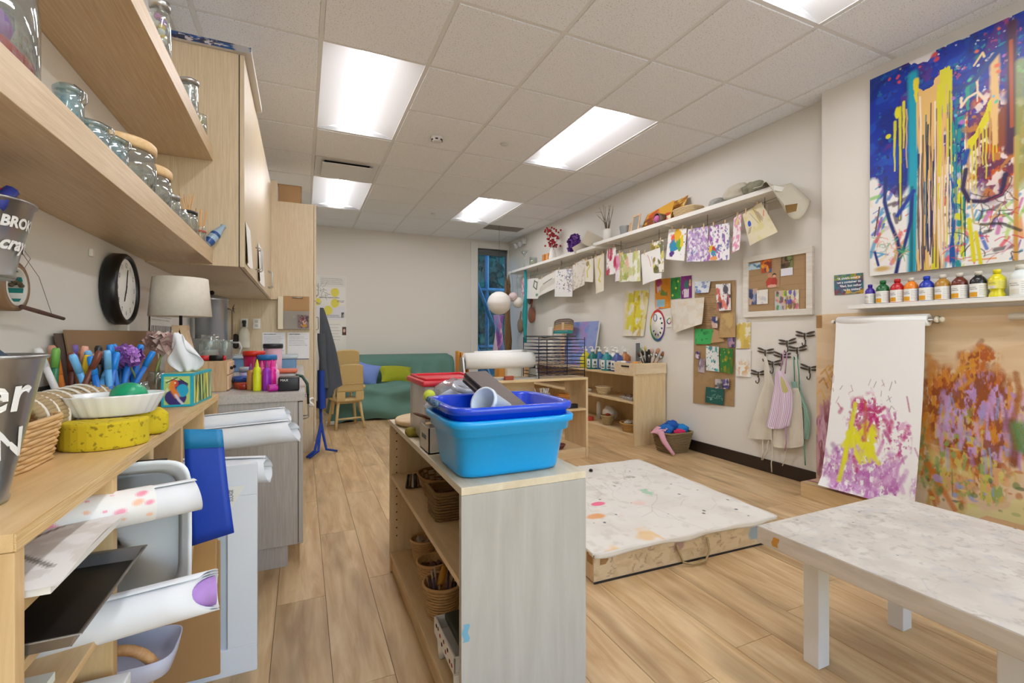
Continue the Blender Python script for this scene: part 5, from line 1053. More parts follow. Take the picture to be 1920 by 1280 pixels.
for q, b_ in ((2, 1), (2, 2)):
    c = rb[b_].location; t = thing('block_pieces', ('dark' if b_ == 1 else 'grey') + ' wooden pieces inside the ' + ('middle' if b_ == 1 else 'farthest') + ' wicker basket', 'blocks', (c.x, c.y, .10))
    for k in range(6): MB().box(-.015, -.01, 0, .015, .01, .02, TR((c.x + rnd.uniform(-.025, .025), c.y + rnd.uniform(-.025, .025), .13 + k * .007), rnd.random(), rnd.random(), rnd.random())).build('block', mat('dark block' if b_ == 1 else 'grey block', '#5a3d3a' if b_ == 1 else '#b3a99c', .6), t)
t = thing('paint_palette_tray', 'white plastic paint tray with paint spots low in the island shelf', 'paint tray', (0.43, 1.33, 0.0875))
mb = MB(); 
for b_ in ((0.375, 1.22, 0.15, 0.56, 1.43, 0.158), (0.375, 1.22, 0.158, 0.381, 1.43, 0.20), (0.554, 1.22, 0.158, 0.56, 1.43, 0.20), (0.375, 1.22, 0.158, 0.56, 1.226, 0.20), (0.375, 1.424, 0.158, 0.56, 1.43, 0.20)): mb.box(*b_)
mb.build('tray', mat('white plastic', '#eef0f0', 0.35), t, bev=.002)
for x in (.385, .53):
    for y in (1.235, 1.40): MB().lathe([(0, 0), (.012, 0), (.016, .0625), (0, .0625)], (x + .008, y, 0.0875), 14).build('foot', mat('white plastic', '#eef0f0', 0.35), t)
for k in range(9): MB().ball((.3745, 1.24 + .02 * k, .175 + rnd.uniform(-.01, .015)), (.0012, .007, .006), 8, 5).build('paint_spot', mat(['red', 'brown', 'black'][k % 3] + ' spot', ['#b03a30', '#7a4a30', '#222222'][k % 3], .6), t)
tag(MB().rbox(0.40, 1.25, 0.2005, 0.52, 1.40, 0.222, 0.006).build('dark_tin', mat('green black tin', '#22302c', .5)), 'dark flat tin resting on the white paint tray', 'tin')

# ================================================================ platform and low table
P0, P1, P2, P3 = (1.150, 1.700), (2.262, 1.668), (2.345, 2.86), (1.22, 2.90)
t = thing('platform', 'low plywood platform box covered with a painted cloth', 'platform', (1.75, 2.27, 0))
PB = woodmat('worn plywood', '#cbb290', '#dcc6a6', 'X', 1.2, .6, 8, bump=.03)
MB().prism([P0, P1, P2, P3], 0.004, 0.128).build('box', PB, t, bev=.003)
for k, (a, b) in enumerate(((P0, P1),)): MB().box(.0, -.004, 0, 1.11, 0.0, .008, TR((P0[0], P0[1], .0005), 0, 0, math.atan2(P1[1] - P0[1], P1[0] - P0[0]))).build('shadow_strip', SHADOWGAP, t)  # dark strip standing in for the shadow along the platform foot
MB().prism([(1.152, .078), (1.152, .118), (1.19, .122), (1.195, .095), (1.18, .078)], 0, .0015, 'Y', M=Matrix.Translation((.03, 1.6965, 0))).build('tape_patch', mat('brown tape patch', '#9a7448', .6), t)
MB().box(-.0012, .01, .08, 0, .05, .122, Matrix.Translation((1.1495, 1.70, 0))).build('tape_patch', mat('brown tape patch', '#9a7448', .6), t)
sm = Art(160, 16, '#d0b995'); sm.wash('#b79a72', .5, .65, 30, 4, 1, .5); sm.scrib(.5, .5, .5, .4, 40, .05, ['#6b5a48', '#8a6a4a', '#7d4a4a'], 4, .6); sm.blob(.87, .6, .05, .4, '#7d9fb0', .8, .3, .5, 3); sm.blob(.90, .6, .008, .2, '#1c4f80', 1, .3, .2, 3); sm.blob(.42, .8, .03, .3, '#8a5a6a', .6, .3, .5, 5)
artmesh('smeared_front', sm, lambda u, v: (P0[0] + (P1[0] - P0[0]) * u, P0[1] + (P1[1] - P0[1]) * u - .0012, .012 + .108 * v), parent=t)
MB().tube([(1.60, 1.683, .095), (1.605, 1.668, .06), (1.615, 1.655, .022), (1.66, 1.640, .012), (1.74, 1.640, .014), (1.775, 1.652, .05), (1.785, 1.672, .09), (1.788, 1.68, .10)], .0055, 8).build('rope_handle', mat('rope', '#a08a62', .9, noise=.3, nscale=120), t)
a = Art(260, 260, '#e6e2da')
a.wash('#d9d3c8', .45, .75, 5, 5, 11, .6); a.wash('#c9c1b4', .60, .78, 22, 22, 5, .45)
for (x, y, rx, ry, c, sd) in ((.55, .62, .10, .05, '#9b9285', 3), (.72, .70, .09, .035, '#a39a8c', 4), (.45, .80, .06, .03, '#8d8578', 5), (.20, .62, .07, .03, '#a59c90', 7), (.62, .52, .05, .03, '#aaa294', 9)): a.wash(c, .52, .62, 40, 30, sd, .8, np.clip(1.3 - np.hypot((a.X - x) / rx, (a.Y - y) / ry), 0, 1))
a.wash('#e8b85a', .58, .7, 9, 9, 8, .6, (a.X < .35) & (a.Y < .36)); a.blob(.20, .30, .05, .03, '#e79a4a', .8, .4, .6, 2); a.blob(.30, .42, .035, .02, '#ee5f86', .9, .3, .5, 5); a.blob(.06, .78, .05, .03, '#f0a8a0', .7, .5, .6, 6); a.wash('#8fc7a0', .6, .7, 16, 16, 9, .7, (a.X > .58) & (a.X < .72) & (a.Y > .40) & (a.Y < .52)); a.blob(.5, .36, .04, .03, '#f0bfb0', .5, .6, .8, 8)
a.scrib(.5, .6, .45, .35, 40, .003, ['#a59c8e', '#b5aea2'], 6, .4); a.dots(22, .005, ['#3d3a36', '#4c5a66'], 9)
def clothtop(u, v):
    A = Vector((P0[0], P0[1], 0)).lerp(Vector((P1[0], P1[1], 0)), u); B = Vector((P3[0], P3[1], 0)).lerp(Vector((P2[0], P2[1], 0)), u); p = A.lerp(B, v); e = min(u, 1 - u, v, 1 - v)
    return (p.x + (u - .5) * .012, p.y + (v - .5) * .012, .1305 + .0035 * math.sin(13 * u) * math.sin(11 * v) + .002 - (0.004 if e < .004 else 0))
artmesh('painted_cloth', a, clothtop, m=paintmat('painted canvas', .85), parent=t)
mb = MB()
for (A, B) in ((P0, P1), (P1, P2), (P2, P3), (P3, P0)):
    A, B = Vector(A + (0,)), Vector(B + (0,)); nn = Vector((B.y - A.y, A.x - B.x, 0)).normalized()
    mb.grid(40, 3, lambda u, v: tuple(A.lerp(B, u) + nn * (.006 + .004 * math.sin(31 * u)) + Vector((0, 0, .134 - (.022 + .006 * math.sin(17 * u)) * v))))
mb.build('cloth_hem', mat('canvas cloth', '#e4dfd5', .9), t, solid=.003)
for (x, y, z, lb) in ((1.66, 2.74, .137, 'left of two dark studs near the far platform edge'), (1.83, 2.74, .137, 'right of two dark studs near the far platform edge')): tag(MB().lathe([(0, 0), (.013, 0), (.013, .008), (.008, .014), (0, .015)], (x, y, z), 14).build('stud', DARKM), lb, 'stud', 'studs on the platform')
# low table
TX0, TX1, TY0, TY1, TZ = 1.388, 2.145, 0.40, 1.092, 0.44
t = thing('low_table', 'low whitewashed table with paint-stained top in the right foreground', 'table', ((TX0 + TX1) / 2, (TY0 + TY1) / 2, 0))
a = Art(220, 220, '#cdc5b9')
a.wash('#c0b8ac', .42, .72, 6, 6, 3, .7); a.wash('#d8d2c8', .5, .7, 12, 12, 13, .6); a.wash('#b3b4b6', .60, .78, 14, 14, 21, .45); a.wash('#a89f93', .63, .75, 40, 40, 31, .5); a.wash('#968c80', .5, .62, 36, 36, 5, .75, 1.3 - np.hypot((a.X - .62) / .15, (a.Y - .82) / .05)); a.wash('#a29a8c', .5, .62, 36, 36, 6, .7, 1.3 - np.hypot((a.X - .36) / .07, (a.Y - .80) / .04)); a.scrib(.5, .5, .5, .5, 50, .003, ['#b3ab9f', '#bdb6ab', '#a3a8b0'], 8, .4); a.dots(12, .004, ['#3a4a6a', '#3d3a36'], 3)
MB().box(TX0, TY0, TZ - .055, TX1, TY1, TZ - .0005).build('top_slab', woodmat('whitewashed edge', '#b9ad9e', '#cfc5b8', 'Y', 1.5, .6, 8, bump=.03, spot=.3), t, bev=.003)
artmesh('painted_top', a, lambda u, v: (TX0 + .002 + (TX1 - TX0 - .004) * u, TY0 + .002 + (TY1 - TY0 - .004) * v, TZ), m=paintmat('painted table top', .5), parent=t)
LEGM = mat('table leg white', '#dedcda', .5)
for x in (TX0 + .125, TX1 - .155):
    for y in (TY0 + .095, TY1 - .125): MB().box(x, y, 0, x + .055, y + .05, TZ - .0555).build('leg', LEGM, t, bev=.002)
MB().grid(3, 3, lambda u, v: (TX0 - .0008, 1.015 + .02 * u + .004 * math.sin(5 * v), TZ - .045 + .03 * v)).build('ochre_smear', mat('ochre paint', '#c48a32', .6), t)
# ================================================================ divider shelf facing the camera
DX0, DX1, DY0, DY1, DZ = 1.24, 2.315, 3.51, 3.88, 0.71
t = thing('divider_shelf', 'open birch divider shelf carrying the paper roll and wire rack', 'shelf', ((DX0 + DX1) / 2, (DY0 + DY1) / 2, 0))
MB().box(DX0, DY0, DZ - .02, DX1, DY1, DZ).build('top_panel', BIRCHX, t, bev=.0015)
for x in (DX0, DX1 - .02): MB().box(x, DY0, 0, x + .02, DY1, DZ - .0205).build('end_panel', BIRCHZ, t, bev=.0015)
for z in (.436, .085): MB().box(DX0 + .0205, DY0 + .004, z - .018, DX1 - .0205, DY1 - .002, z).build('shelf_board', BIRCHX, t, bev=.001)
MB().box(DX0 + .0205, DY0 + .008, 0, DX1 - .0205, DY0 + .024, .0665).build('plinth', BIRCHX, t)
MB().box(DX0 + .0205, DY1 - .012, .44, DX0 + .72, DY1 - .004, DZ - .021).build('back_panel', BIRCHX, t)
# paper roll on a cutter stand
t = thing('paper_dispenser', 'wide white paper roll on a steel cutter stand', 'paper dispenser', (1.52, 3.66, DZ + .0005))
MB().lathe([(.016, 0), (.068, 0), (.068, .62), (.016, .62), (.016, 0)], (0, 0, 0), 36, M=TR((1.215, 3.66, .868), 0, R(90), 0)).build('paper_roll', mat('bright paper', '#f4f3f0', .7), t)
for x in (1.195, 1.85):
    MB().prism([(3.58, .7105), (3.76, .7105), (3.70, .90), (3.63, .90)], x - .008, x + .008, 'X').build('side_bracket', STEEL, t, bev=.003)
MB().tube([(1.19, 3.66, .868), (1.86, 3.66, .868)], .010, 8).build('axle', STEEL, t)
MB().box(1.19, 3.56, .7105, 1.86, 3.60, .722).build('cutter_bar', mat('steel bar grey', '#aeb3b8', .35, .6), t, bev=.002)
tag(MB().rbox(1.52, 3.525, .7105, 1.60, 3.555, .745, .005).build('painted_block', mat('red green block', '#a3482c', .6)), 'small red block on the divider shelf under the paper roll', 'block')
t = thing('wooden_rack', 'small orange wooden toast rack behind the paper roll', 'rack', (1.22, 3.80, DZ + .0005))
for k in range(4): MB().rbox(1.20 + k * .028, 3.79, .7105 + .0, 1.216 + k * .028, 3.87, .95 - .012 * k, .006).build('slat', mat('orange wood', '#c98a32', .5), t)
MB().box(1.19, 3.79, .7105, 1.34, 3.87, .72).build('base', mat('orange wood', '#c98a32', .5), t)
tag(MB().tube([(1.36, 3.82, .915), (1.86, 3.84, .925)], .028, 16).build('spare_roll', mat('bright paper', '#f4f3f0', .7)), 'thin spare white paper roll behind the wide roll', 'paper roll').location.z -= 0
tag(MB().rbox(1.66, 3.79, .7105, 1.80, 3.86, .888, .01).build('roll_support_box', PAPER), 'white box under the spare paper roll', 'box')
# wire drying rack
t = thing('drying_rack', 'dark blue wire drying rack with many sheets on the divider shelf', 'drying rack', (2.07, 3.69, DZ + .0005))
WIRE = mat('dark blue wire', '#22264a', .4, .5)
RX0, RX1, RY0, RY1 = 1.838, 2.298, 3.54, 3.84
for (x, y) in ((RX0, RY0), (RX1, RY0), (RX0, RY1), (RX1, RY1), (2.08, RY1)): MB().tube([(x, y, DZ + .001), (x, y, 1.065)], .0035, 6).build('upright', WIRE, t)
proto = None
for k in range(11):
    z = .735 + k * .031
    if proto is None:
        mb = MB().tube([(RX0, RY0, 0), (RX1, RY0, 0), (RX1, RY1, 0), (RX0, RY1, 0)], .0024, 5, closed=True)
        for q in range(1, 6): mb.tube([(RX0 + (RX1 - RX0) * q / 6, RY0, 0), (RX0 + (RX1 - RX0) * q / 6 + .006, (RY0 + RY1) / 2, -.008), (RX0 + (RX1 - RX0) * q / 6, RY1, 0)], .0016, 4)
        for q in range(1, 3): mb.tube([(RX0, RY0 + (RY1 - RY0) * q / 3, 0), (RX1, RY0 + (RY1 - RY0) * q / 3, -.004)], .0016, 4)
        proto = mb.build('wire_tray', WIRE, t); proto.location.z += z; loc0 = proto.location.copy()
    else: o = proto.copy(); COL.objects.link(o); o.location.z = loc0.z + k * .031; o.rotation_euler = (0, R(rnd.uniform(-.6, .6)), 0)
tag(MB().grid(8, 6, lambda u, v: (1.93 + .13 * u, 3.58 + .2 * v, 1.052 + .012 * math.sin(3 * u + 2 * v))).build('loose_sheet', PAPER, solid=.001), 'white crumpled sheet on top of the wire rack', 'paper')
tag(MB().box(1.85, 3.55, 1.066, 2.22, 3.83, 1.078).build('dark_tray', mat('dark tray', '#3c3f44', .4), bev=.003), 'flat dark tray lying on top of the wire rack', 'tray')
# inside the divider shelf
t = thing('knife_bag', 'clear bag of white plastic cutlery in the divider shelf', 'bag', (1.93, 3.65, .4365))
for k in range(12): MB().box(-.004, -.001, 0, .004, .001, .17, TR((1.90 + k * .007, 3.64, .45), rnd.uniform(-.2, .2), rnd.uniform(-.3, .3), 0)).build('cutlery', mat('cutlery white', '#e6e6e8', .4), t)
MB().rbox(1.885, 3.61, .4365, 2.0, 3.68, .58, .02).build('film', glassmat('bag film', '#f2f4f8', .08, .22), t)
basket('slat_basket', 'small orange slatted basket in the divider shelf', 'basket', (2.12, 3.65, .4365), (.05, .05), (.055, .055), .12, mat('orange slats', '#b9772e', .6), rows=4, stakes=12, k=6, strand=.01)
tag(MB().rbox(2.14, 3.54, .4365, 2.23, 3.59, .475, .005).build('dark_box', BLACK), 'small dark box in front of the orange slatted basket', 'box')
tag(MB().box(1.30, 3.60, .4365, 1.36, 3.64, .66).build('wood_stake', PINE, bev=.003), 'short wooden post standing in the divider shelf', 'wood')
t = thing('brown_bowl', 'small dark red bowl on the lowest divider board', 'bowl', (2.06, 3.575, .0855))
MB().lathe([(0, 0), (.03, 0), (.05, .03), (.056, .042), (.05, .042), (.03, .008), (0, .006)], (0, 0, 0), 24).build('body', mat('dark red glaze', '#6b2a22', .35), t, local=True)
tag(MB().lathe([(0, 0), (.02, 0), (.018, .04), (.01, .07), (0, .075)], (1.98, 3.62, .0855), 14).build('small_vase', mat('pinkish clay', '#c9a08a', .6)), 'small clay vase beside the dark red bowl', 'vase')
# ================================================================ wall shelf unit with bottles
FX0, FX1, FY0, FY1, FZ = 2.955, 3.346, 3.67, 6.20, 0.70
t = thing('bottle_shelf', 'birch shelf unit against the right wall holding paint jugs', 'shelf', ((FX0 + FX1) / 2, (FY0 + FY1) / 2, 0))
MB().box(FX0, FY0, FZ - .02, FX1, FY1, FZ).build('top_panel', BIRCH, t, bev=.0015)
for y in (FY0, FY1 - .02): MB().box(FX0, y, 0, FX1, y + .02, FZ - .0205).build('end_panel', BIRCHZ, t, bev=.0015)
for z in (.425, .105): MB().box(FX0 + .004, FY0 + .0205, z - .018, FX1 - .006, FY1 - .0205, z).build('shelf_board', BIRCH, t, bev=.001)
MB().box(FX0 + .008, FY0 + .0205, 0, FX0 + .024, FY1 - .0205, .0865).build('plinth', BIRCH, t)
MB().box(FX1 - .006, FY0 + .0205, .106, FX1, FY1 - .0205, FZ - .0205).build('back_panel', BIRCHZ, t)
# wooden crate with brushes
t = thing('wooden_crate', 'low wooden crate on the shelf unit filled with brushes', 'crate', (3.15, 3.80, FZ + .0005))
x0, x1, y0, y1, z0, z1 = 2.962, 3.342, 3.655, 4.0, FZ + .0005, FZ + .108
for nm, b_ in (('end_board', (x0, y0, z0, x1, y0 + .012, z1)), ('end_board', (x0, y1 - .012, z0, x1, y1, z1)), ('base', (x0 + .012, y0 + .012, z0, x1 - .012, y1 - .012, z0 + .008)), ('side_board', (x1 - .012, y0 + .0125, z0, x1, y1 - .0125, z1)), ('side_board', (x0, y0 + .0125, z0, x0 + .012, y1 - .0125, z1))): MB().box(*b_).build(nm, woodmat('crate pine', '#d8bf9a', '#e9d6b6', 'X', 1.5, .55, 8), t, bev=.001)
MB().tube([(x0 - .0006, 3.76, z0 + .072), (x0 - .0006, 3.88, z0 + .072)], .008, 8).build('hand_hole', SHADOWGAP, t)
def brush(lb, base, tip, ferr, hair, w_=.014, grp='brushes in the crate'):
    t = thing('paint_brush', lb, 'paint brush', base, 0, grp); b, e = Vector(base), Vector(tip)
    MB().tube([b, b.lerp(e, .62)], [.005, .006], 8).build('handle', mat('bh ' + ferr, ferr, .5), t); MB().tube([b.lerp(e, .60), b.lerp(e, .76)], w_ * .7, 10).build('ferrule', STEEL, t); MB().tube([b.lerp(e, .75), b.lerp(e, .92), e], [w_ * .75, w_, w_ * .5], 10).build('bristles', mat('bristle ' + hair, hair, .9), t)
for k, (dx, dy, dz, f_, h_, w_) in enumerate(((.10, -.04, .20, '#a0673a', '#b98a6a', .022), (.16, -.06, .17, '#b07040', '#8a5a3a', .02), (.05, .0, .20, '#7a4a3a', '#c9a9a0', .024), (-.02, -.03, .19, '#3a3030', '#2c2522', .016), (-.08, .0, .18, '#4a3020', '#3a2a20', .014), (-.05, .06, .20, '#55704a', '#7a8a5a', .012), (.0, .05, .22, '#d0b020', '#c9b060', .012), (-.11, .03, .16, '#5a3a30', '#5a4038', .013))):
    brush(['broad pink-tipped paint brush leaning right out of the crate', 'brown paint brush leaning furthest right out of the crate', 'wide dusky pink brush standing in the crate', 'black-haired brush in the middle of the crate', 'thin dark brush leaning left in the crate', 'green-handled brush standing at the back of the crate', 'tall yellow-handled brush in the crate', 'short brown brush at the left of the crate'][k], (3.22 + dx * .2, 3.78 + dy * .3, z0 + .03), (3.22 + dx, 3.78 + dy, z0 + .05 + dz), f_, h_, w_)
tag(MB().rbox(3.17, 3.76, z0 + .02, 3.23, 3.765, z0 + .22, .002).build('black_paddle', BLACK), 'flat black paddle among the brushes in the crate', 'paddle')
for (x, y, r, c, lb) in ((3.03, 3.75, .035, '#d9862a', 'orange lump of clay in the crate'), (3.0, 3.83, .03, '#6b5a9c', 'purple putty lump in the crate'), (3.02, 3.93, .038, '#d9d4cf', 'white crumpled bag in the crate')): tag(MB().ball((x, y, z0 + .095), (r, r, r * .7), 14, 9, fn=lambda p: 1 + .1 * math.sin(7 * p.x + 5 * p.z)).build('clay_lump', mat('lump ' + c, c, .7)), lb, 'clay')
# paint jugs with pumps
def jug(lb, x, y, c, c2=None, label=True, pump=True, h=.20, rz=0):
    t = thing('paint_jug', lb, 'paint jug', (x, y, FZ + .0005), rz, 'paint jugs on the shelf unit'); m = mat('jug ' + c, c, .35)
    N = 28; rows = [(.052, 0, 5), (.055, .005, 5), (.055, h * .58, 5), (.050, h * .66, 4), (.030, h * .86, 2.5), (.019, h * .93, 2), (.019, h, 2)]
    vs = [(p[0], p[1], z) for r_, z, k in rows for p in superring(r_, r_ * .9, N, k)]; fs = [(k * N + i, k * N + (i + 1) % N, k * N + N + (i + 1) % N, k * N + N + i) for k in range(len(rows) - 1) for i in range(N)] + [tuple(range(N))[::-1], tuple((len(rows) - 1) * N + i for i in range(N))]
    MB().add(vs, fs, True).build('body', m, t, local=True)
    MB().tube([(.02, -.052, h * .62), (.03, -.056, h * .72), (.018, -.03, h * .85)], .007, 8).build('handle', m, t, local=True)
    MB().lathe([(.0, h - .004), (.021, h - .004), (.021, h + .022), (0, h + .022)], (0, 0, 0), 18).build('cap', WHITE, t, local=True)
    if pump: MB().tube([(0, 0, h + .02), (0, 0, h + .05)], .006, 8).tube([(0, 0, h + .05), (-.018, -.0, h + .053), (-.045, -.0, h + .045)], .006, 8).build('pump', WHITE, t, local=True)
    if label:
        a = Art(26, 30, '#e9ebe9'); a.rect(.1, .1, .9, .25, '#6b7a7c'); a.blob(.5, .6, .2, .15, '#3a5a6a', 1, .2, .3, 4); a.lines_of_text(.1, .3, .9, .45, 2, '#555555', 3, .03)
        o = artmesh('label', a, lambda u, v: (-.0556, .036 - .072 * u, .02 + h * .48 * v), origin=(0, 0, 0)); o.parent = t
        o = artmesh('label', a, lambda u, v: (-.04 + .08 * u, -.0502, .02 + h * .48 * v), origin=(0, 0, 0)); o.parent = t
    return t
for lb, u, y, x, c, kw in (('yellow paint jug at the far left of the row', 1098, 0, 3.06, '#d8cf2e', dict(label=False)), ('dark teal paint jug with white label', 1111, 0, 3.03, '#236f6b', {}), ('blue paint jug behind the teal ones', 1124, 0, 3.10, '#3a6fa8', {}), ('light teal paint jug in front of the blue one', 1138, 0, 3.03, '#2f868c', {}), ('slate purple paint jug next to the crate', 1157, 0, 3.045, '#4a5691', {}), ('white paint jug behind the slate purple one', 1150, 0, 3.22, '#e4e4e0', dict(label=False)), ('brown paint jug near the wall', 1172, 0, 3.26, '#b97a4a', dict(label=False))):
    p = pix(u, 690, X=x); jug(lb, x, p.y, c, **kw)
tag(MB().box(3.29, 4.05, FZ + .0005, 3.335, 4.065, FZ + .30).build('grey_ruler', mat('grey strip', '#6b7072', .5)), 'grey strip standing behind the crate', 'strip')
basket('pale_bowl_basket', 'shallow pale woven basket on the middle board of the bottle shelf', 'basket', (3.08, 4.35, .4255), (.06, .06), (.095, .095), .085, mat('pale rattan', '#dcc49a', .7), rows=7, stakes=18, k=2)
t = thing('glass_tray', 'glass dish of dark beads on the middle board near the end', 'dish', (3.07, 3.84, .4255)); MB().rbox(2.99, 3.74, .4255, 3.17, 3.95, .46, .008).build('dish', glassmat('dish glass', '#e8ece8', .05, .3), t)
for k in range(16): MB().ball((3.01 + rnd.uniform(0, .14), 3.76 + rnd.uniform(0, .17), .466), (.014, .018, .010), 8, 6).build('bead', mat('bead %d' % (k % 3), ['#5a3a34', '#8a6a5a', '#c2b5a8'][k % 3], .5), t)
tag(MB().rbox(3.0, 4.62, .4255, 3.10, 4.75, .46, .01).build('white_dish', WHITE), 'small white dish at the far end of the middle board', 'dish')
b_ = basket('coil_basket', 'wide coiled basket with shells on the lowest board near the end', 'basket', (3.075, 3.86, .1055), (.085, .09), (.112, .125), .085, mat('coil straw', '#c79d5c', .7, noise=.15, nscale=60), rows=10, stakes=24, k=2.2)
t = thing('shells', 'pale shells heaped in the coiled basket', 'shells', (3.075, 3.86, .12))
for k in range(14): a = rnd.uniform(0, 6.3); MB().ball((3.075 + .06 * math.cos(a) * rnd.random(), 3.86 + .075 * math.sin(a) * rnd.random(), .185 + rnd.uniform(0, .025)), (.028, .022, .018), 10, 7, fn=lambda p: 1 + .12 * math.sin(8 * p.x)).build('shell', mat('shell', '#d6ccba', .6), t)
t = basket('round_seagrass_pot', 'round striped seagrass pot on the lowest board', 'basket', (3.06, 4.25, .1055), (.05, .05), (.075, .075), .10, mat('seagrass pot', '#b59a6a', .8, noise=.3, nscale=50), rows=8, stakes=18, k=2)
tag(MB().ball((3.06, 4.25, .215), (.03, .03, .015), 12, 8).build('red_trim', mat('red pompon', '#b0402e', .8)), 'red pompom lying in the striped seagrass pot', 'pompom')
t = thing('bag_of_cotton', 'clear bag of white fluff on the lowest board', 'bag', (3.15, 4.40, .1055)); MB().ball((3.2, 4.40, .20), (.08, .10, .085), 16, 10, fn=lambda p: 1 + .12 * math.sin(6 * p.x + 4) * math.cos(7 * p.z)).build('film', mat('fluffy white', '#e6e2dc', .9), t)
tag(MB().lathe([(0, 0), (.03, 0), (.03, .16), (.02, .2), (0, .2)], (3.2, 4.62, .1055), 16).build('white_bottle', WHITE), 'white bottle at the back of the lowest board', 'bottle')
for k, (c, lb) in enumerate((('#c4452e', 'red'), ('#3f8f4a', 'green'), ('#d9b12c', 'yellow'))): tag(MB().rbox(2.99 + .0 * k, 4.52 + .09 * k, .1055, 3.06, 4.59 + .09 * k, .15, .004).build('toy_block', mat('toy ' + c, c, .5)), lb + ' toy block on the lowest board of the bottle shelf', 'block', 'toy blocks on the bottle shelf')
# cloth basket on the floor
bk = basket('laundry_basket', 'dark woven basket of cloths on the floor by the wall', 'basket', (3.165, 3.385, .0005), (.115, .10), (.155, .135), .185, mat('dark braid', '#8a7350', .8, noise=.35, nscale=70), rows=13, stakes=28, k=5, rim=.009, strand=.006)
for (x, y, z, r, c, lb) in ((3.10, 3.40, .20, (.075, .07, .05), '#1f66b4', 'bright blue cloth bundled at the left of the basket'), (3.19, 3.42, .225, (.07, .065, .05), '#1a56a8', 'deep blue cloth heaped highest in the basket'), (3.26, 3.38, .20, (.07, .075, .045), '#1d7fc4', 'light blue cloth at the right of the basket'), (3.17, 3.30, .185, (.06, .045, .035), '#c4265a', 'crimson cloth at the front of the basket')):
    tag(MB().ball((x, y, z), r, 22, 14, fn=lambda p: 1 + .16 * math.sin(5 * p.x + 7 * p.z + z * 40) * math.cos(6 * p.y + 3)).build('cloth', mat('cloth ' + c, c, .9)), lb, 'cloth', 'cloths in the basket')
t = thing('striped_apron', 'pink striped apron draped over the side of the floor basket', 'apron', (3.0, 3.36, 0.02))
PKS = mat('pink stripe', '#d9a0ae', .9)
MB().grid(16, 8, lambda u, v: (2.965 + .10 * u, 3.33 + .12 * v + .01 * math.sin(9 * u), .215 + .012 * math.sin(7 * u + 3 * v) - .10 * max(0, .4 - u) * 1.2)).build('cloth', PKS, t, solid=.005)
MB().tube([(2.985, 3.34, .20), (2.985, 3.29, .12), (3.02, 3.24, .04), (3.035, 3.225, .012)], [.03, .024, .016, .014], 8).build('strap', PKS, t)

# ================================================================ sofa, cushions, chairs by the far wall
t = thing('sofa', 'long sofa draped in a grey-green cloth against the far wall', 'sofa', (1.25, 6.9, 0))
GC = mat('grey green cloth', '#5f8377', .95, noise=.08, nscale=5)
mb = MB(); NX, NV = 90, 60; prof = [(7.56, .45), (7.52, .74), (7.42, .80), (7.28, .78), (7.16, .70), (7.08, .52), (6.98, .42), (6.70, .405), (6.40, .40), (6.27, .37), (6.22, .26), (6.19, .12), (6.16, .01)]
cum = [0]
for a_, b_ in zip(prof, prof[1:]): cum.append(cum[-1] + math.hypot(a_[0] - b_[0], a_[1] - b_[1]))
def sofa(u, v):
    s_ = v * cum[-1]; k = max(i for i in range(len(cum)) if cum[i] <= s_ + 1e-9); k = min(k, len(prof) - 2); f = (s_ - cum[k]) / (cum[k + 1] - cum[k]); y = prof[k][0] + (prof[k + 1][0] - prof[k][0]) * f; z = prof[k][1] + (prof[k + 1][1] - prof[k][1]) * f
    x = .34 + 1.88 * u; e = min(u, 1 - u); z2 = z * (1 - .0 * e)
    wr = .022 * math.sin(19 * u + 9 * v) * math.sin(7 * u - 14 * v) + .014 * math.sin(31 * u + 22 * v + 3 * math.sin(7 * u))
    fr = max(0, (v - .62) / .38); wr2 = .045 * fr * math.sin(8 * v * 2 * PI * .8 + 6 * (u - .5) ** 2 * 4)
    wr *= min(1, max(0, v - .22) * 5)
    drop = max(0, 1 - e / .035); z2 = z2 - drop * (.04 if v < .6 else .0)
    return (x + (0.02 * math.sin(12 * v) if e < .01 else 0), y - wr - wr2, max(.006, z2 + wr * .8))
mb.grid(NX, NV, sofa)
for sgn, u0 in ((0, 0.0), (1, 1.0)):
    pts = [sofa(u0, j / NV) for j in range(NV + 1)]; k = len(mb.v); mb.add(pts + [(p[0] + (.015 if sgn else -.015), min(p[1] + .0, 7.56), .006) for p in pts], [(j, j + 1, NV + 2 + j, NV + 1 + j) if sgn else (j + 1, j, NV + 1 + j, NV + 2 + j) for j in range(NV)], True)
mb.build('cover', GC, t)
MB().rbox(.38, 6.30, .02, 2.18, 7.50, .36, .03).build('frame', mat('sofa base', '#4d665e', .9), t)
def cushion(lb, c, size, col_, rot):
    m0 = Matrix.Translation(c) @ Euler(rot).to_matrix().to_4x4(); mb = MB(); 
    for sg in (-1, 1): mb.grid(16, 16, lambda u, v: ((u - .5) * size[0] * (1 - .10 * math.sin(PI * v)), (v - .5) * size[1] * (1 - .10 * math.sin(PI * u)), sg * size[2] * (max(0, math.sin(PI * u) * math.sin(PI * v))) ** .55 * .5), M=m0)
    return tag(mb.build('cushion', mat('cushion ' + col_, col_, .95, noise=.06, nscale=20)), lb, 'cushion', 'cushions on the sofa')
cushion('chartreuse cushion lying in the middle of the sofa', (1.26, 6.92, .52), (.50, .34, .22), '#9aa022', (R(38), R(4), R(6)))
cushion('periwinkle blue cushion at the left of the sofa', (.83, 6.94, .53), (.36, .36, .18), '#7a92d4', (R(62), R(14), R(-8)))
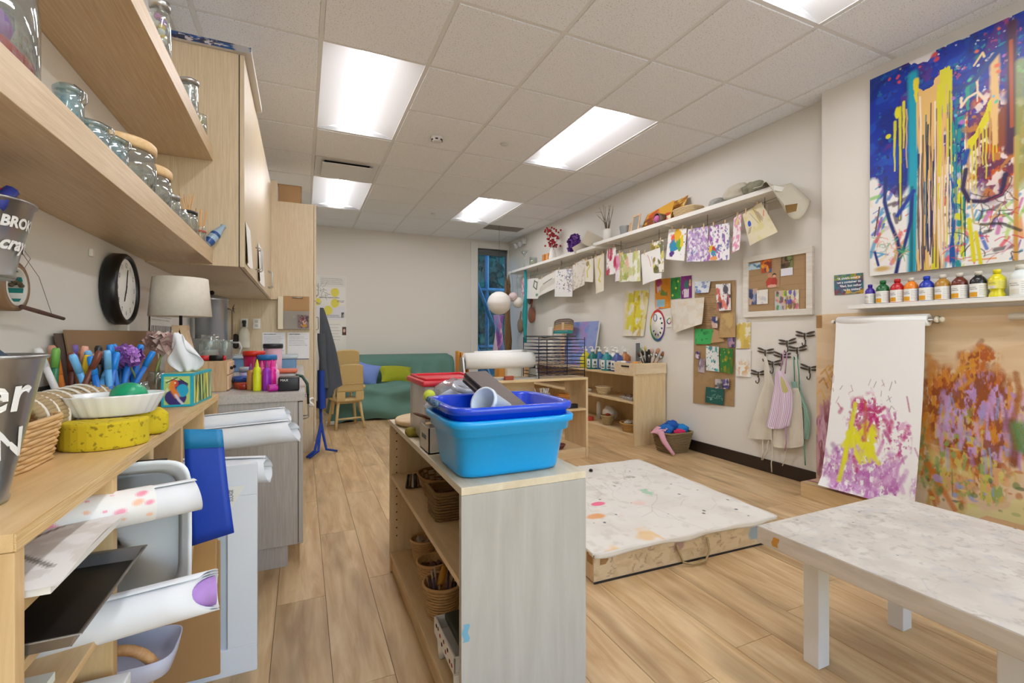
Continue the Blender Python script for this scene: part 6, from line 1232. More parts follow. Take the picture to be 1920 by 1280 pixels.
# toddler chairs, two stacked
CHB = mat('beige chair plastic', '#cdb27a', .5); CHW = mat('beige leg', '#d8bd86', .5)
def kidchair(lb, loc, rz):
    t = thing('toddler_chair', lb, 'chair', loc, rz, 'stacked toddler chairs')
    MB().rbox(-.15, -.14, .26, .15, .16, .285, .010).build('seat', CHB, t, local=True)
    N = 18; hole = [(.055 * math.cos(2 * PI * i / N), .335 + .022 * math.sin(2 * PI * i / N)) for i in range(N)]
    MB().grid(14, 16, lambda u, v: ((u - .5) * (.30 - .04 * v), -.145 - .05 * v - .012 * math.cos(PI * (u - .5)), .36 + .27 * v - .02 * (abs(u - .5) * 2) ** 4 * v)).build('backrest', CHB, t, local=True, solid=.012)
    for sx in (-1, 1):
        MB().prism([(sx * .15, .28), (sx * .06, .28), (sx * .06, .362), (sx * .15, .362)] if sx > 0 else [(-.06, .28), (-.15, .28), (-.15, .362), (-.06, .362)], -.165, -.15, 'Y').build('back_support', CHB, t, local=True)
        MB().tube([(sx * .165, -.14, .40), (sx * .18, .06, .40), (sx * .18, .12, .37)], .016, 10).build('arm', CHW, t, local=True)
        for sy in (-1, 1): MB().tube([(sx * .12, sy * .11, .265), (sx * .16, sy * .15, .001)], [.017, .014], 10).build('leg', CHW, t, local=True)
    MB().tube([(-.14, -.13, .10), (.14, -.13, .10)], .009, 8).build('stretcher', CHW, t, local=True)
    for z in (.44, .52): MB().tube([(-.125, -.185, z), (.125, -.185, z)], .004, 6).build('ridge', CHW, t, local=True)
    return t
c0 = kidchair('lower toddler chair of the stack beside the sofa', (.475, 5.86, .0), R(12)); c0.scale = (1.02, 1.05, 1.2)
dup(c0, (.45, 6.04, .16), R(12), 'upper toddler chair of the stack beside the sofa')
t = thing('power_strip', 'white power strip with cables on the floor under the chairs', 'power strip', (.36, 6.2, .0005)); MB().rbox(.26, 6.05, .0005, .36, 6.10, .04, .006).build('body', WHITE, t); MB().tube([(.36, 6.08, .02), (.44, 6.2, .012), (.5, 6.3, .01), (.56, 6.35, .01)], .005, 6).build('cable', BLACK, t)
# notice sheets on the far wall
a = Art(110, 240, '#eceae4')
for (x0, y0, x1, y1, c) in ((.1, .86, .98, .99, '#e4e2dc'), (.0, .62, .96, .84, '#efede8'), (.0, .42, .96, .60, '#e6e5ec'), (.1, .12, .9, .40, '#eeece7')): a.rect(x0, y0, x1, y1, c)
for (x, y, r_) in ((.62, .78, .075), (.62, .64, .075), (.40, .545, .075), (.05, .655, .06)): a.blob(x, y, r_ * 1.9, r_ * .8, '#e6dc4a', .95, .2, .1, 3)
a.lines_of_text(.15, .88, .9, .97, 4, '#77736c', 4, .006); a.lines_of_text(.1, .70, .6, .73, 1, '#555', 9, .016) if False else a.lines_of_text(.1, .70, .85, .725, 1, '#66625c', 9, .014); a.lines_of_text(.7, .65, .97, .68, 2, '#444444', 5, .008); a.lines_of_text(.2, .45, .9, .49, 3, '#444444', 6, .006); a.lines_of_text(.3, .14, .85, .38, 6, '#77736c', 7, .005); a.rect(.84, .45, .93, .52, '#4a4a4a'); a.wash('#d8d6d0', .5, .6, 20, 20, 4, .6, (a.X > .84) & (a.Y > .45) & (a.Y < .52)); a.rect(.86, .22, 1, .33, '#5a3a34'); a.blob(.93, .28, .05, .03, '#d9b8a8', 1, .3, .4, 2); a.scrib(.2, .8, .15, .06, 14, .004, ['#3a3a3a'], 5, .8)
q0, q1 = pix(593, 660, Y=YB), pix(649, 518, Y=YB)
artmesh('notice_sheets', a, lambda u, v: (q0.x + (q1.x - q0.x) * u, YB - .004 - .002 * math.sin(9 * v), q0.z + (q1.z - q0.z) * v), label='tall collage of white notes with yellow dots on the far wall', cat='notice')
# ================================================================ right wall
def quick(w_, h_, bg, pal, seed, n=14, sz=.16):
    a = Art(w_, h_, bg); r = random.Random(seed)
    for k in range(n): a.blob(r.uniform(.05, .95), r.uniform(.05, .95), sz * r.uniform(.4, 1.3), sz * r.uniform(.4, 1.3), r.choice(pal), .9, .3, .6, seed * 31 + k, 9)
    return a
def sheetfn(c, X, bulge=0.0, skew=0.0):
    """c: picture points of the corners TL, TR, BR, BL, on the plane X"""
    P = [pix(u, v, X=X) for u, v in c]
    def fn(u, v):
        p = P[3].lerp(P[2], u).lerp(P[0].lerp(P[1], u), v)
        return (p.x - bulge * (math.sin(PI * u) * .6 + (1 - v) ** 2) - .003 * math.sin(5 * u + 3 * v) - skew * (1 - v) * u, p.y, p.z)
    return fn
def sheet(name, lb, cat, art, c, X, bulge=0.0, parent=None, group=None, skew=0.0):
    return artmesh(name, art, sheetfn(c, X, bulge, skew), parent=parent, label=lb, cat=cat, group=group)
# ---- two white wall shelves with brackets
for (y0, y1, z1, lb) in ((2.30, 4.60, 2.160, 'near white wall shelf with hanging paintings beneath'), (4.56, 7.05, 2.135, 'far white wall shelf reaching the window corner')):
    t = thing('white_shelf', lb, 'shelf', (3.23, (y0 + y1) / 2, z1 - .036), 0, 'white wall shelves')
    MB().box(3.10, y0, z1 - .036, 3.3595, y1, z1).build('board', WHITE, t, bev=.0015)
    for k in range(3): y = y0 + .25 + k * (y1 - y0 - .5) / 2; MB().box(3.12, y - .01, z1 - .044, 3.3595, y + .01, z1 - .0365).box(3.351, y - .01, z1 - .17, 3.3595, y + .01, z1 - .044).build('bracket', WHITE, t)
z = 2.09
t = thing('display_wire', 'thin wire strung beneath the wall shelves carrying clipped paintings', 'wire', (3.2, 4.6, 2.05))
MB().tube([(3.21, 7.0, 2.03), (3.205, 6.2, 1.99), (3.2, 5.2, 2.0), (3.2, 4.5, 2.03), (3.2, 3.6, 2.02), (3.2, 2.9, 2.04), (3.2, 2.35, 2.10)], .0014, 5).build('wire', DARKM, t)
for y in (6.9, 6.2, 5.5, 4.7, 4.2, 3.6, 3.0, 2.45): MB().tube([(3.2, y, 2.03), (3.2, y, 2.10 if y > 4.6 else 2.124)], .002, 5).build('hook', DARKM, t)
W1 = 3.2
def splat(bg, cols, seed, nb=10, nd=20, sz=.13, dr=.02):
    a = quick(48, 64, bg, cols, seed, nb, sz); a.dots(nd, dr, cols, seed + 7); return a
arts = []
a = Art(20, 56, '#f0ecea'); a.wash('#d77fa6', .45, .6, 4, 8, 3, .9); arts.append((a, ((978, 522), (988, 521), (988, 557), (979, 556)), 'narrow pink-scribbled painting at the window end of the wire'))
a = Art(40, 56, '#efeeea'); a.line([(.7, .9), (.6, .6), (.85, .45), (.9, .8), (.7, .85)], .05, '#4a5a3a'); a.blob(.9, .2, .1, .08, '#6a8a7a', .9, .3, .5, 2); arts.append((a, ((988, 523), (1010, 521), (1010, 560), (987, 560)), 'white sheet with a dark green loop, second on the wire'))
a = Art(48, 56, '#ece8df'); [a.line([(.1, .2 + k * .05), (.5, .3 + k * .07), (.95, .35 + k * .05)], .018, '#8a7a50', .8) for k in range(6)]; a.line([(.3, .6), (.8, .68)], .04, '#4a4038'); arts.append((a, ((1010, 524), (1042, 508), (1042, 541), (1011, 556)), 'sheet with ochre brush lines, third on the wire'))
a = Art(52, 60, '#f1f0ee'); a.dots(30, .02, ['#2c2c3a', '#4a4a5a'], 5, (.1, .2, .6, .95)); a.scrib(.8, .55, .15, .4, 26, .02, ['#3b3f74', '#5a5e9a', '#7a5a4a'], 6, .9, .8); arts.append((a, ((1042, 506), (1074, 503), (1074, 556), (1041, 556)), 'white sheet with dark dots and navy scribbles on the wire'))
a = Art(36, 64, '#eae4da'); a.wash('#c9b49a', .58, .7, 8, 10, 4, .7); arts.append((a, ((1074, 497), (1097, 484), (1097, 534), (1076, 545)), 'beige lightly marked sheet, fifth on the wire'))
a = Art(26, 56, '#efe9d8'); a.line([(.3, .95), (.6, .7), (.3, .5), (.4, .2)], .05, '#d8c81e'); a.blob(.3, .8, .2, .12, '#7a6a20', .8, .3, .6, 3); arts.append((a, ((1097, 488), (1113, 484), (1113, 529), (1098, 528)), 'cream sheet with a yellow squiggle and brown mark on the wire'))
a = Art(30, 70, '#eee6d0'); a.line([(.6, .9), (.4, .7), (.65, .5), (.45, .35), (.6, .28)], .045, '#e2cf3a'); arts.append((a, ((1114, 482), (1133, 475), (1133, 545), (1119, 551)), 'long cream sheet with one yellow snake line'))
arts.append((splat('#f3f0ee', ['#c2184a', '#a8123c', '#d83a6a'], 12, 7, 10, .2), ((1138, 468), (1155, 463), (1155, 513), (1138, 517)), 'white sheet splashed with crimson paint on the wire'))
arts.append((splat('#f1e6e8', ['#e06a9a', '#eaa0c0', '#d8d070'], 13, 10, 10, .2), ((1155, 476), (1168, 473), (1168, 525), (1155, 528)), 'pink smeared painting half hidden on the wire'))
arts.append((splat('#eeede0', ['#b9c060', '#c9ce8a', '#a3b050', '#e8b0a0'], 14, 14, 16, .2), ((1163, 477), (1187, 473), (1186, 527), (1163, 529)), 'pale lime mottled painting on the wire'))
arts.append((splat('#f0efe2', ['#d8d890', '#c4c878', '#e6dca0'], 15, 8, 8, .22), ((1187, 472), (1200, 469), (1202, 527), (1186, 528)), 'narrow pale green painting on the wire'))
a = Art(56, 72, '#f2f0ec'); a.line([(.35, .9), (.45, .7), (.5, .5)], .02, '#d88a6a'); a.line([(.55, .8), (.6, .5)], .015, '#8a8ab0'); arts.append((a, ((1202, 477), (1238, 464), (1242, 521), (1207, 534)), 'large tilted white sheet with faint strokes on the wire'))
a = splat('#f0ece0', ['#c9b81e', '#8a7a1a', '#d8cc4a', '#5a5a20'], 17, 12, 16, .2); arts.append((a, ((1219, 457), (1244, 449), (1246, 509), (1226, 512)), 'olive and yellow dripped painting on the wire'))
a = Art(60, 76, '#f3f2f0'); a.blob(.35, .7, .18, .18, '#e8603a', 1, .2, .5, 2); a.blob(.55, .75, .2, .25, '#ecb81e', 1, .2, .6, 3); a.blob(.4, .45, .25, .2, '#1f8ab4', 1, .2, .6, 4); a.blob(.65, .5, .15, .18, '#6aa83a', 1, .2, .6, 5); a.blob(.35, .2, .12, .1, '#5a2a8a', 1, .2, .5, 6); a.blob(.8, .6, .1, .2, '#e8d020', 1, .2, .6, 8); a.dots(16, .015, ['#c2182a', '#1f8ab4', '#3a3a8a'], 4); arts.append((a, ((1254, 430), (1288, 428), (1284, 489), (1250, 486)), 'rainbow splashed painting in the middle of the near shelf'))
a = Art(60, 76, '#eee9f0'); a.wash('#b48ac8', .40, .6, 9, 9, 5, .85); a.wash('#7a5aa0', .6, .7, 14, 14, 6, .8); a.wash('#8fc4d8', .6, .7, 10, 10, 8, .8, a.X < .5); arts.append((a, ((1290, 430), (1328, 424), (1327, 490), (1289, 491)), 'lilac speckled painting between two splashed ones'))
a = Art(60, 76, '#f2f0f2'); a.wash('#a040a8', .56, .66, 8, 8, 15, .9, a.X < .8); a.wash('#5a58a8', .6, .7, 9, 9, 16, .9); a.blob(.15, .35, .12, .12, '#e0b820', 1, .2, .6, 2); a.blob(.3, .3, .1, .1, '#c23a3a', 1, .2, .6, 3); a.blob(.3, .2, .12, .08, '#2a9ab0', 1, .2, .6, 4); a.blob(.3, .06, .2, .06, '#e8a060', 1, .2, .6, 5); a.dots(20, .02, ['#a040a8', '#6a3a9a'], 6); arts.append((a, ((1331, 424), (1368, 418), (1369, 487), (1327, 489)), 'purple painting with yellow and teal blots on the near wire'))
a = Art(28, 76, '#f2eaec'); a.wash('#e08ab0', .45, .6, 4, 9, 5, .9); a.blob(.5, .85, .3, .1, '#d8c060', .7, .4, .5, 4); arts.append((a, ((1376, 409), (1391, 400), (1388, 468), (1374, 475)), 'narrow pink washed painting hanging edgewise'))
a = Art(80, 70, '#e3d8b8'); a.wash('#d8cc80', .5, .7, 4, 4, 3, .7); a.blob(.2, .62, .075, .09, '#1f4fb8', 1, .2, .2, 4); [a.line([(.55 + k * .03, .95 - .03 * k), (.62 + k * .03, .5 + .03 * (k % 3))], .014, '#7a4a30') for k in range(6)]; a.line([(.35, .9), (.55, .5)], .012, '#5a4030'); a.line([(.82, .62), (.93, .75)], .03, '#e0704a'); [a.line([(.05 + k * .03, .35), (.16 + k * .03, .5)], .012, '#4a4038') for k in range(4)]; arts.append((a, ((1392, 402), (1428, 379), (1460, 435), (1408, 461)), 'tilted cream drawing with a blue circle at the near end'))
for k, (a, c, lb) in enumerate(arts):
    o = sheet('hanging_painting', lb, 'painting', a, c, W1 - .004 * (k % 2), .012, group='paintings clipped beneath the wall shelves')
    p0, p1 = pix(*c[0], X=W1 - .004), pix(*c[1], X=W1 - .004)
    for f in ((.2, .8) if abs(p0.y - p1.y) > .15 else (.5,)):
        q = p0.lerp(p1, f); MB().box(q.x - .006, q.y - .004, q.z - .018, q.x + .004, q.y + .004, q.z + .03).build('clothes_peg', PINE, o)
# ---- things on the wall shelves
SN, SF = 2.1605, 2.1355
def onshelf(u, x=3.22): p = pix(u, 450, X=x); return p.y
def vase(name, lb, y, z, prof, m, x=3.22, cat='vase'):
    t = thing(name, lb, cat, (x, y, z)); MB().lathe(prof, (0, 0, 0), 24).build('body', m, t, local=True); return t
y = onshelf(983); t = vase('glass_vase', 'tall clear glass vase at the window end of the far shelf', y, SF, [(0, 0), (.05, 0), (.012, .02), (.012, .22), (.07, .30), (.065, .30), (.008, .22), (0, .2)], GLASS)
y = onshelf(1000); t = vase('candle_glass', 'clear glass with a pale yellow candle on the far shelf', y, SF, [(0, 0), (.06, 0), (.06, .14), (.056, .14), (.056, .006), (0, .006)], GLASS, cat='candle'); MB().cyl((0, 0, .007), .045, .09, 20).build('candle', mat('candle wax', '#e6dfb0', .6), t, local=True)
for u_, c_ in ((1022, '#c9803a'), (1028, '#e0a060')): y = onshelf(u_); tag(MB().rbox(3.19, y - .035, SF, 3.25, y + .035, SF + .125, .006).build('patterned_box', mat('pbox ' + c_, c_, .6, noise=.3, nscale=50)), ('orange' if u_ == 1022 else 'pale orange') + ' patterned candle box on the far shelf', 'box', 'patterned boxes on the far shelf')
y = onshelf(1036); t = vase('white_vase', 'white vase of red berries on the far shelf', y, SF, [(0, 0), (.045, 0), (.055, .05), (.04, .13), (.03, .17), (.034, .18), (.028, .18), (.028, .14), (0, .12)], WHITE)
for k in range(70):
    r_ = random.Random(k); a_ = r_.uniform(0, 6.3); rr = r_.uniform(0, .12); zz = .20 + r_.uniform(0, .26); q = (rr * math.cos(a_), rr * math.sin(a_), zz)
    if k % 6 == 0: MB().tube([(0, 0, .12), (q[0] * .5, q[1] * .5, zz * .7), q], .0025, 5).build('twig', mat('twig', '#5a2a24', .8), t, local=True)
    MB().ball(q, .015, 8, 6).build('berry', mat('berry red', '#a8121e', .4), t, local=True)
y = onshelf(1079); bloom('purple_paper_flower', 'purple tissue paper block standing on the far shelf', 'paper flower', (3.2, y, SF + .13), (.05, .11, .12), 120, ('#7a45a8', '#9a6ac4', '#5a2f86'), (3.2, y, SF), 11, petal=.028)
t = thing('folded_card', 'open folded card with dark edges on the far shelf', 'card', (3.2, onshelf(1103), SF)); y = onshelf(1103)
MB().box(3.14, y - .16, SF, 3.27, y + .16, SF + .012).build('base', mat('dark card edge', '#4a3d34', .7), t); MB().box(-.008, -.13, 0, .008, .13, .17, TR((3.2, y - .09, SF + .012), R(25), 0, R(70))).build('flap', mat('cream card', '#d9cfbd', .8), t); MB().box(-.006, -.12, 0, .006, .12, .10, TR((3.2, y + .06, SF + .012), R(-30), 0, R(70))).build('flap', mat('cream card', '#d9cfbd', .8), t)
y = onshelf(1139); t = vase('twig_vase', 'white vase with bare branches at the start of the near shelf', y, SN, [(0, 0), (.05, 0), (.05, .13), (.04, .15), (.036, .15), (.036, .02), (0, .02)], WHITE)
for k in range(12):
    r_ = random.Random(50 + k); a_ = r_.uniform(0, 6.3); MB().tube([(0, 0, .05), (.03 * math.cos(a_), .03 * math.sin(a_), .22), (.10 * math.cos(a_) * r_.random(), .19 * math.sin(a_), .32 + .14 * r_.random())], [.004, .003, .0012], 5).build('branch', mat('branch', '#6b5a44', .8), t, local=True)
MB().tube([(0, 0, .05), (0, .08, .30), (0, .12, .38), (0, .24, .40)], [.004, .003, .002, .001], 5).build('branch', mat('branch', '#6b5a44', .8), t, local=True)
y = onshelf(1172); t = vase('small_tin_pail', 'small pale tin pail on the near shelf', y, SN, [(0, 0), (.045, 0), (.062, .11), (.065, .112), (.058, .112), (.042, .006), (0, .006)], mat('tin pale', '#c9d0d6', .3, .7), cat='pail')
for k, (u_, w_, h_) in enumerate(((1183, .03, .13), (1196, .13, .19))):
    y = onshelf(u_); t = thing('framed_picture', ('small' if k == 0 else 'larger') + ' wooden picture frame leaning on the near shelf', 'picture frame', (3.2, y, SN), R(0), 'frames on the near shelf')
    M0 = TR((3.19 - .02 * k, y, SN), 0, R(10), 0); MB().box(0, -w_ / 2, .0, .012, w_ / 2, .018, M0).box(0, -w_ / 2, h_ - .018, .012, w_ / 2, h_, M0).box(0, -w_ / 2, .018, .012, -w_ / 2 + .018, h_ - .018, M0).box(0, w_ / 2 - .018, .018, .012, w_ / 2, h_ - .018, M0).build('frame', PINE, t); MB().box(.004, -w_ / 2 + .018, .018, .008, w_ / 2 - .018, h_ - .018, M0).build('backing', mat('frame grey', '#9a9a92', .7), t)
a = Art(90, 70, '#c98a2a'); a.wash('#8a5a1a', .5, .62, 5, 5, 3, .8); a.wash('#e8c060', .55, .65, 9, 9, 4, .8); a.blob(.3, .3, .2, .2, '#c2431a', 1, .3, .7, 3); a.blob(.5, .6, .2, .15, '#e0a020', 1, .3, .7, 4); a.dots(26, .02, ['#6a2a12', '#f2e0b0', '#a83a14'], 5)
t = thing('amber_painting', 'crinkled amber and orange painting propped on the near shelf', 'painting', (3.25, onshelf(1236), SN)); y0_, y1_ = onshelf(1200), onshelf(1275)
artmesh('painted_sheet', a, lambda u, v: (3.22 + .10 * v + .01 * math.sin(9 * u), y0_ + (y1_ - y0_) * u, SN + (.24 - .05 * (1 - u)) * v + .006), parent=t)
b2 = quick(50, 50, '#d8a030', ['#c2431a', '#e8c860', '#7a3a14', '#f0e0c0'], 9, 14, .18); artmesh('painted_panel', b2, lambda u, v: (3.18 + .06 * v, onshelf(1212) + (onshelf(1262) - onshelf(1212)) * u, SN + .21 * v + .003 - .05 * (1 - u) * v), parent=t)
t = thing('yarn_tin', 'brown tin with pink striped yarn lying on the near shelf', 'tin', (3.17, onshelf(1246), SN)); y = onshelf(1246)
MB().lathe([(.045, 0), (.05, 0), (.05, .10), (.045, .10), (.045, 0)], (0, 0, 0), 24, M=TR((3.22, y, SN + .05), 0, R(-90), 0)).build('tin', mat('brown tin', '#7d6a5a', .4, .5), t); MB().ball((3.13, y, SN + .045), (.03, .035, .035), 14, 9).build('yarn', mat('pink yarn', '#c46aa0', .9, noise=.3, nscale=60), t)
basket('shelf_basket', 'wide shallow pale basket on the near shelf', 'basket', (3.22, onshelf(1290, 3.22), SN), (.085, .11), (.10, .135), .075, mat('pale rattan', '#dcc49a', .7), rows=6, stakes=22, k=3)
def lump(name, lb, cat, c, r, m, f=.14, s=5):
    return tag(MB().ball(c, r, 28, 16, fn=lambda p: 1 + f * math.sin(s * p.x + 4 * p.y + 2) * math.cos(s * p.z + 3 * p.y)).build(name, m), lb, cat)
CANV = mat('canvas drab', '#c9c3b2', .95, noise=.06, nscale=20)
yb1, yb2, yb3 = onshelf(1350), onshelf(1388), onshelf(1418)
lump('folded_bag', 'small grey patterned cloth folded on the near shelf', 'cloth', (3.2, yb1, SN + .035), (.07, .08, .035), mat('grey check', '#a9a9a4', .95, noise=.3, nscale=60))
lump('canvas_bag', 'khaki canvas bag with dark strap on the near shelf', 'bag', (3.2, yb2, SN + .065), (.08, .13, .065), CANV)
lump('camouflage_cloth', 'grey green crumpled cloth beside the canvas bag', 'cloth', (3.2, yb3, SN + .055), (.08, .09, .055), mat('camo', '#8d8c78', .95, noise=.35, nscale=25), .2, 8)
t = thing('draped_smock', 'cream cloth smock draped over the near end of the wall shelf', 'smock', (3.2, 2.28, 1.96))
def drape(u, v):
    y = 2.44 - .24 * v + .03 * math.sin(6 * u); z = SN + .03 - (max(0, v - .45) / .55) ** 1.2 * .20 * (0.65 + .7 * abs(math.sin(2.5 * u + .5))) + .02 * math.sin(9 * u) * v
    return (3.06 + .27 * u + .01 * math.sin(7 * v), y, z if v > .3 else SN + .012 + .02 * math.sin(7 * u) ** 2)
MB().grid(24, 24, drape).build('cloth', CANV, t, solid=.004); MB().prism([(2.15, 1.94), (2.22, 1.94), (2.23, 2.0), (2.14, 1.99)], 3.12, 3.124, 'X').build('woven_tag', mat('tag brown', '#8a6a3a', .7), t)

# ================================================================ pinned on the right wall
XA = XR - .004
WG = 'paintings pinned on the right wall'
a = Art(56, 90, '#e8e2d2'); a.wash('#ddd02a', .40, .52, 7, 5, 4, .95, (a.Y > .15) * 1.6 * np.clip(1.25 - np.abs(a.X - .5) * 2.2, 0, 1)); a.wash('#c9a81e', .6, .68, 9, 6, 7, .8, a.X > .4); [a.line([(.45 + k * .04, .4), (.4 + k * .04, .12)], .025, '#dcd02c') for k in range(3)]
sheet('yellow_painting', 'sheet of yellow finger paint above the crate of brushes', 'painting', a, ((1172, 546), (1218, 544), (1208, 630), (1170, 630)), XA, .012, group=WG)
a = quick(40, 56, '#e0941e', ['#d8603a', '#5a8a3a', '#c23a7a', '#e8c8d0', '#3a6a4a', '#d8d8a0'], 21, 14, .15); a.rect(.12, .06, .62, .3, '#9ac8d8'); a.rect(0, 0, .06, 1, '#e8a03a'); a.rect(.8, 0, 1, .9, '#e0941e')
sheet('flower_collage', 'orange collage of flowers in a blue pot', 'artwork', a, ((1228, 524), (1257, 521), (1257, 577), (1229, 579)), XA, 0, group=WG)
a = Art(28, 50, '#2f8a3a'); a.wash('#1f6a2a', .5, .6, 4, 4, 3, .7); [a.blob(x, y, .08, .05, '#e0d84a', 1, .3, .3, 3) for x, y in ((.75, .8), (.5, .5), (.2, .18))]
sheet('green_card', 'green card with three yellow dots', 'artwork', a, ((1258, 521), (1276, 519), (1276, 559), (1258, 561)), XA, 0, group=WG)
a = Art(28, 50, '#7a1f74'); a.rect(.3, .05, .72, .42, '#d8c8d4'); a.blob(.5, .62, .2, .2, '#2a6a5a', 1, .2, .4, 3); a.blob(.82, .6, .1, .08, '#e0b080', 1, .2, .4, 4); a.blob(.85, .75, .08, .08, '#c8c060', 1, .2, .4, 5); a.line([(.3, .4), (.15, .3), (.2, .2)], .03, '#d8c8d4')
sheet('purple_card', 'purple card showing a white vase with green leaves', 'artwork', a, ((1277, 518), (1297, 516), (1297, 558), (1277, 560)), XA, 0, group=WG)
# colour wheel
c = pix(1233, 610, X=XA); t = thing('colour_chart', 'round colour wheel on the wall above the brush crate', 'colour wheel', (XA, c.y, c.z - .17)); ry, rz = abs(pix(1219, 610, X=XA).y - c.y), .165
M0 = TR((XR - .001, c.y, c.z), 0, R(-90), 0)
MB().lathe([(0, .002), (rz * .99, .002), (rz * .99, .006), (0, .006)], (0, 0, 0), 40, M=M0, sx=1.0, sy=ry / rz).build('disc', PAPER, t)
for k, c_ in enumerate(('#d02a2a', '#d86a2a', '#e0c02a', '#7aa83a', '#2f7a4a', '#2a6a7a', '#2a4a8a', '#4a3a8a', '#6a2a7a', '#9a2a5a', '#c22a4a', '#b82a2a')):
    mb = MB(); mb.grid(6, 1, lambda u, v: tuple(M0 @ Vector(((rz * (.84 + .16 * v)) * math.cos(2 * PI * (k + u) / 12), (ry / rz) * (rz * (.84 + .16 * v)) * math.sin(2 * PI * (k + u) / 12), .0065)))); mb.build('colour_segment', mat('seg ' + c_, c_, .5), t)
for k in range(7): an = 2.2 + k * .55; MB().box(-.012, -.008, .0062, .012, .008, .0068, M0 @ TR((rz * .6 * math.cos(an), ry * .6 * math.sin(an), 0), 0, 0, an)).build('mark', BLACK if k % 2 else mat('seg #4a3a8a', '#4a3a8a', .5), t)
MB().tube([tuple(M0 @ Vector((rz * (.5 + .22 * math.cos(q)), ry * (.28 + .22 * math.sin(q)), .0075))) for q in [2 * PI * k / 24 for k in range(24)]], .0035, 5, closed=True).build('ring', mat('seg #2a4a8a', '#2a4a8a', .5), t)
a = Art(20, 30, '#ece9e2'); th = np.arctan2(a.Y - .5, a.X - .5); m_ = (np.abs(np.hypot((a.X - .5), (a.Y - .55) * 1.4) - .32) < .07) * 1.0
for k in range(6): a.mixin(m_ * ((th > -PI + k * PI / 3) & (th <= -PI + (k + 1) * PI / 3)), ['#2a4a8a', '#6a2a7a', '#c22a4a', '#e0c02a', '#5a9a3a', '#2a7a8a'][k])
sheet('colour_card', 'small white card with a tiny colour ring', 'card', a, ((1249, 593), (1260, 591), (1260, 613), (1249, 614)), XA, 0, group=WG)
a = Art(50, 50, '#e4ddd0'); a.wash('#d8ccb8', .5, .65, 5, 5, 4, .6); a.wash('#e0c890', .6, .7, 5, 5, 8, .4)
sheet('canvas_scrap', 'cream canvas scrap pinned across the kraft paper edge', 'cloth', a, ((1258, 563), (1321, 557), (1320, 607), (1266, 625)), XA - .02, .02, group=WG, skew=.01)
# kraft paper panel
a = Art(90, 230, '#a98a62'); a.wash('#9a7b54', .5, .6, 4, 10, 3, .6); a.lines_of_text(.05, .93, .9, .97, 1, '#5a452c', 2, .004); a.lines_of_text(.22, .66, .58, .83, 11, '#4a3826', 3, .0045); a.lines_of_text(.08, .86, .55, .90, 2, '#4a3826', 4, .004); a.lines_of_text(.05, .61, .5, .65, 3, '#4a3826', 5, .004); a.lines_of_text(.06, .48, .28, .53, 4, '#4a3826', 6, .004); a.lines_of_text(.08, .30, .6, .35, 3, '#4a3826', 7, .004); a.lines_of_text(.78, .13, .96, .2, 4, '#4a3826', 8, .004)
kp = sheet('kraft_panel', 'long brown kraft paper panel with writing and photos on the wall', 'poster', a, ((1303, 529), (1380, 525), (1377, 762), (1300, 755)), XA, .004)
def onkraft(nm, art, c, d=.006): return sheet(nm, None, None, art, c, XA - d, 0, parent=kp)
onkraft('splatter_photo', splat('#eceaea', ['#2a2440', '#c4503a', '#3a2a5a', '#e07a6a'], 31, 12, 16, .16), ((1342, 533), (1370, 531), (1370, 581), (1345, 583)), .014)
onkraft('blue_drawing', splat('#dfe4ec', ['#8a9ac0', '#6a8ac4', '#b8c4d8'], 32, 10, 12, .12), ((1303, 528), (1333, 526), (1328, 548), (1304, 550)), .014)
onkraft('child_cutout', splat('#c8a898', ['#22306a', '#e6dcd8', '#2a3a7a'], 33, 7, 4, .25), ((1333, 594), (1346, 593), (1345, 615), (1335, 615)), .014)
onkraft('tan_envelope', quick(30, 40, '#bb9a68', ['#c9aa70', '#b09060'], 34, 6, .3), ((1352, 588), (1379, 585), (1379, 632), (1348, 633)), .016)
onkraft('green_print', splat('#3fae5e', ['#2f8f4c', '#2a7a44'], 35, 5, 12, .1), ((1303, 616), (1338, 617), (1332, 645), (1303, 645)), .014)
onkraft('brown_scrap', Art(10, 10, '#b9956a'), ((1338, 616), (1352, 622), (1358, 640), (1333, 643)), .012)
onkraft('teal_dot_print', splat('#e6e8e4', ['#2a9a9a', '#1f7a80', '#5ab8b0'], 36, 4, 40, .12, .025), ((1324, 648), (1348, 650), (1348, 697), (1324, 694)), .014)
onkraft('green_gold_print', splat('#2f7a34', ['#8a8a2a', '#c9b83a', '#6a7a20'], 37, 9, 26, .12, .02), ((1350, 652), (1375, 654), (1373, 701), (1350, 697)), .014)
onkraft('photo', quick(16, 20, '#6a4a7a', ['#b8a8c8', '#3a3a6a', '#d8c8d0'], 38, 6, .3), ((1304, 659), (1312, 658), (1312, 672), (1304, 672)), .014)
onkraft('photo', quick(16, 26, '#b8a8b0', ['#6a5a7a', '#d8d0d4', '#8a7a8a'], 39, 6, .3), ((1311, 672), (1322, 672), (1321, 699), (1309, 697)), .014)
onkraft('photo', quick(16, 20, '#7a6a9a', ['#c8b8d0', '#3a3a5a', '#b08a9a'], 40, 6, .3), ((1365, 633), (1379, 632), (1378, 651), (1365, 651)), .014)
onkraft('photo', quick(18, 20, '#b8b0b0', ['#4a4a50', '#dcd4d0', '#6a6a70'], 41, 7, .3), ((1341, 710), (1355, 711), (1355, 729), (1341, 728)), .014)
onkraft('photo', quick(16, 20, '#c8c0cc', ['#4a3a8a', '#2a2a6a', '#e0d8dc'], 42, 6, .3), ((1356, 711), (1367, 709), (1367, 729), (1356, 729)), .014)
a = Art(36, 36, '#1c5a52'); a.scrib(.55, .5, .3, .3, 16, .02, ['#b8d8cc', '#8ab8ac'], 4, .7); onkraft('dark_green_drawing', a, ((1324, 725), (1359, 730), (1356, 760), (1322, 754)), .016)
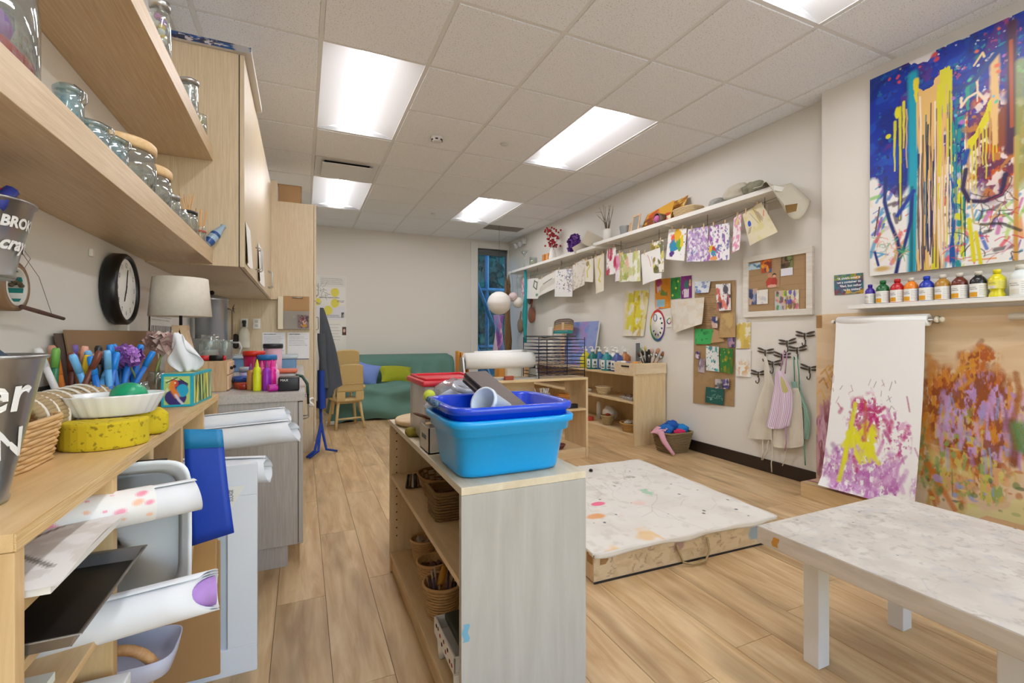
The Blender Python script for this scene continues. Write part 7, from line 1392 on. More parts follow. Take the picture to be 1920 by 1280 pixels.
a = quick(40, 64, '#efe9d8', ['#d8bf5a', '#e2cc78', '#c9a94a', '#f0e8d0'], 43, 16, .22); sheet('gold_print', 'ochre mottled print right of the kraft panel', 'painting', a, ((1381, 605), (1408, 604), (1407, 653), (1380, 653)), XA, .004, group=WG)
a = Art(40, 64, '#eceae4'); a.wash('#d9a45a', .45, .55, 7, 7, 6, .9, 1.4 - np.hypot((a.X - .5) / .45, (a.Y - .32) / .28)); a.blob(.45, .38, .15, .06, '#efe6da', 1, .3, .4, 2); sheet('shell_print', 'print of a tan round shell right of the kraft panel', 'painting', a, ((1380, 655), (1408, 655), (1408, 707), (1380, 705)), XA, .004, group=WG)
# framed board
t = thing('pin_board', 'white framed pin board with photographs on the right wall', 'pin board', (XR - .02, 2.475, 1.225)); P = [pix(u, v, X=XR - .02) for u, v in ((1394, 487), (1524, 472), (1526, 589), (1393, 597))]
yA, yB_, zA, zB = P[0].y, P[1].y, 1.228, 1.722; f = .045
for b_ in ((XR - .028, yB_, zA, XR - .0005, yA, zA + f), (XR - .028, yB_, zB - f, XR - .0005, yA, zB), (XR - .028, yB_, zA + f, XR - .0005, yB_ + f, zB - f), (XR - .028, yA - f, zA + f, XR - .0005, yA, zB - f)): MB().box(*b_).build('frame_rail', woodmat('white washed frame', '#dcd6ca', '#ece7de', 'Y', 2, .6, 8), t, bev=.003)
a = Art(90, 70, '#a78862'); [a.line([(0, y_), (.5, y_ + .02), (1, y_ + .01)], .006, '#7a5f40', .5) for y_ in (.1, .2, .34, .45, .6, .72, .9)]; a.lines_of_text(.3, .35, .55, .9, 12, '#7a6040', 5, .01, .3)
XBd = XR - .012
artmesh('backing', a, lambda u, v: (XBd, yA - f + (yB_ - yA + 2 * f) * u, zA + f + (zB - zA - 2 * f) * v), parent=t)
def onboard(nm, art, u0, v0, u1, v1, d=.004):
    artmesh(nm, art, lambda u, v: (XBd - d, yA - f + (yB_ - yA + 2 * f) * (u0 + (u1 - u0) * u), zA + f + (zB - zA - 2 * f) * (v0 + (v1 - v0) * v)), parent=t)
onboard('blue_note', quick(30, 16, '#7aa8c8', ['#c8dce8', '#4a7a9a'], 51, 8, .3), .0, .84, .22, .97)
onboard('photo', quick(26, 28, '#b8501a', ['#e8a02a', '#7a2a10', '#2a6aa8', '#e07a2a'], 52, 12, .25), .24, .75, .42, 1.0)
onboard('photo', quick(26, 24, '#5a4a34', ['#7a8a4a', '#3a2a20', '#d8c8c0', '#8a6a4a'], 53, 10, .25), .585, .74, .78, 1.0); onboard('note', Art(20, 14, '#e2e2ea'), .585, .64, .78, .78, .005)
a = Art(34, 34, '#a78862'); a.blob(.35, .35, .26, .34, '#b8402e', 1, .1, .15, 3); a.blob(.65, .35, .22, .32, '#a8382a', 1, .1, .15, 4); a.blob(.35, .82, .14, .14, '#c88a6a', 1, .1, .05, 5); a.blob(.66, .8, .13, .13, '#3a2a20', 1, .1, .05, 6); a.blob(.66, .74, .11, .09, '#d8a080', 1, .1, .05, 7); a.blob(.5, .12, .3, .1, '#d8a090', 1, .2, .2, 8); onboard('cutout_photo', a, .30, .44, .56, .74, .004)
onboard('photo', quick(24, 40, '#c8a890', ['#3a4a7a', '#8a9ac0', '#2a3a5a', '#d8c0b0'], 54, 10, .22), .01, .14, .17, .46); onboard('paper_cutout', quick(26, 30, '#e8e4da', ['#d8d4ca', '#c8c8d0'], 55, 8, .15), .16, .14, .36, .42, .006)
onboard('photo', quick(30, 44, '#c8b0a8', ['#5a4a44', '#e08a6a', '#4a9a5a', '#d8c84a', '#b8c8c8', '#8a5a6a'], 56, 22, .15), .48, .0, .67, .37); onboard('photo', quick(30, 44, '#d8d0b0', ['#5a4ab0', '#e8c04a', '#d86a8a', '#8a6a4a', '#e8e8d8', '#4a5a8a'], 57, 22, .15), .68, .0, .875, .36)
# ---- dragonfly hooks
IRON = mat('cast iron', '#544a42', .5, .4)
def dragonfly(lb, u, v):
    p = pix(u, v, X=XR - .01); t = thing('dragonfly_hook', lb, 'hook', (XR, p.y, p.z - .05), 0, 'dragonfly hooks')
    L = .075; r_ = rnd.uniform(-.1, .1)
    MB().tube([(XR - .012, p.y, p.z + .02), (XR - .014, p.y, p.z), (XR - .012, p.y, p.z - .03)], [.005, .007, .004], 8).build('body', IRON, t)
    for s in (-1, 1):
        for dz in (.012, -.006): MB().ball((0, s * L * .55, 0), (.003, L * .48, .0075), 10, 6, M=TR((XR - .008, p.y, p.z + dz), s * .14 + (dz > 0) * s * .12 + r_, 0, 0)).build('wing', IRON, t)
    MB().tube([(XR - .004, p.y, p.z - .03), (XR - .006, p.y, p.z - .06), (XR - .02, p.y, p.z - .075), (XR - .036, p.y, p.z - .068), (XR - .04, p.y, p.z - .052)], .004, 8).build('hook', IRON, t)
for u, v, lb in ((1509, 629, 'dragonfly hook highest and nearest the easel'), (1476, 643, 'dragonfly hook second highest of the group'), (1435, 660, 'dragonfly hook on the left holding the cream apron'), (1495, 656, 'dragonfly hook holding the green apron straps'), (1466, 668, 'dragonfly hook behind the pink apron straps'), (1449, 682, 'empty dragonfly hook low in the middle'), (1422, 701, 'lowest leftmost empty dragonfly hook'), (1518, 692, 'empty dragonfly hook low by the easel board')): dragonfly(lb, u, v)
# ---- aprons
def apron(lb, rows, X, m_art, amp, strings, group='aprons on the dragonfly hooks', strapc='#e2dccb', extra=None):
    t = thing('apron', lb, 'apron', (X, pix(1460, 700, X=X).y, .55), 0, group)
    def fn(u, v):
        s_ = (1 - v) * (len(rows) - 1); k = min(int(s_), len(rows) - 2); f = s_ - k; y_ = rows[k][0] + (rows[k + 1][0] - rows[k][0]) * f; xl = rows[k][1] + (rows[k + 1][1] - rows[k][1]) * f; xr = rows[k][2] + (rows[k + 1][2] - rows[k][2]) * f
        p = pix(xl + (xr - xl) * u, y_ + 4 * math.sin(3 * u) * (1 - v), X=X); return (p.x - amp * (math.sin(11 * u + 2 * v) * (1 - v) + .6 * math.sin(5 * u)) - amp * .5, p.y, p.z)
    artmesh('cloth', m_art, fn, m=paintmat('apron cloth', .95), parent=t)
    for s in strings: MB().tube([pix(u, v, X=X + .004) for u, v in s], .0045, 6).build('string', mat('string ' + strapc, strapc, .9), t)
    return t
def stripes(c1, c2, n, w_=60, h_=50):
    a = Art(w_, h_, c1); a.mixin(((np.floor(a.X * n * 2) % 2) == 0) * 1.0, c2, .85); return a
cream = Art(40, 40, '#ddd6c6'); cream.wash('#d0c8b6', .5, .65, 4, 4, 3, .5)
apron('wide cream apron spreading left under the pink one', [(668, 1433, 1437), (716, 1434, 1450), (760, 1420, 1462), (800, 1408, 1478), (820, 1402, 1480)], XR - .035, cream, .010, [[(1431, 800), (1430, 850), (1428, 862)], [(1445, 800), (1438, 845), (1430, 862)]])
apron('cream apron hanging square on the right', [(727, 1484, 1497), (745, 1462, 1502), (790, 1456, 1505), (828, 1450, 1506), (836, 1450, 1503)], XR - .055, cream, .010, [[(1446, 800), (1449, 850), (1446, 868), (1447, 885)], [(1497, 727), (1494, 690), (1492, 668)], [(1474, 800), (1472, 860), (1467, 873)]])
gstr = stripes('#bcd8c8', '#5f9a86', 8)
apron('green striped apron at the back on the right', [(715, 1484, 1498), (735, 1488, 1503), (765, 1508, 1514), (790, 1509, 1518), (820, 1510, 1516)], XR - .03, gstr, .008, [[(1490, 718), (1489, 690), (1488, 668)], [(1500, 740), (1498, 700), (1494, 668)], [(1508, 822), (1509, 860), (1510, 872)]], strapc='#6fa890')
pk = stripes('#ece4ea', '#c08fc0', 14); pk.blob(.66, .82, .16, .13, '#b8b04a', .8, .2, .1, 3)
apron('pink and white striped apron in front', [(695, 1455, 1466), (730, 1452, 1484), (740, 1450, 1486), (770, 1445, 1485), (798, 1438, 1478), (800, 1440, 1474)], XR - .085, pk, .010, [[(1463, 697), (1468, 672), (1470, 656)], [(1472, 700), (1474, 678), (1476, 660)], [(1473, 798), (1474, 830), (1472, 845)]], strapc='#b88aac')
# ================================================================ pier: painting, paint bottles, easel board
XC = XP - .036
t = thing('abstract_painting', 'huge abstract canvas of blue yellow and orange paint drips', 'painting', (XP - .018, 1.11, 1.445)); PYA, PYB, PZ0, PZ1 = 1.738, .49, 1.446, 2.662
MB().box(XC + .0015, PYB, PZ0, XP - .0005, PYA, PZ1).build('canvas_body', mat('canvas white', '#e6e4e0', .8), t)
a = Art(380, 360, '#e9e6e2'); K = .534; rr = random.Random(3)
def vx(p): return p * K
for k in range(330):
    x, y = rr.uniform(0, 1.9), rr.uniform(0, .5); an = rr.gauss(.9, .6); L = rr.uniform(.02, .09); a.line([(vx(x), y), (vx(x) + L * math.cos(an), y + L * math.sin(an))], rr.uniform(.004, .020), rr.choice(['#2a5ab8', '#c86aa8', '#e0944a', '#8ac46a', '#e8d8c0', '#4a9ac4', '#7a4ab0', '#d8c8d0', '#b8d078', '#d84a5a', '#5a4a50']), .85)
n1 = a.noise(7, 5, 2) - .5; n2 = a.noise(16, 10, 3) - .5; n3 = a.noise(60, 3, 4)
pX = a.X / K
edge = np.where(pX < .32, .44, np.where(pX < .68, .5, .56)) + n1 * .18 + n2 * .12
a.mixin(np.clip((a.Y - edge) * 30, 0, 1), '#0a2f9c'); blue = a.Y > edge
a.wash('#1450b8', .52, .62, 14, 22, 5, .7, blue * 1.0); a.wash('#061f6c', .55, .65, 9, 12, 6, .6, blue * 1.0); a.wash('#5a2a7a', .62, .68, 12, 12, 8, .7, blue * (pX > .1)); a.wash('#1a7a80', .62, .68, 14, 18, 9, .8, blue * (pX > .55))
for k, c_ in enumerate(('#0e6aa0', '#2a1f6a', '#dfe4ec', '#1a8a9a', '#a84a7a')): a.wash(c_, .70 + .03 * (k > 1), .74 + .03 * (k > 1), 46, 40, 300 + k, .8, blue * (pX > (.05, .05, .5, .5, .5)[k]))
a.area((a.Y > .972 + n2 * .12 + .05 * np.abs(pX - .33) * 4) & (pX < .5) & (pX > .1), '#e6e0dc', .95); a.dots(14, .008, ['#d84a4a', '#c9a03a', '#2a4ab0'], 4, (vx(.15), .92, vx(.5), .99))
def drip(p, y0, y1, w0, c, seed, taper=.6, out=None):
    r_ = random.Random(seed); x = vx(p); pts = [(x + r_.uniform(-.002, .002), y0 + (y1 - y0) * q / 6) for q in range(7)]
    if out: a.line(pts, w0 * 1.25 + .003, out, .9)
    for q in range(6): a.line(pts[q:q + 2], w0 * (1 - (1 - taper) * q / 6), c)
a.line([(vx(.335), .93), (vx(.34), .5), (vx(.33), .0)], .040, '#0e9ab0'); a.line([(vx(.33), .4), (vx(.325), 0)], .012, '#0e6a7a')
m_ = (pX > .36) & (pX < .56) & (a.Y < .86 + n2 * .12); a.mixin(np.clip((n3 - .36) * 9, 0, 1) * m_, '#dcb26a')
m2 = (pX > .42) & (pX < .53) & (a.Y < .84); a.mixin(np.clip((a.noise(80, 4, 14) - .52) * 12, 0, 1) * m2, '#d2ca1e'); a.mixin(np.clip((a.noise(110, 3, 15) - .60) * 14, 0, 1) * (m_ & (a.Y < .55)), '#2a2450', .9)
a.mixin(np.clip((a.noise(90, 3, 25) - .58) * 14, 0, 1) * (m_ & (a.Y < .42)), '#e9dcd4', .9)
for k in range(12): drip(.37 + .018 * k + rr.uniform(-.006, .006), .75 - rr.random() * .4, rr.uniform(0, .12), .007, rr.choice(['#dcb26a', '#e2c07a', '#352a55', '#d2ca1e', '#7a5a40']), k, .7)
a.area((np.abs(pX - .555) < .035 - .02 * (a.Y < .74)) & (a.Y > .70) & (a.Y < .90), '#cfca24'); drip(.525, .74, .42, .010, '#cfca24', 3); drip(.60, .88, .40, .008, '#cfca24', 4); drip(.58, .9, .3, .008, '#cfca24', 44)
a.mixin(np.clip((a.noise(70, 8, 31) - .42) * 6, 0, 1) * ((pX > .585) & (pX < .70 - .06 * (1 - a.Y)) & (a.Y < .62)), '#0d4f9c'); a.mixin(np.clip((a.noise(60, 20, 32) - .50) * 10, 0, 1) * ((pX > .60) & (pX < .69) & (a.Y < .66)), '#1a8a8c'); a.mixin(np.clip((a.noise(80, 26, 33) - .56) * 12, 0, 1) * ((pX > .61) & (pX < .68) & (a.Y < .62)), '#cfd22a')
drip(.24, .80, .26, .013, '#d0cc2a', 5, .3, '#2a2a50'); drip(.20, .74, .50, .012, '#d0cc2a', 6, .4); drip(.27, .82, .60, .012, '#d6cf3a', 7, .4, '#5a2a6a'); drip(.29, .78, .5, .006, '#d8b06a', 8); a.blob(vx(.22), .78, .012, .03, '#d8d428', 1, .3, .6, 3); a.blob(vx(.15), .68, .012, .012, '#d8d428', 1, .3, .6, 4)
drip(.36, .90, .80, .022, '#e0cc20', 9, .3)
for k in range(26): drip(rr.uniform(.36, .70), rr.uniform(.35, .85), rr.uniform(0, .3), rr.uniform(.0025, .006), rr.choice(['#1c1c3c', '#e9dcc8', '#d2ca1e', '#4a2a4a', '#0e6a8a', '#dcb26a', '#1a3a90']), 100 + k, .6)
# right part: brown, magenta, orange
a.blob(vx(.86), .50, .075, .16, '#7a3a5a', 1, .3, .7, 5); a.blob(vx(.92), .42, .06, .12, '#c4521e', 1, .3, 1.1, 6); a.smear(vx(.86), .5, .09, .18, ['#7a3a5a', '#c4521e', '#5a2a50', '#b87a3a', '#e8d8d0'], 40, 26, 41, .56); a.blob(vx(.93), .55, .05, .10, '#8a4a30', 1, .3, .8, 7)
a.area((np.abs(a.Y - (.50 + .18 * (pX - .7) / .16)) < .045 + n2 * .1) & (pX > .70) & (pX < .88), '#d6cc1e')
for k in range(9): drip(.71 + .02 * k, .52 + .02 * k, .36 + .02 * k - rr.random() * .1, .006, '#d6cc1e' if k % 3 else '#c89a4a', 30 + k)
drip(.86, .86, .50, .030, '#e0b878', 51, .5); drip(.70, .78, .68, .014, '#2a9a80', 52); drip(.66, .74, .70, .010, '#e6d0b0', 53); drip(.76, .80, .70, .008, '#e6d0b0', 54); a.line([(vx(.66), .70), (vx(.70), .73), (vx(.76), .74), (vx(.80), .70)], .010, '#e6d0b0')
a.line([(vx(.62), .78), (vx(.75), .80), (vx(.88), .88), (vx(.95), .90)], .022, '#123a80'); a.line([(vx(.74), .86), (vx(.79), .9), (vx(.8), .88)], .008, '#e6c890'); a.dots(26, .006, ['#4ac0a0', '#e06a4a', '#5ab8d0', '#b06ac0'], 11, (vx(.6), .62, vx(1.2), .98))
a.line([(vx(.955), .97), (vx(.95), .45)], .034, '#4a2a44'); a.line([(vx(.95), .9), (vx(.955), .55)], .012, '#a8502a'); a.line([(vx(.98), .5), (vx(.975), .0)], .016, '#c8954a'); a.line([(vx(1.0), .8), (vx(1.0), .3)], .03, '#9aa85a', .7)
a.line([(vx(.69), .42), (vx(.67), .34), (vx(.71), .28), (vx(.80), .265), (vx(.90), .28), (vx(.92), .36)], .018, '#33284e'); a.line([(vx(.68), .45), (vx(.70), .5)], .02, '#1a4a9a')
a.scrib(vx(.84), .16, vx(.16), .13, 40, .0035, ['#2a2a2c', '#5a2a2a', '#2a4a3a', '#c82a4a'], 5, .8); a.line([(vx(.71), .20), (vx(.74), .02)], .016, '#d8cc1e'); a.line([(vx(.75), .14), (vx(.78), .0)], .014, '#d8cc1e'); a.line([(vx(.72), .28), (vx(.74), .18), (vx(.82), .16), (vx(.9), .24)], .006, '#c9b07a'); a.line([(vx(.78), .17), (vx(.9), .16), (vx(1.0), .12)], .012, '#2c2c30', .8)
# lower left lines
a.line([(vx(.13), .48), (vx(.12), .36), (vx(.16), .26), (vx(.22), .16), (vx(.24), .09), (vx(.21), .0)], .018, '#122c74'); a.line([(vx(.33), .36), (vx(.32), .24), (vx(.27), .12), (vx(.24), .08)], .016, '#12307c'); a.line([(vx(.22), .28), (vx(.34), .38)], .02, '#123a98'); a.line([(vx(.08), .34), (vx(.04), .20)], .007, '#5a4050'); a.line([(vx(.04), .12), (vx(.07), .05)], .012, '#16307c')
for k in range(40): an = k * .157; a.line([(vx(.26), .10), (vx(.26) + .04 * math.cos(an) * rr.random(), .10 + .05 * math.sin(an) * rr.random())], .003, '#1f8a5a', .8)
a.scrib(vx(.15), .13, vx(.12), .06, 30, .005, ['#6aa88a', '#e0a07a', '#d8904a'], 6, .6); a.blob(vx(.10), .03, .05, .02, '#c8a04a', .9, .5, .8, 4)
artmesh('painted_face', a, lambda u, v: (XC, PYA + (PYB - PYA) * u, PZ0 + (PZ1 - PZ0) * v), m=paintmat('glossy paint', .35), parent=t)
# quotation card
a = Art(80, 60, '#4a6a80'); a.wash('#8a9a30', .3, .5, 4, 4, 3, .9, a.Y > .72); a.wash('#d8942a', .5, .55, 4, 3, 4, 1, (a.Y > .72) & (a.X > .7)); a.wash('#b8502a', .35, .5, 4, 3, 5, .95, (a.Y < .22) & (a.X < .4)); a.wash('#c9a02a', .35, .5, 4, 3, 6, .95, (a.Y < .25) & (a.X >= .4)); a.wash('#5a3a5a', .5, .6, 5, 4, 7, .7); a.wash('#2a7a80', .5, .6, 5, 4, 8, .7)
cs = ((1564, 516), (1619, 511), (1619, 550), (1565, 553)); qc = sheet('quote_card', 'colourful hand-lettered quotation card left of the paint bottles', 'card', a, cs, XP - .003, 0)
pc = [pix(u, v, X=XP - .005) for u, v in cs]; wy, hz = pc[0].y - pc[1].y, pc[0].z - pc[3].z
for k, tx in enumerate(("\u201cA child's mind is", 'not a container to', 'be filled, but rather', 'a fire to be ignited\u201d')):
    vs, fs = textmesh(tx, hz * .155, .0004)
    wmax = max(v[0] for v in vs) - min(v[0] for v in vs); sc_ = min(1.0, wy * .88 / wmax); yc = (pc[0].y + pc[1].y) / 2; zc = pc[3].z + hz * (.80 - .19 * k) + (pc[2].z - pc[3].z) / 2
    MB().add([(XP - .0052, yc - x * sc_, zc + y) for x, y, z in vs], fs).build('lettering', mat('white lettering', '#fafafa', .6), qc)
# shelf with paint bottles
t = thing('paint_ledge', 'narrow white ledge holding the paint bottles under the painting', 'ledge', (3.19, 1.2, 1.24))
MB().box(3.125, .45, 1.243, XP - .0005, 1.815, 1.260).build('board', WHITE, t, bev=.002); MB().box(3.125, .45, 1.2605, 3.131, 1.815, 1.268).build('lip', WHITE, t)
bt = [('violet', 1631, '#3a1f9a', .118, .92), ('green', 1655, '#14602e', .13, 1), ('red', 1682, '#b81420', .135, 1), ('orange', 1708, '#e8831a', .14, 1), ('blue', 1737, '#1238b0', .145, 1), ('gold', 1767, '#b0802a', .148, 1), ('brown', 1799, '#6a2a16', .152, 1), ('black', 1834, '#121214', .155, 1), ('yellow', 1869, '#e0d41a', .155, 1), ('white', 1912, '#dfe6e4', .165, 1.08)]
for nm, u, c_, h, s in bt:
    h = .148 * s if nm != 'violet' else .13; y = pix(u, 560, X=3.185).y; r_ = .0335 * s if nm != 'violet' else .026; t = thing('paint_bottle', nm + ' paint bottle on the white ledge', 'paint bottle', (3.188, y, 1.2605), 0, 'paint bottles on the ledge')
    prof = [(0, 0), (r_ * .92, 0), (r_, .006), (r_, h * .60), (r_ * .95, h * .70), (r_ * .62, h * .80), (r_ * .40, h * .84), (r_ * .40, h * .88), (0, h * .88)] if nm != 'yellow' else [(0, 0), (r_ * .95, 0), (r_, .006), (r_ * .9, h * .16), (r_ * .72, h * .26), (r_ * .88, h * .36), (r_, h * .55), (r_ * 1.0, h * .68), (r_ * .6, h * .80), (r_ * .42, h * .84), (0, h * .88)]
    MB().lathe(prof, (0, 0, 0), 26).build('body', mat('paint ' + nm, c_, .25, coat=.3), t, local=True)
    MB().lathe([(0, h * .86), (r_ * .46, h * .86), (r_ * .46, h * .98), (r_ * .40, h * 1.0), (0, h * 1.0)], (0, 0, 0), 18).build('cap', mat('cap of ' + nm, c_ if nm in ('yellow', 'blue', 'red', 'green', 'violet') else '#cfc8bc', .35), t, local=True)
    if nm != 'yellow' or True:
        lab = Art(40, 26, '#e8e6e0' if nm != 'yellow' else '#e6dc5a'); lab.rect(0, .02, .42, .40, '#e0a020' if nm not in ('violet', 'white', 'yellow') else '#d8d2c4'); lab.lines_of_text(.5, .1, .95, .9, 6, '#7a7a7a', 3, .03); lab.lines_of_text(.05, .55, .42, .8, 2, '#333333', 5, .05)
        rl = r_ * 1.012 if nm != 'yellow' else r_ * 1.0; z0_, z1_ = (.012, h * .56) if nm != 'yellow' else (h * .34, h * .62)
        o = artmesh('label', lab, lambda u_, v_: (rl * math.cos(PI * 1.32 - PI * .95 + PI * .95 * 1.0 * u_ + .0 + .95), rl * math.sin(PI * 1.32 - PI * .95 + PI * .95 * u_ + .95), z0_ + (z1_ - z0_) * v_), origin=(0, 0, 0)); o.parent = t
# easel board, rolls and trough
t = thing('easel_board', 'paint-smeared plywood easel board on the wall behind the paper roll', 'easel board', (XP - .01, 1.3, .05)); EY0, EY1, EZ0, EZ1 = 2.085, .62, .055, 1.222; EW = EY0 - EY1
a = Art(380, 300, '#d8bd98'); a.wash('#cfb087', .45, .6, 3, 14, 3, .6); a.wash('#e2caa8', .55, .65, 5, 20, 4, .5)
def ex(y): return (EY0 - y) / EW
def eb(u, v): p = pix(u, v, X=XP - .014); return ex(p.y), (p.z - EZ0) / (EZ1 - EZ0)
def estroke(pts, w_, c, al=1.0, dry=.0, seed=0): a.line([eb(*q) for q in pts], w_, c, al, .5, dry, seed)
r4 = random.Random(8)
for k in range(90):
    u, v = r4.uniform(1522, 1582), r4.uniform(745, 930); estroke([(u, v), (u + r4.uniform(-8, 8), v + r4.uniform(15, 60))], r4.uniform(.008, .025), r4.choice(['#b06a86', '#c48aa8', '#8a4a5a', '#a05a7a', '#d8a8c0', '#6a3a40', '#c07a50', '#b8889a']), .7, .3, k)
for k in range(16): u, v = r4.uniform(1525, 1585), r4.uniform(690, 745); estroke([(u, v), (u + 8, v - 8), (u + 16, v + 10)], .010, r4.choice(['#c8923a', '#d8a85a', '#a86a30']), .7)
for k in range(110):
    u = r4.gauss(1815, 60); v = r4.gauss(780, 52); u = min(max(u, 1728), 1960); L = r4.uniform(15, 50); estroke([(u, v), (u + r4.uniform(-14, 14), v + L * .5), (u + r4.uniform(-18, 18), v + L)], r4.uniform(.012, .034), r4.choice(['#b8621a', '#c87a20', '#a8501a', '#8a4418', '#d08a2a', '#b86a1c', '#c9822a']), .75, .25, k)
_sx, _sy = eb(1815, 780); a.smear(_sx, _sy, .135, .26, ['#b8621a', '#c87a20', '#a8501a', '#d08a2a', '#8a4418'], 70, 22, 5); a.smear(_sx - .02, _sy - .18, .16, .18, ['#c87a20', '#c9b85a', '#8aa05a', '#d8a070'], 60, 24, 9, .58); a.smear(_sx + .04, _sy, .10, .18, ['#c8a0d0', '#b08ac0', '#8a4a30'], 80, 22, 12, .6)
_lx, _ly = eb(1552, 830); a.smear(_lx, _ly, .045, .22, ['#b06a86', '#c48aa8', '#a05a7a', '#8a4a5a', '#d8b0c4'], 90, 12, 21, .48)
for k in range(46): u, v = r4.uniform(1760, 1935), r4.uniform(735, 850); L = r4.uniform(12, 45); estroke([(u, v), (u + r4.uniform(-8, 8), v + L)], r4.uniform(.008, .02), r4.choice(['#c8a0d0', '#b88ac0', '#d8b8dc', '#a07ab0', '#8a9ac8', '#b8a0b8']), .75, .3, k)
for k in range(30): u, v = r4.uniform(1725, 1760), r4.uniform(780, 940); estroke([(u, v), (u + r4.uniform(-6, 10), v + r4.uniform(10, 40))], r4.uniform(.01, .022), r4.choice(['#c87a20', '#b8621a', '#6a8a4a', '#a8b85a', '#d08a2a']), .75, .25, k)
for pts, w_, c in (([(1785, 712), (1800, 690), (1828, 684)], .014, '#d0952e'), ([(1800, 728), (1822, 712)], .016, '#c88a2a'), ([(1740, 870), (1760, 905), (1790, 955)], .024, '#c8701c'), ([(1905, 700), (1912, 740), (1900, 790)], .02, '#a0602a'), ([(1895, 790), (1905, 830), (1900, 870)], .03, '#7a3a1c'), ([(1910, 800), (1920, 840)], .05, '#4a8a4a'), ([(1785, 880), (1786, 930)], .004, '#4a6a4a'), ([(1835, 850), (1836, 880)], .004, '#4a4a3a'), ([(1855, 840), (1862, 930)], .006, '#8aa0c8')): estroke(pts, w_, c, .9, .15)
for k in range(40): u, v = r4.uniform(1730, 1930), r4.uniform(880, 965); x_, y_ = eb(u, v); a.blob(x_, y_, r4.uniform(.004, .014), r4.uniform(.004, .018), r4.choice(['#5a7a3a', '#8aa0d0', '#c8c85a', '#3a5a3a', '#b86a2a', '#a898c8', '#6a4a3a', '#d8d070']), .7, .4, .6, k, 20)
a.wash('#d8d88a', .55, .65, 12, 12, 9, .5, (a.Y < .35) & (a.X > .4))
MB().box(XP - .0125, EY1, EZ0, XP - .0005, EY0, EZ1).build('panel', PLYZ, t)
artmesh('painted_face', a, lambda u, v: (XP - .0135, EY0 - EW * u, EZ0 + (EZ1 - EZ0) * v), m=paintmat('dull board paint', .6), parent=t)
MB().box(XP - .0145, 2.045, 1.13, XP - .0136, 2.083, 1.215).build('tape_patch', mat('brown tape patch', '#9a7448', .6), t)
# trough
t = thing('paint_trough', 'long wooden ledge box splashed with paint at the foot of the easel', 'ledge box', (3.14, 1.35, 0))
MB().box(3.05, .6, 0.001, 3.235, 2.068, .098).build('box', woodmat('trough wood', '#c4a272', '#dcbf92', 'Y', 1.5, .55, 8), t, bev=.002)
a = quick(120, 24, '#c9a98a', ['#b8527a', '#d8a0b0', '#e8dcd0', '#5a8a7a', '#6a4a44', '#c8923a', '#8a5a6a', '#c8b84a'], 61, 60, .07); artmesh('splashed_top', a, lambda u, v: (3.048 + .185 * v, 2.069 - 1.46 * u, .0992), parent=t)
# paper on its roller
t = thing('easel_paper_roll', 'white easel paper roll pulled down over the board with bright paint', 'paper roll', (3.17, 1.665, 1.13)); RY0_, RY1_ = 1.905, 1.425; RXc, RZc = XP - .065, 1.165
MB().lathe([(.012, 0), (.034, 0), (.034, RY0_ - RY1_), (.012, RY0_ - RY1_), (.012, 0)], (0, 0, 0), 30, M=TR((RXc, RY0_, RZc), R(90), 0, 0)).build('roll', mat('bright paper', '#f4f3f0', .7), t)
MB().tube([(RXc, RY0_ + .035, RZc), (RXc, RY1_ - .04, RZc)], .009, 10).build('axle', STEEL, t)
for y, r_ in ((RY0_ + .035, .015), (RY1_ - .035, .018), (RY1_ - .058, .015)): MB().ball((RXc, y, RZc), (r_, .012, r_), 14, 8).build('knob', mat('cream knob', '#e6dfcc', .4), t)
for y in (RY0_ + .018, RY1_ - .018): MB().tube([(RXc, y, RZc), (XP - .0145, y, RZc)], .006, 8).lathe([(0, 0), (.02, 0), (.02, .004), (0, .004)], (0, 0, 0), 14, M=TR((XP - .019, y, RZc), 0, R(90), 0)).build('bracket', STEEL, t)
a = Art(170, 330, '#f1f0ee'); r5 = random.Random(4)
a.smear(.42, .12, .50, .14, ['#d8b0d8', '#c88ac4', '#b04aa8', '#c890c8'], 30, 36, 3, .54, .8); a.smear(.44, .44, .22, .13, ['#c43a86', '#b81f6a', '#d890c0'], 26, 40, 5, .55); a.smear(.75, .36, .14, .14, ['#d8a0c8', '#b84a90'], 26, 40, 8, .58, .8); a.smear(.46, .32, .16, .09, ['#e2dc1e', '#e2dc1e', '#d8d02a'], 18, 24, 7, .47)
def pp(u, v): return ((u - 1575) / 155 + (v - 760) * .00022, (935 - v) / 330)
def ps(pts, w_, c, al=.9, dry=.0, seed=0): a.line([pp(*q) for q in pts], w_, c, al, .5, dry, seed)
for k in range(34): u, v = r5.gauss(1640, 34), r5.gauss(790, 32); ps([(u, v), (u + r5.uniform(-9, 9), v + r5.uniform(6, 26))], r5.uniform(.008, .026), r5.choice(['#b81f6a', '#c43a86', '#a8186a', '#c86ab0', '#b85a9a']), .8, .2, k)
for k in range(34): u, v = r5.uniform(1568, 1712), r5.uniform(845, 920); ps([(u, v), (u + r5.uniform(-16, 10), v + r5.uniform(4, 26))], r5.uniform(.012, .032), r5.choice(['#b04aa8', '#c07abc', '#d8a8d4', '#a838a0', '#c890c8', '#8a3a90']), .65, .25, k)
for k in range(26): u, v = r5.uniform(1610, 1660), r5.uniform(795, 860); ps([(u, v), (u + r5.uniform(-12, 12), v + r5.uniform(3, 22))], r5.uniform(.014, .03), '#e2dc1e', .9, .1, k)
ps([(1622, 765), (1612, 850), (1602, 915)], .026, '#dcd824', .95); ps([(1612, 820), (1608, 880)], .02, '#e2dc1e'); ps([(1635, 770), (1662, 775), (1672, 765)], .02, '#b81f6a'); ps([(1640, 760), (1642, 830)], .02, '#c05a2a', .7)
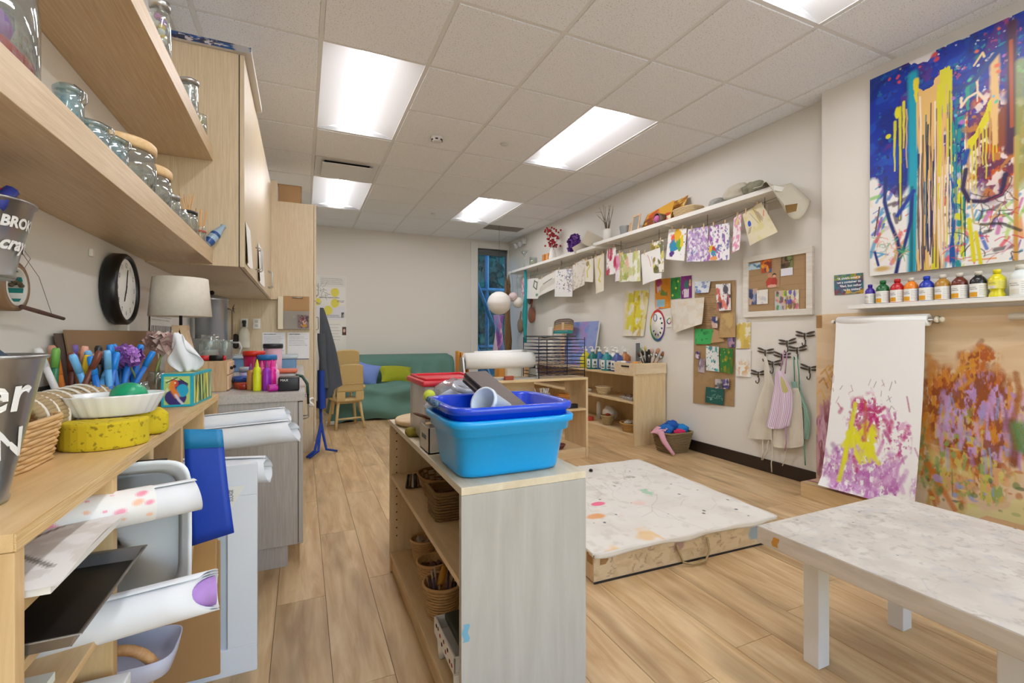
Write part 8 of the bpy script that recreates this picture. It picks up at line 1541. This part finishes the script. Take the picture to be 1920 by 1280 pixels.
for k in range(22): u, v = r5.uniform(1575, 1690), r5.uniform(700, 790); ps([(u, v), (u + r5.uniform(-8, 4), v + r5.uniform(4, 16))], .004, r5.choice(['#6a5a58', '#a8708a', '#b888a0']), .7)
PT = RXc - .034
def hang(u, v):
    y = RY0_ - .003 + (RY1_ - RY0_ + .006) * u; w = 1 - v; z = RZc - (RZc - .112) * w; x = PT - .11 * w ** 1.6 + .012 * math.sin(PI * u) * w
    if w > .94: x -= (w - .94) * .4 * (1 - u); z += (w - .94) * .15 * (1 - u)
    return (x + .004 * math.sin(6 * u + 4 * w), y + .03 * w * (1 - u) , z)
artmesh('painted_paper', a, hang, m=paintmat('painted sheet', .6), parent=t)
t = thing('spare_roller', 'second empty paper roller at the right edge of the easel', 'roller', (RXc, .85, RZc)); MB().tube([(RXc, 1.10, RZc + .005), (RXc, .7, RZc + .005)], .018, 14).build('bar', mat('cream knob', '#e6dfcc', .4), t); MB().tube([(RXc, .9, RZc + .005), (XP - .0145, .9, RZc + .005)], .006, 8).build('bracket', STEEL, t)
tag(MB().box(2.95, .86, .001, 3.04, 1.13, .20).build('cardboard_carton', KRAFT, bev=.003), 'brown cardboard carton on the floor behind the low table', 'box')
# ================================================================ by the window: hanging things
t = thing('paper_lantern', 'large white paper globe lantern hanging before the window', 'lantern', (3.02, 6.45, 1.40)); c = pix(936, 568, Y=6.45)
t.location = (c.x, c.y, c.z - .18)
MB().ball(c, (.178, .178, .172), 32, 24, fn=lambda p: 1 + .012 * math.cos(40 * p.z)).build('globe', mat('lantern paper', '#eeeae6', .9), t); MB().tube([(c.x, c.y, c.z + .17), (c.x, c.y, CEIL - .002)], .0015, 5).build('cord', DARKM, t)
for (u, v, r_, lb) in ((971, 567, .085, 'small white paper lantern right of the large globe'), (962, 556, .07, 'small pinkish paper lantern tucked behind the large globe')):
    q = pix(u, v, Y=6.6); t = thing('paper_lantern', lb, 'lantern', (q.x, q.y, q.z - r_), 0, 'small paper lanterns'); MB().ball(q, r_, 24, 16, fn=lambda p: 1 + .02 * math.cos(30 * p.z)).build('globe', mat('lantern paper ' + lb[6:10], '#e9e4de' if u == 971 else '#dcc8c8', .9), t); MB().tube([(q.x, q.y, q.z + r_), (q.x + .02, q.y + .1, SF - .035)], .0012, 5).build('cord', DARKM, t)
q = pix(985, 575, Y=6.55); t = thing('turquoise_ribbon', 'turquoise ribbon hanging from the far shelf end', 'ribbon', (q.x, 6.55, .95))
MB().tube([(q.x, 6.55, SF - .036), (q.x + .01, 6.55, 1.7), (q.x - .01, 6.55, 1.4), (q.x, 6.56, 1.15), (q.x, 6.55, .98)], [.02, .03, .045, .03, .025], 8).build('ribbon', mat('turquoise cloth', '#2a97a0', .85), t)
for (u, v, rx, rz, c_, lb, dr) in ((996, 590, .075, .13, '#b8704a', 'reddish wooden paddle hanging on the wall by the lanterns', .12), (975, 610, .065, .12, '#a88a62', 'pale wooden paddle hanging lower left of the reddish one', -.1), (993, 560, .05, .09, '#7d5a40', 'dark wooden paddle hanging highest', .0)):
    q = pix(u, v, X=3.335); t = thing('wooden_paddle', lb, 'paddle', (q.x, q.y, q.z - rz), 0, 'wooden paddles'); MB().ball(q, (.018, rx * 1.6, rz), 20, 12).build('blade', mat('paddle ' + c_, c_, .6, noise=.15, nscale=15), t); MB().tube([(q.x, q.y, q.z + rz * .9), (q.x + .02, q.y, q.z + rz + .12)], .012, 8).build('handle', mat('paddle ' + c_, c_, .6, noise=.15, nscale=15), t)
t = thing('twig_broom', 'tall bundle of brown twigs standing by the window', 'twigs', (3.2, 6.9, 0)); b0_, b1_ = pix(953, 640, Y=6.95), pix(951, 545, Y=6.95)
for k in range(26): r_ = random.Random(k); MB().tube([(b0_.x + r_.uniform(-.07, .07), 6.95 + r_.uniform(-.05, .05), .05), (b0_.x + r_.uniform(-.06, .06), 6.95, 1.0), (b1_.x + r_.uniform(-.03, .03), 6.95, 1.55 + r_.uniform(0, .5))], .012, 5).build('twig', mat('twig brown %d' % (k % 2), ['#8a6a44', '#6d5236'][k % 2], .9), t)
t = thing('iridescent_film', 'shiny pink and blue film hanging in the window', 'film', (2.95, 7.0, .9)); f0, f1 = pix(926, 590, Y=7.0), pix(944, 662, Y=7.0)
a = quick(30, 60, '#b8a0d8', ['#d84ab0', '#8ab8e0', '#e8d0e8', '#a86ac0', '#7a9ad0'], 71, 26, .2); artmesh('film', a, lambda u, v: (f0.x + (f1.x - f0.x) * u, 7.0 + .05 * math.sin(9 * u + 7 * v), f1.z - .2 + (f0.z - f1.z + .2) * v), m=paintmat('shiny film', .2), parent=t)
MB().tube([(f0.x + .06, 7.0, f0.z), (f0.x + .06, 7.02, SF - .036)], .0012, 5).build('cord', DARKM, t)
q = pix(952, 533, Y=7.0); t = thing('dried_bunch', 'dried grass bunch hanging at the shelf corner', 'dried grass', (q.x, 7.0, q.z - .2))
for k in range(18): r_ = random.Random(90 + k); MB().tube([(q.x + .02, 7.0, 2.08), (q.x + r_.uniform(-.05, .05), 7.0 + r_.uniform(-.03, .03), 1.90), (q.x + r_.uniform(-.08, .08), 7.0 + r_.uniform(-.05, .05), 1.62 + r_.uniform(0, .08))], .004, 4).build('stalk', mat('dry grass', '#94825c', .9), t)
# lilac canvas and painted sign leaning behind the wire rack
a = Art(50, 60, '#8f9fd2'); a.wash('#a88ac4', .5, .62, 4, 4, 3, .8); a.wash('#6f8fd6', .5, .62, 5, 5, 5, .8); a.blob(.2, .7, .15, .2, '#b898c8', .6, .5, .7, 3)
y0_, y1_ = pix(1064, 640, X=3.30).y, pix(1121, 640, X=3.30).y
t = thing('lilac_canvas', 'lilac and blue painted canvas leaning on the wall behind the wire rack', 'canvas', (3.28, (y0_ + y1_) / 2, .702)); 
artmesh('painted_face', a, lambda u, v: (3.218 + .10 * v, y0_ + (y1_ - y0_) * u, .702 + .56 * v), parent=t); MB().prism([(y0_, .702), (y1_, .702), (y1_, 1.262), (y0_, 1.262)], 0, .02, 'X', M=Matrix.Translation((3.22, 0, .702)) @ Matrix.Rotation(math.atan2(.10, .56), 4, 'Y') @ Matrix.Translation((0, 0, -.702))).build('canvas_body', mat('canvas white', '#e6e4e0', .8), t)
a = Art(60, 34, '#7d6a58'); a.rect(0, .38, 1, .62, '#b08a4a'); a.rect(0, 0, 1, .25, '#1f8a8a'); a.rect(0, .25, 1, .38, '#c88a5a'); a.rect(0, .78, 1, 1, '#6a5a50'); a.lines_of_text(.1, .1, .9, .95, 6, '#e2d8c4', 3, .025, .7)
s0, s1 = pix(1041, 0, X=3.24).y, pix(1078, 0, X=3.24).y
t = thing('painted_sign', 'arched sign board with coloured bands standing before the lilac canvas', 'sign', (3.24, (s0 + s1) / 2, .702)); zt0, zt1 = pix(1060, 625, X=3.22).z, pix(1060, 597, X=3.22).z
def arch(u, v): return (3.205 + .02 * v, s0 + (s1 - s0) * u, zt0 + (zt1 - zt0) * v * (1 - .18 * (abs(u - .5) * 2) ** 4))
artmesh('face', a, arch, parent=t); MB().box(3.21, (s0 + s1) / 2 - .03, .702, 3.225, (s0 + s1) / 2 + .03, zt1 - .05).build('prop', PINE, t)
tag(MB().rbox(3.2, pix(1030, 0, X=3.2).y - .05, .702, 3.25, pix(1030, 0, X=3.2).y + .05, 1.20, .01).build('slim_white_box', WHITE), 'slim white box left of the arched sign', 'box')
tag(MB().rbox(2.10, 5.05, .002, 2.35, 5.2, .80, .01).build('orange_chair_back', mat('orange wood', '#c98a32', .5)), 'orange wooden panel seen behind the wire rack', 'panel')
# ================================================================ outside the far window
gr = tag(MB().box(-2, YB + .3, -.3, 9, 16, -.2).build('outdoor_ground', mat('grass ground', '#5a6a4a', .9, noise=.3, nscale=2)), 'green ground outside the far window', 'ground')
LF = mat('leaf green', '#3c6a50', .8, noise=.5, nscale=3)
for k, (x, y, h) in enumerate(((3.6, 10.2, 3.4), (5.0, 11.6, 4.4), (4.2, 13.2, 5.0), (7.4, 10.4, 3.0))):
    t = thing('tree', ['slim tree nearest outside the far window', 'broad tree further right outside the window', 'tall tree at the back outside the window', 'bushy tree at the far right outside the window'][k], 'tree', (x, y, -.2), 0, 'trees outside the window'); rr2 = random.Random(k)
    MB().tube([(x, y, -.2), (x + .05, y, h * .5), (x, y, h)], [.10, .08, .03], 8).build('trunk', mat('trunk bark', '#4d4338', .9), t)
    mb = MB()
    for q in range(1100):
        d = Vector((rr2.gauss(0, 1), rr2.gauss(0, 1), rr2.gauss(0, 1))).normalized() * rr2.uniform(.4, 1); p = Vector((x + d.x * 1.1, y + d.y * .9, h * .62 + d.z * h * .45)); s_ = rr2.uniform(.05, .10)
        mb.grid(1, 1, lambda u, v: ((u - .5) * s_ * 2, (v - .5) * s_ * 2, 0), M=Matrix.Translation(p) @ Euler((rr2.uniform(0, 6), rr2.uniform(0, 6), rr2.uniform(0, 6))).to_matrix().to_4x4())
    mb.build('foliage', LF, t)
t = thing('timber_stair', 'blue grey timber stair frame outside the far window', 'stair', (3.4, 8.9, -.2)); TB = mat('blue grey timber', '#4f6c7e', .7)
for (p, q) in (((2.9, 8.6, 2.6), (3.7, 8.8, .9)), ((2.8, 8.9, 1.7), (3.6, 9.0, .1)), ((3.0, 9.2, 2.9), (3.0, 9.2, -.2)), ((3.55, 9.2, 2.9), (3.55, 9.2, -.2)), ((2.8, 9.2, 2.05), (4.0, 9.2, 2.05)), ((2.8, 9.2, .85), (4.2, 9.2, .85))): MB().tube([p, q], .045, 4).build('beam', TB, t)
tag(MB().box(1.5, 14.6, -.2, 9, 14.8, 3.6).build('sky_screen_fence', mat('dark fence', '#39505c', .8)), 'dark blue fence added beyond the trees to block the sky', 'fence')  # fence added as a backdrop, raised to block the bright sky
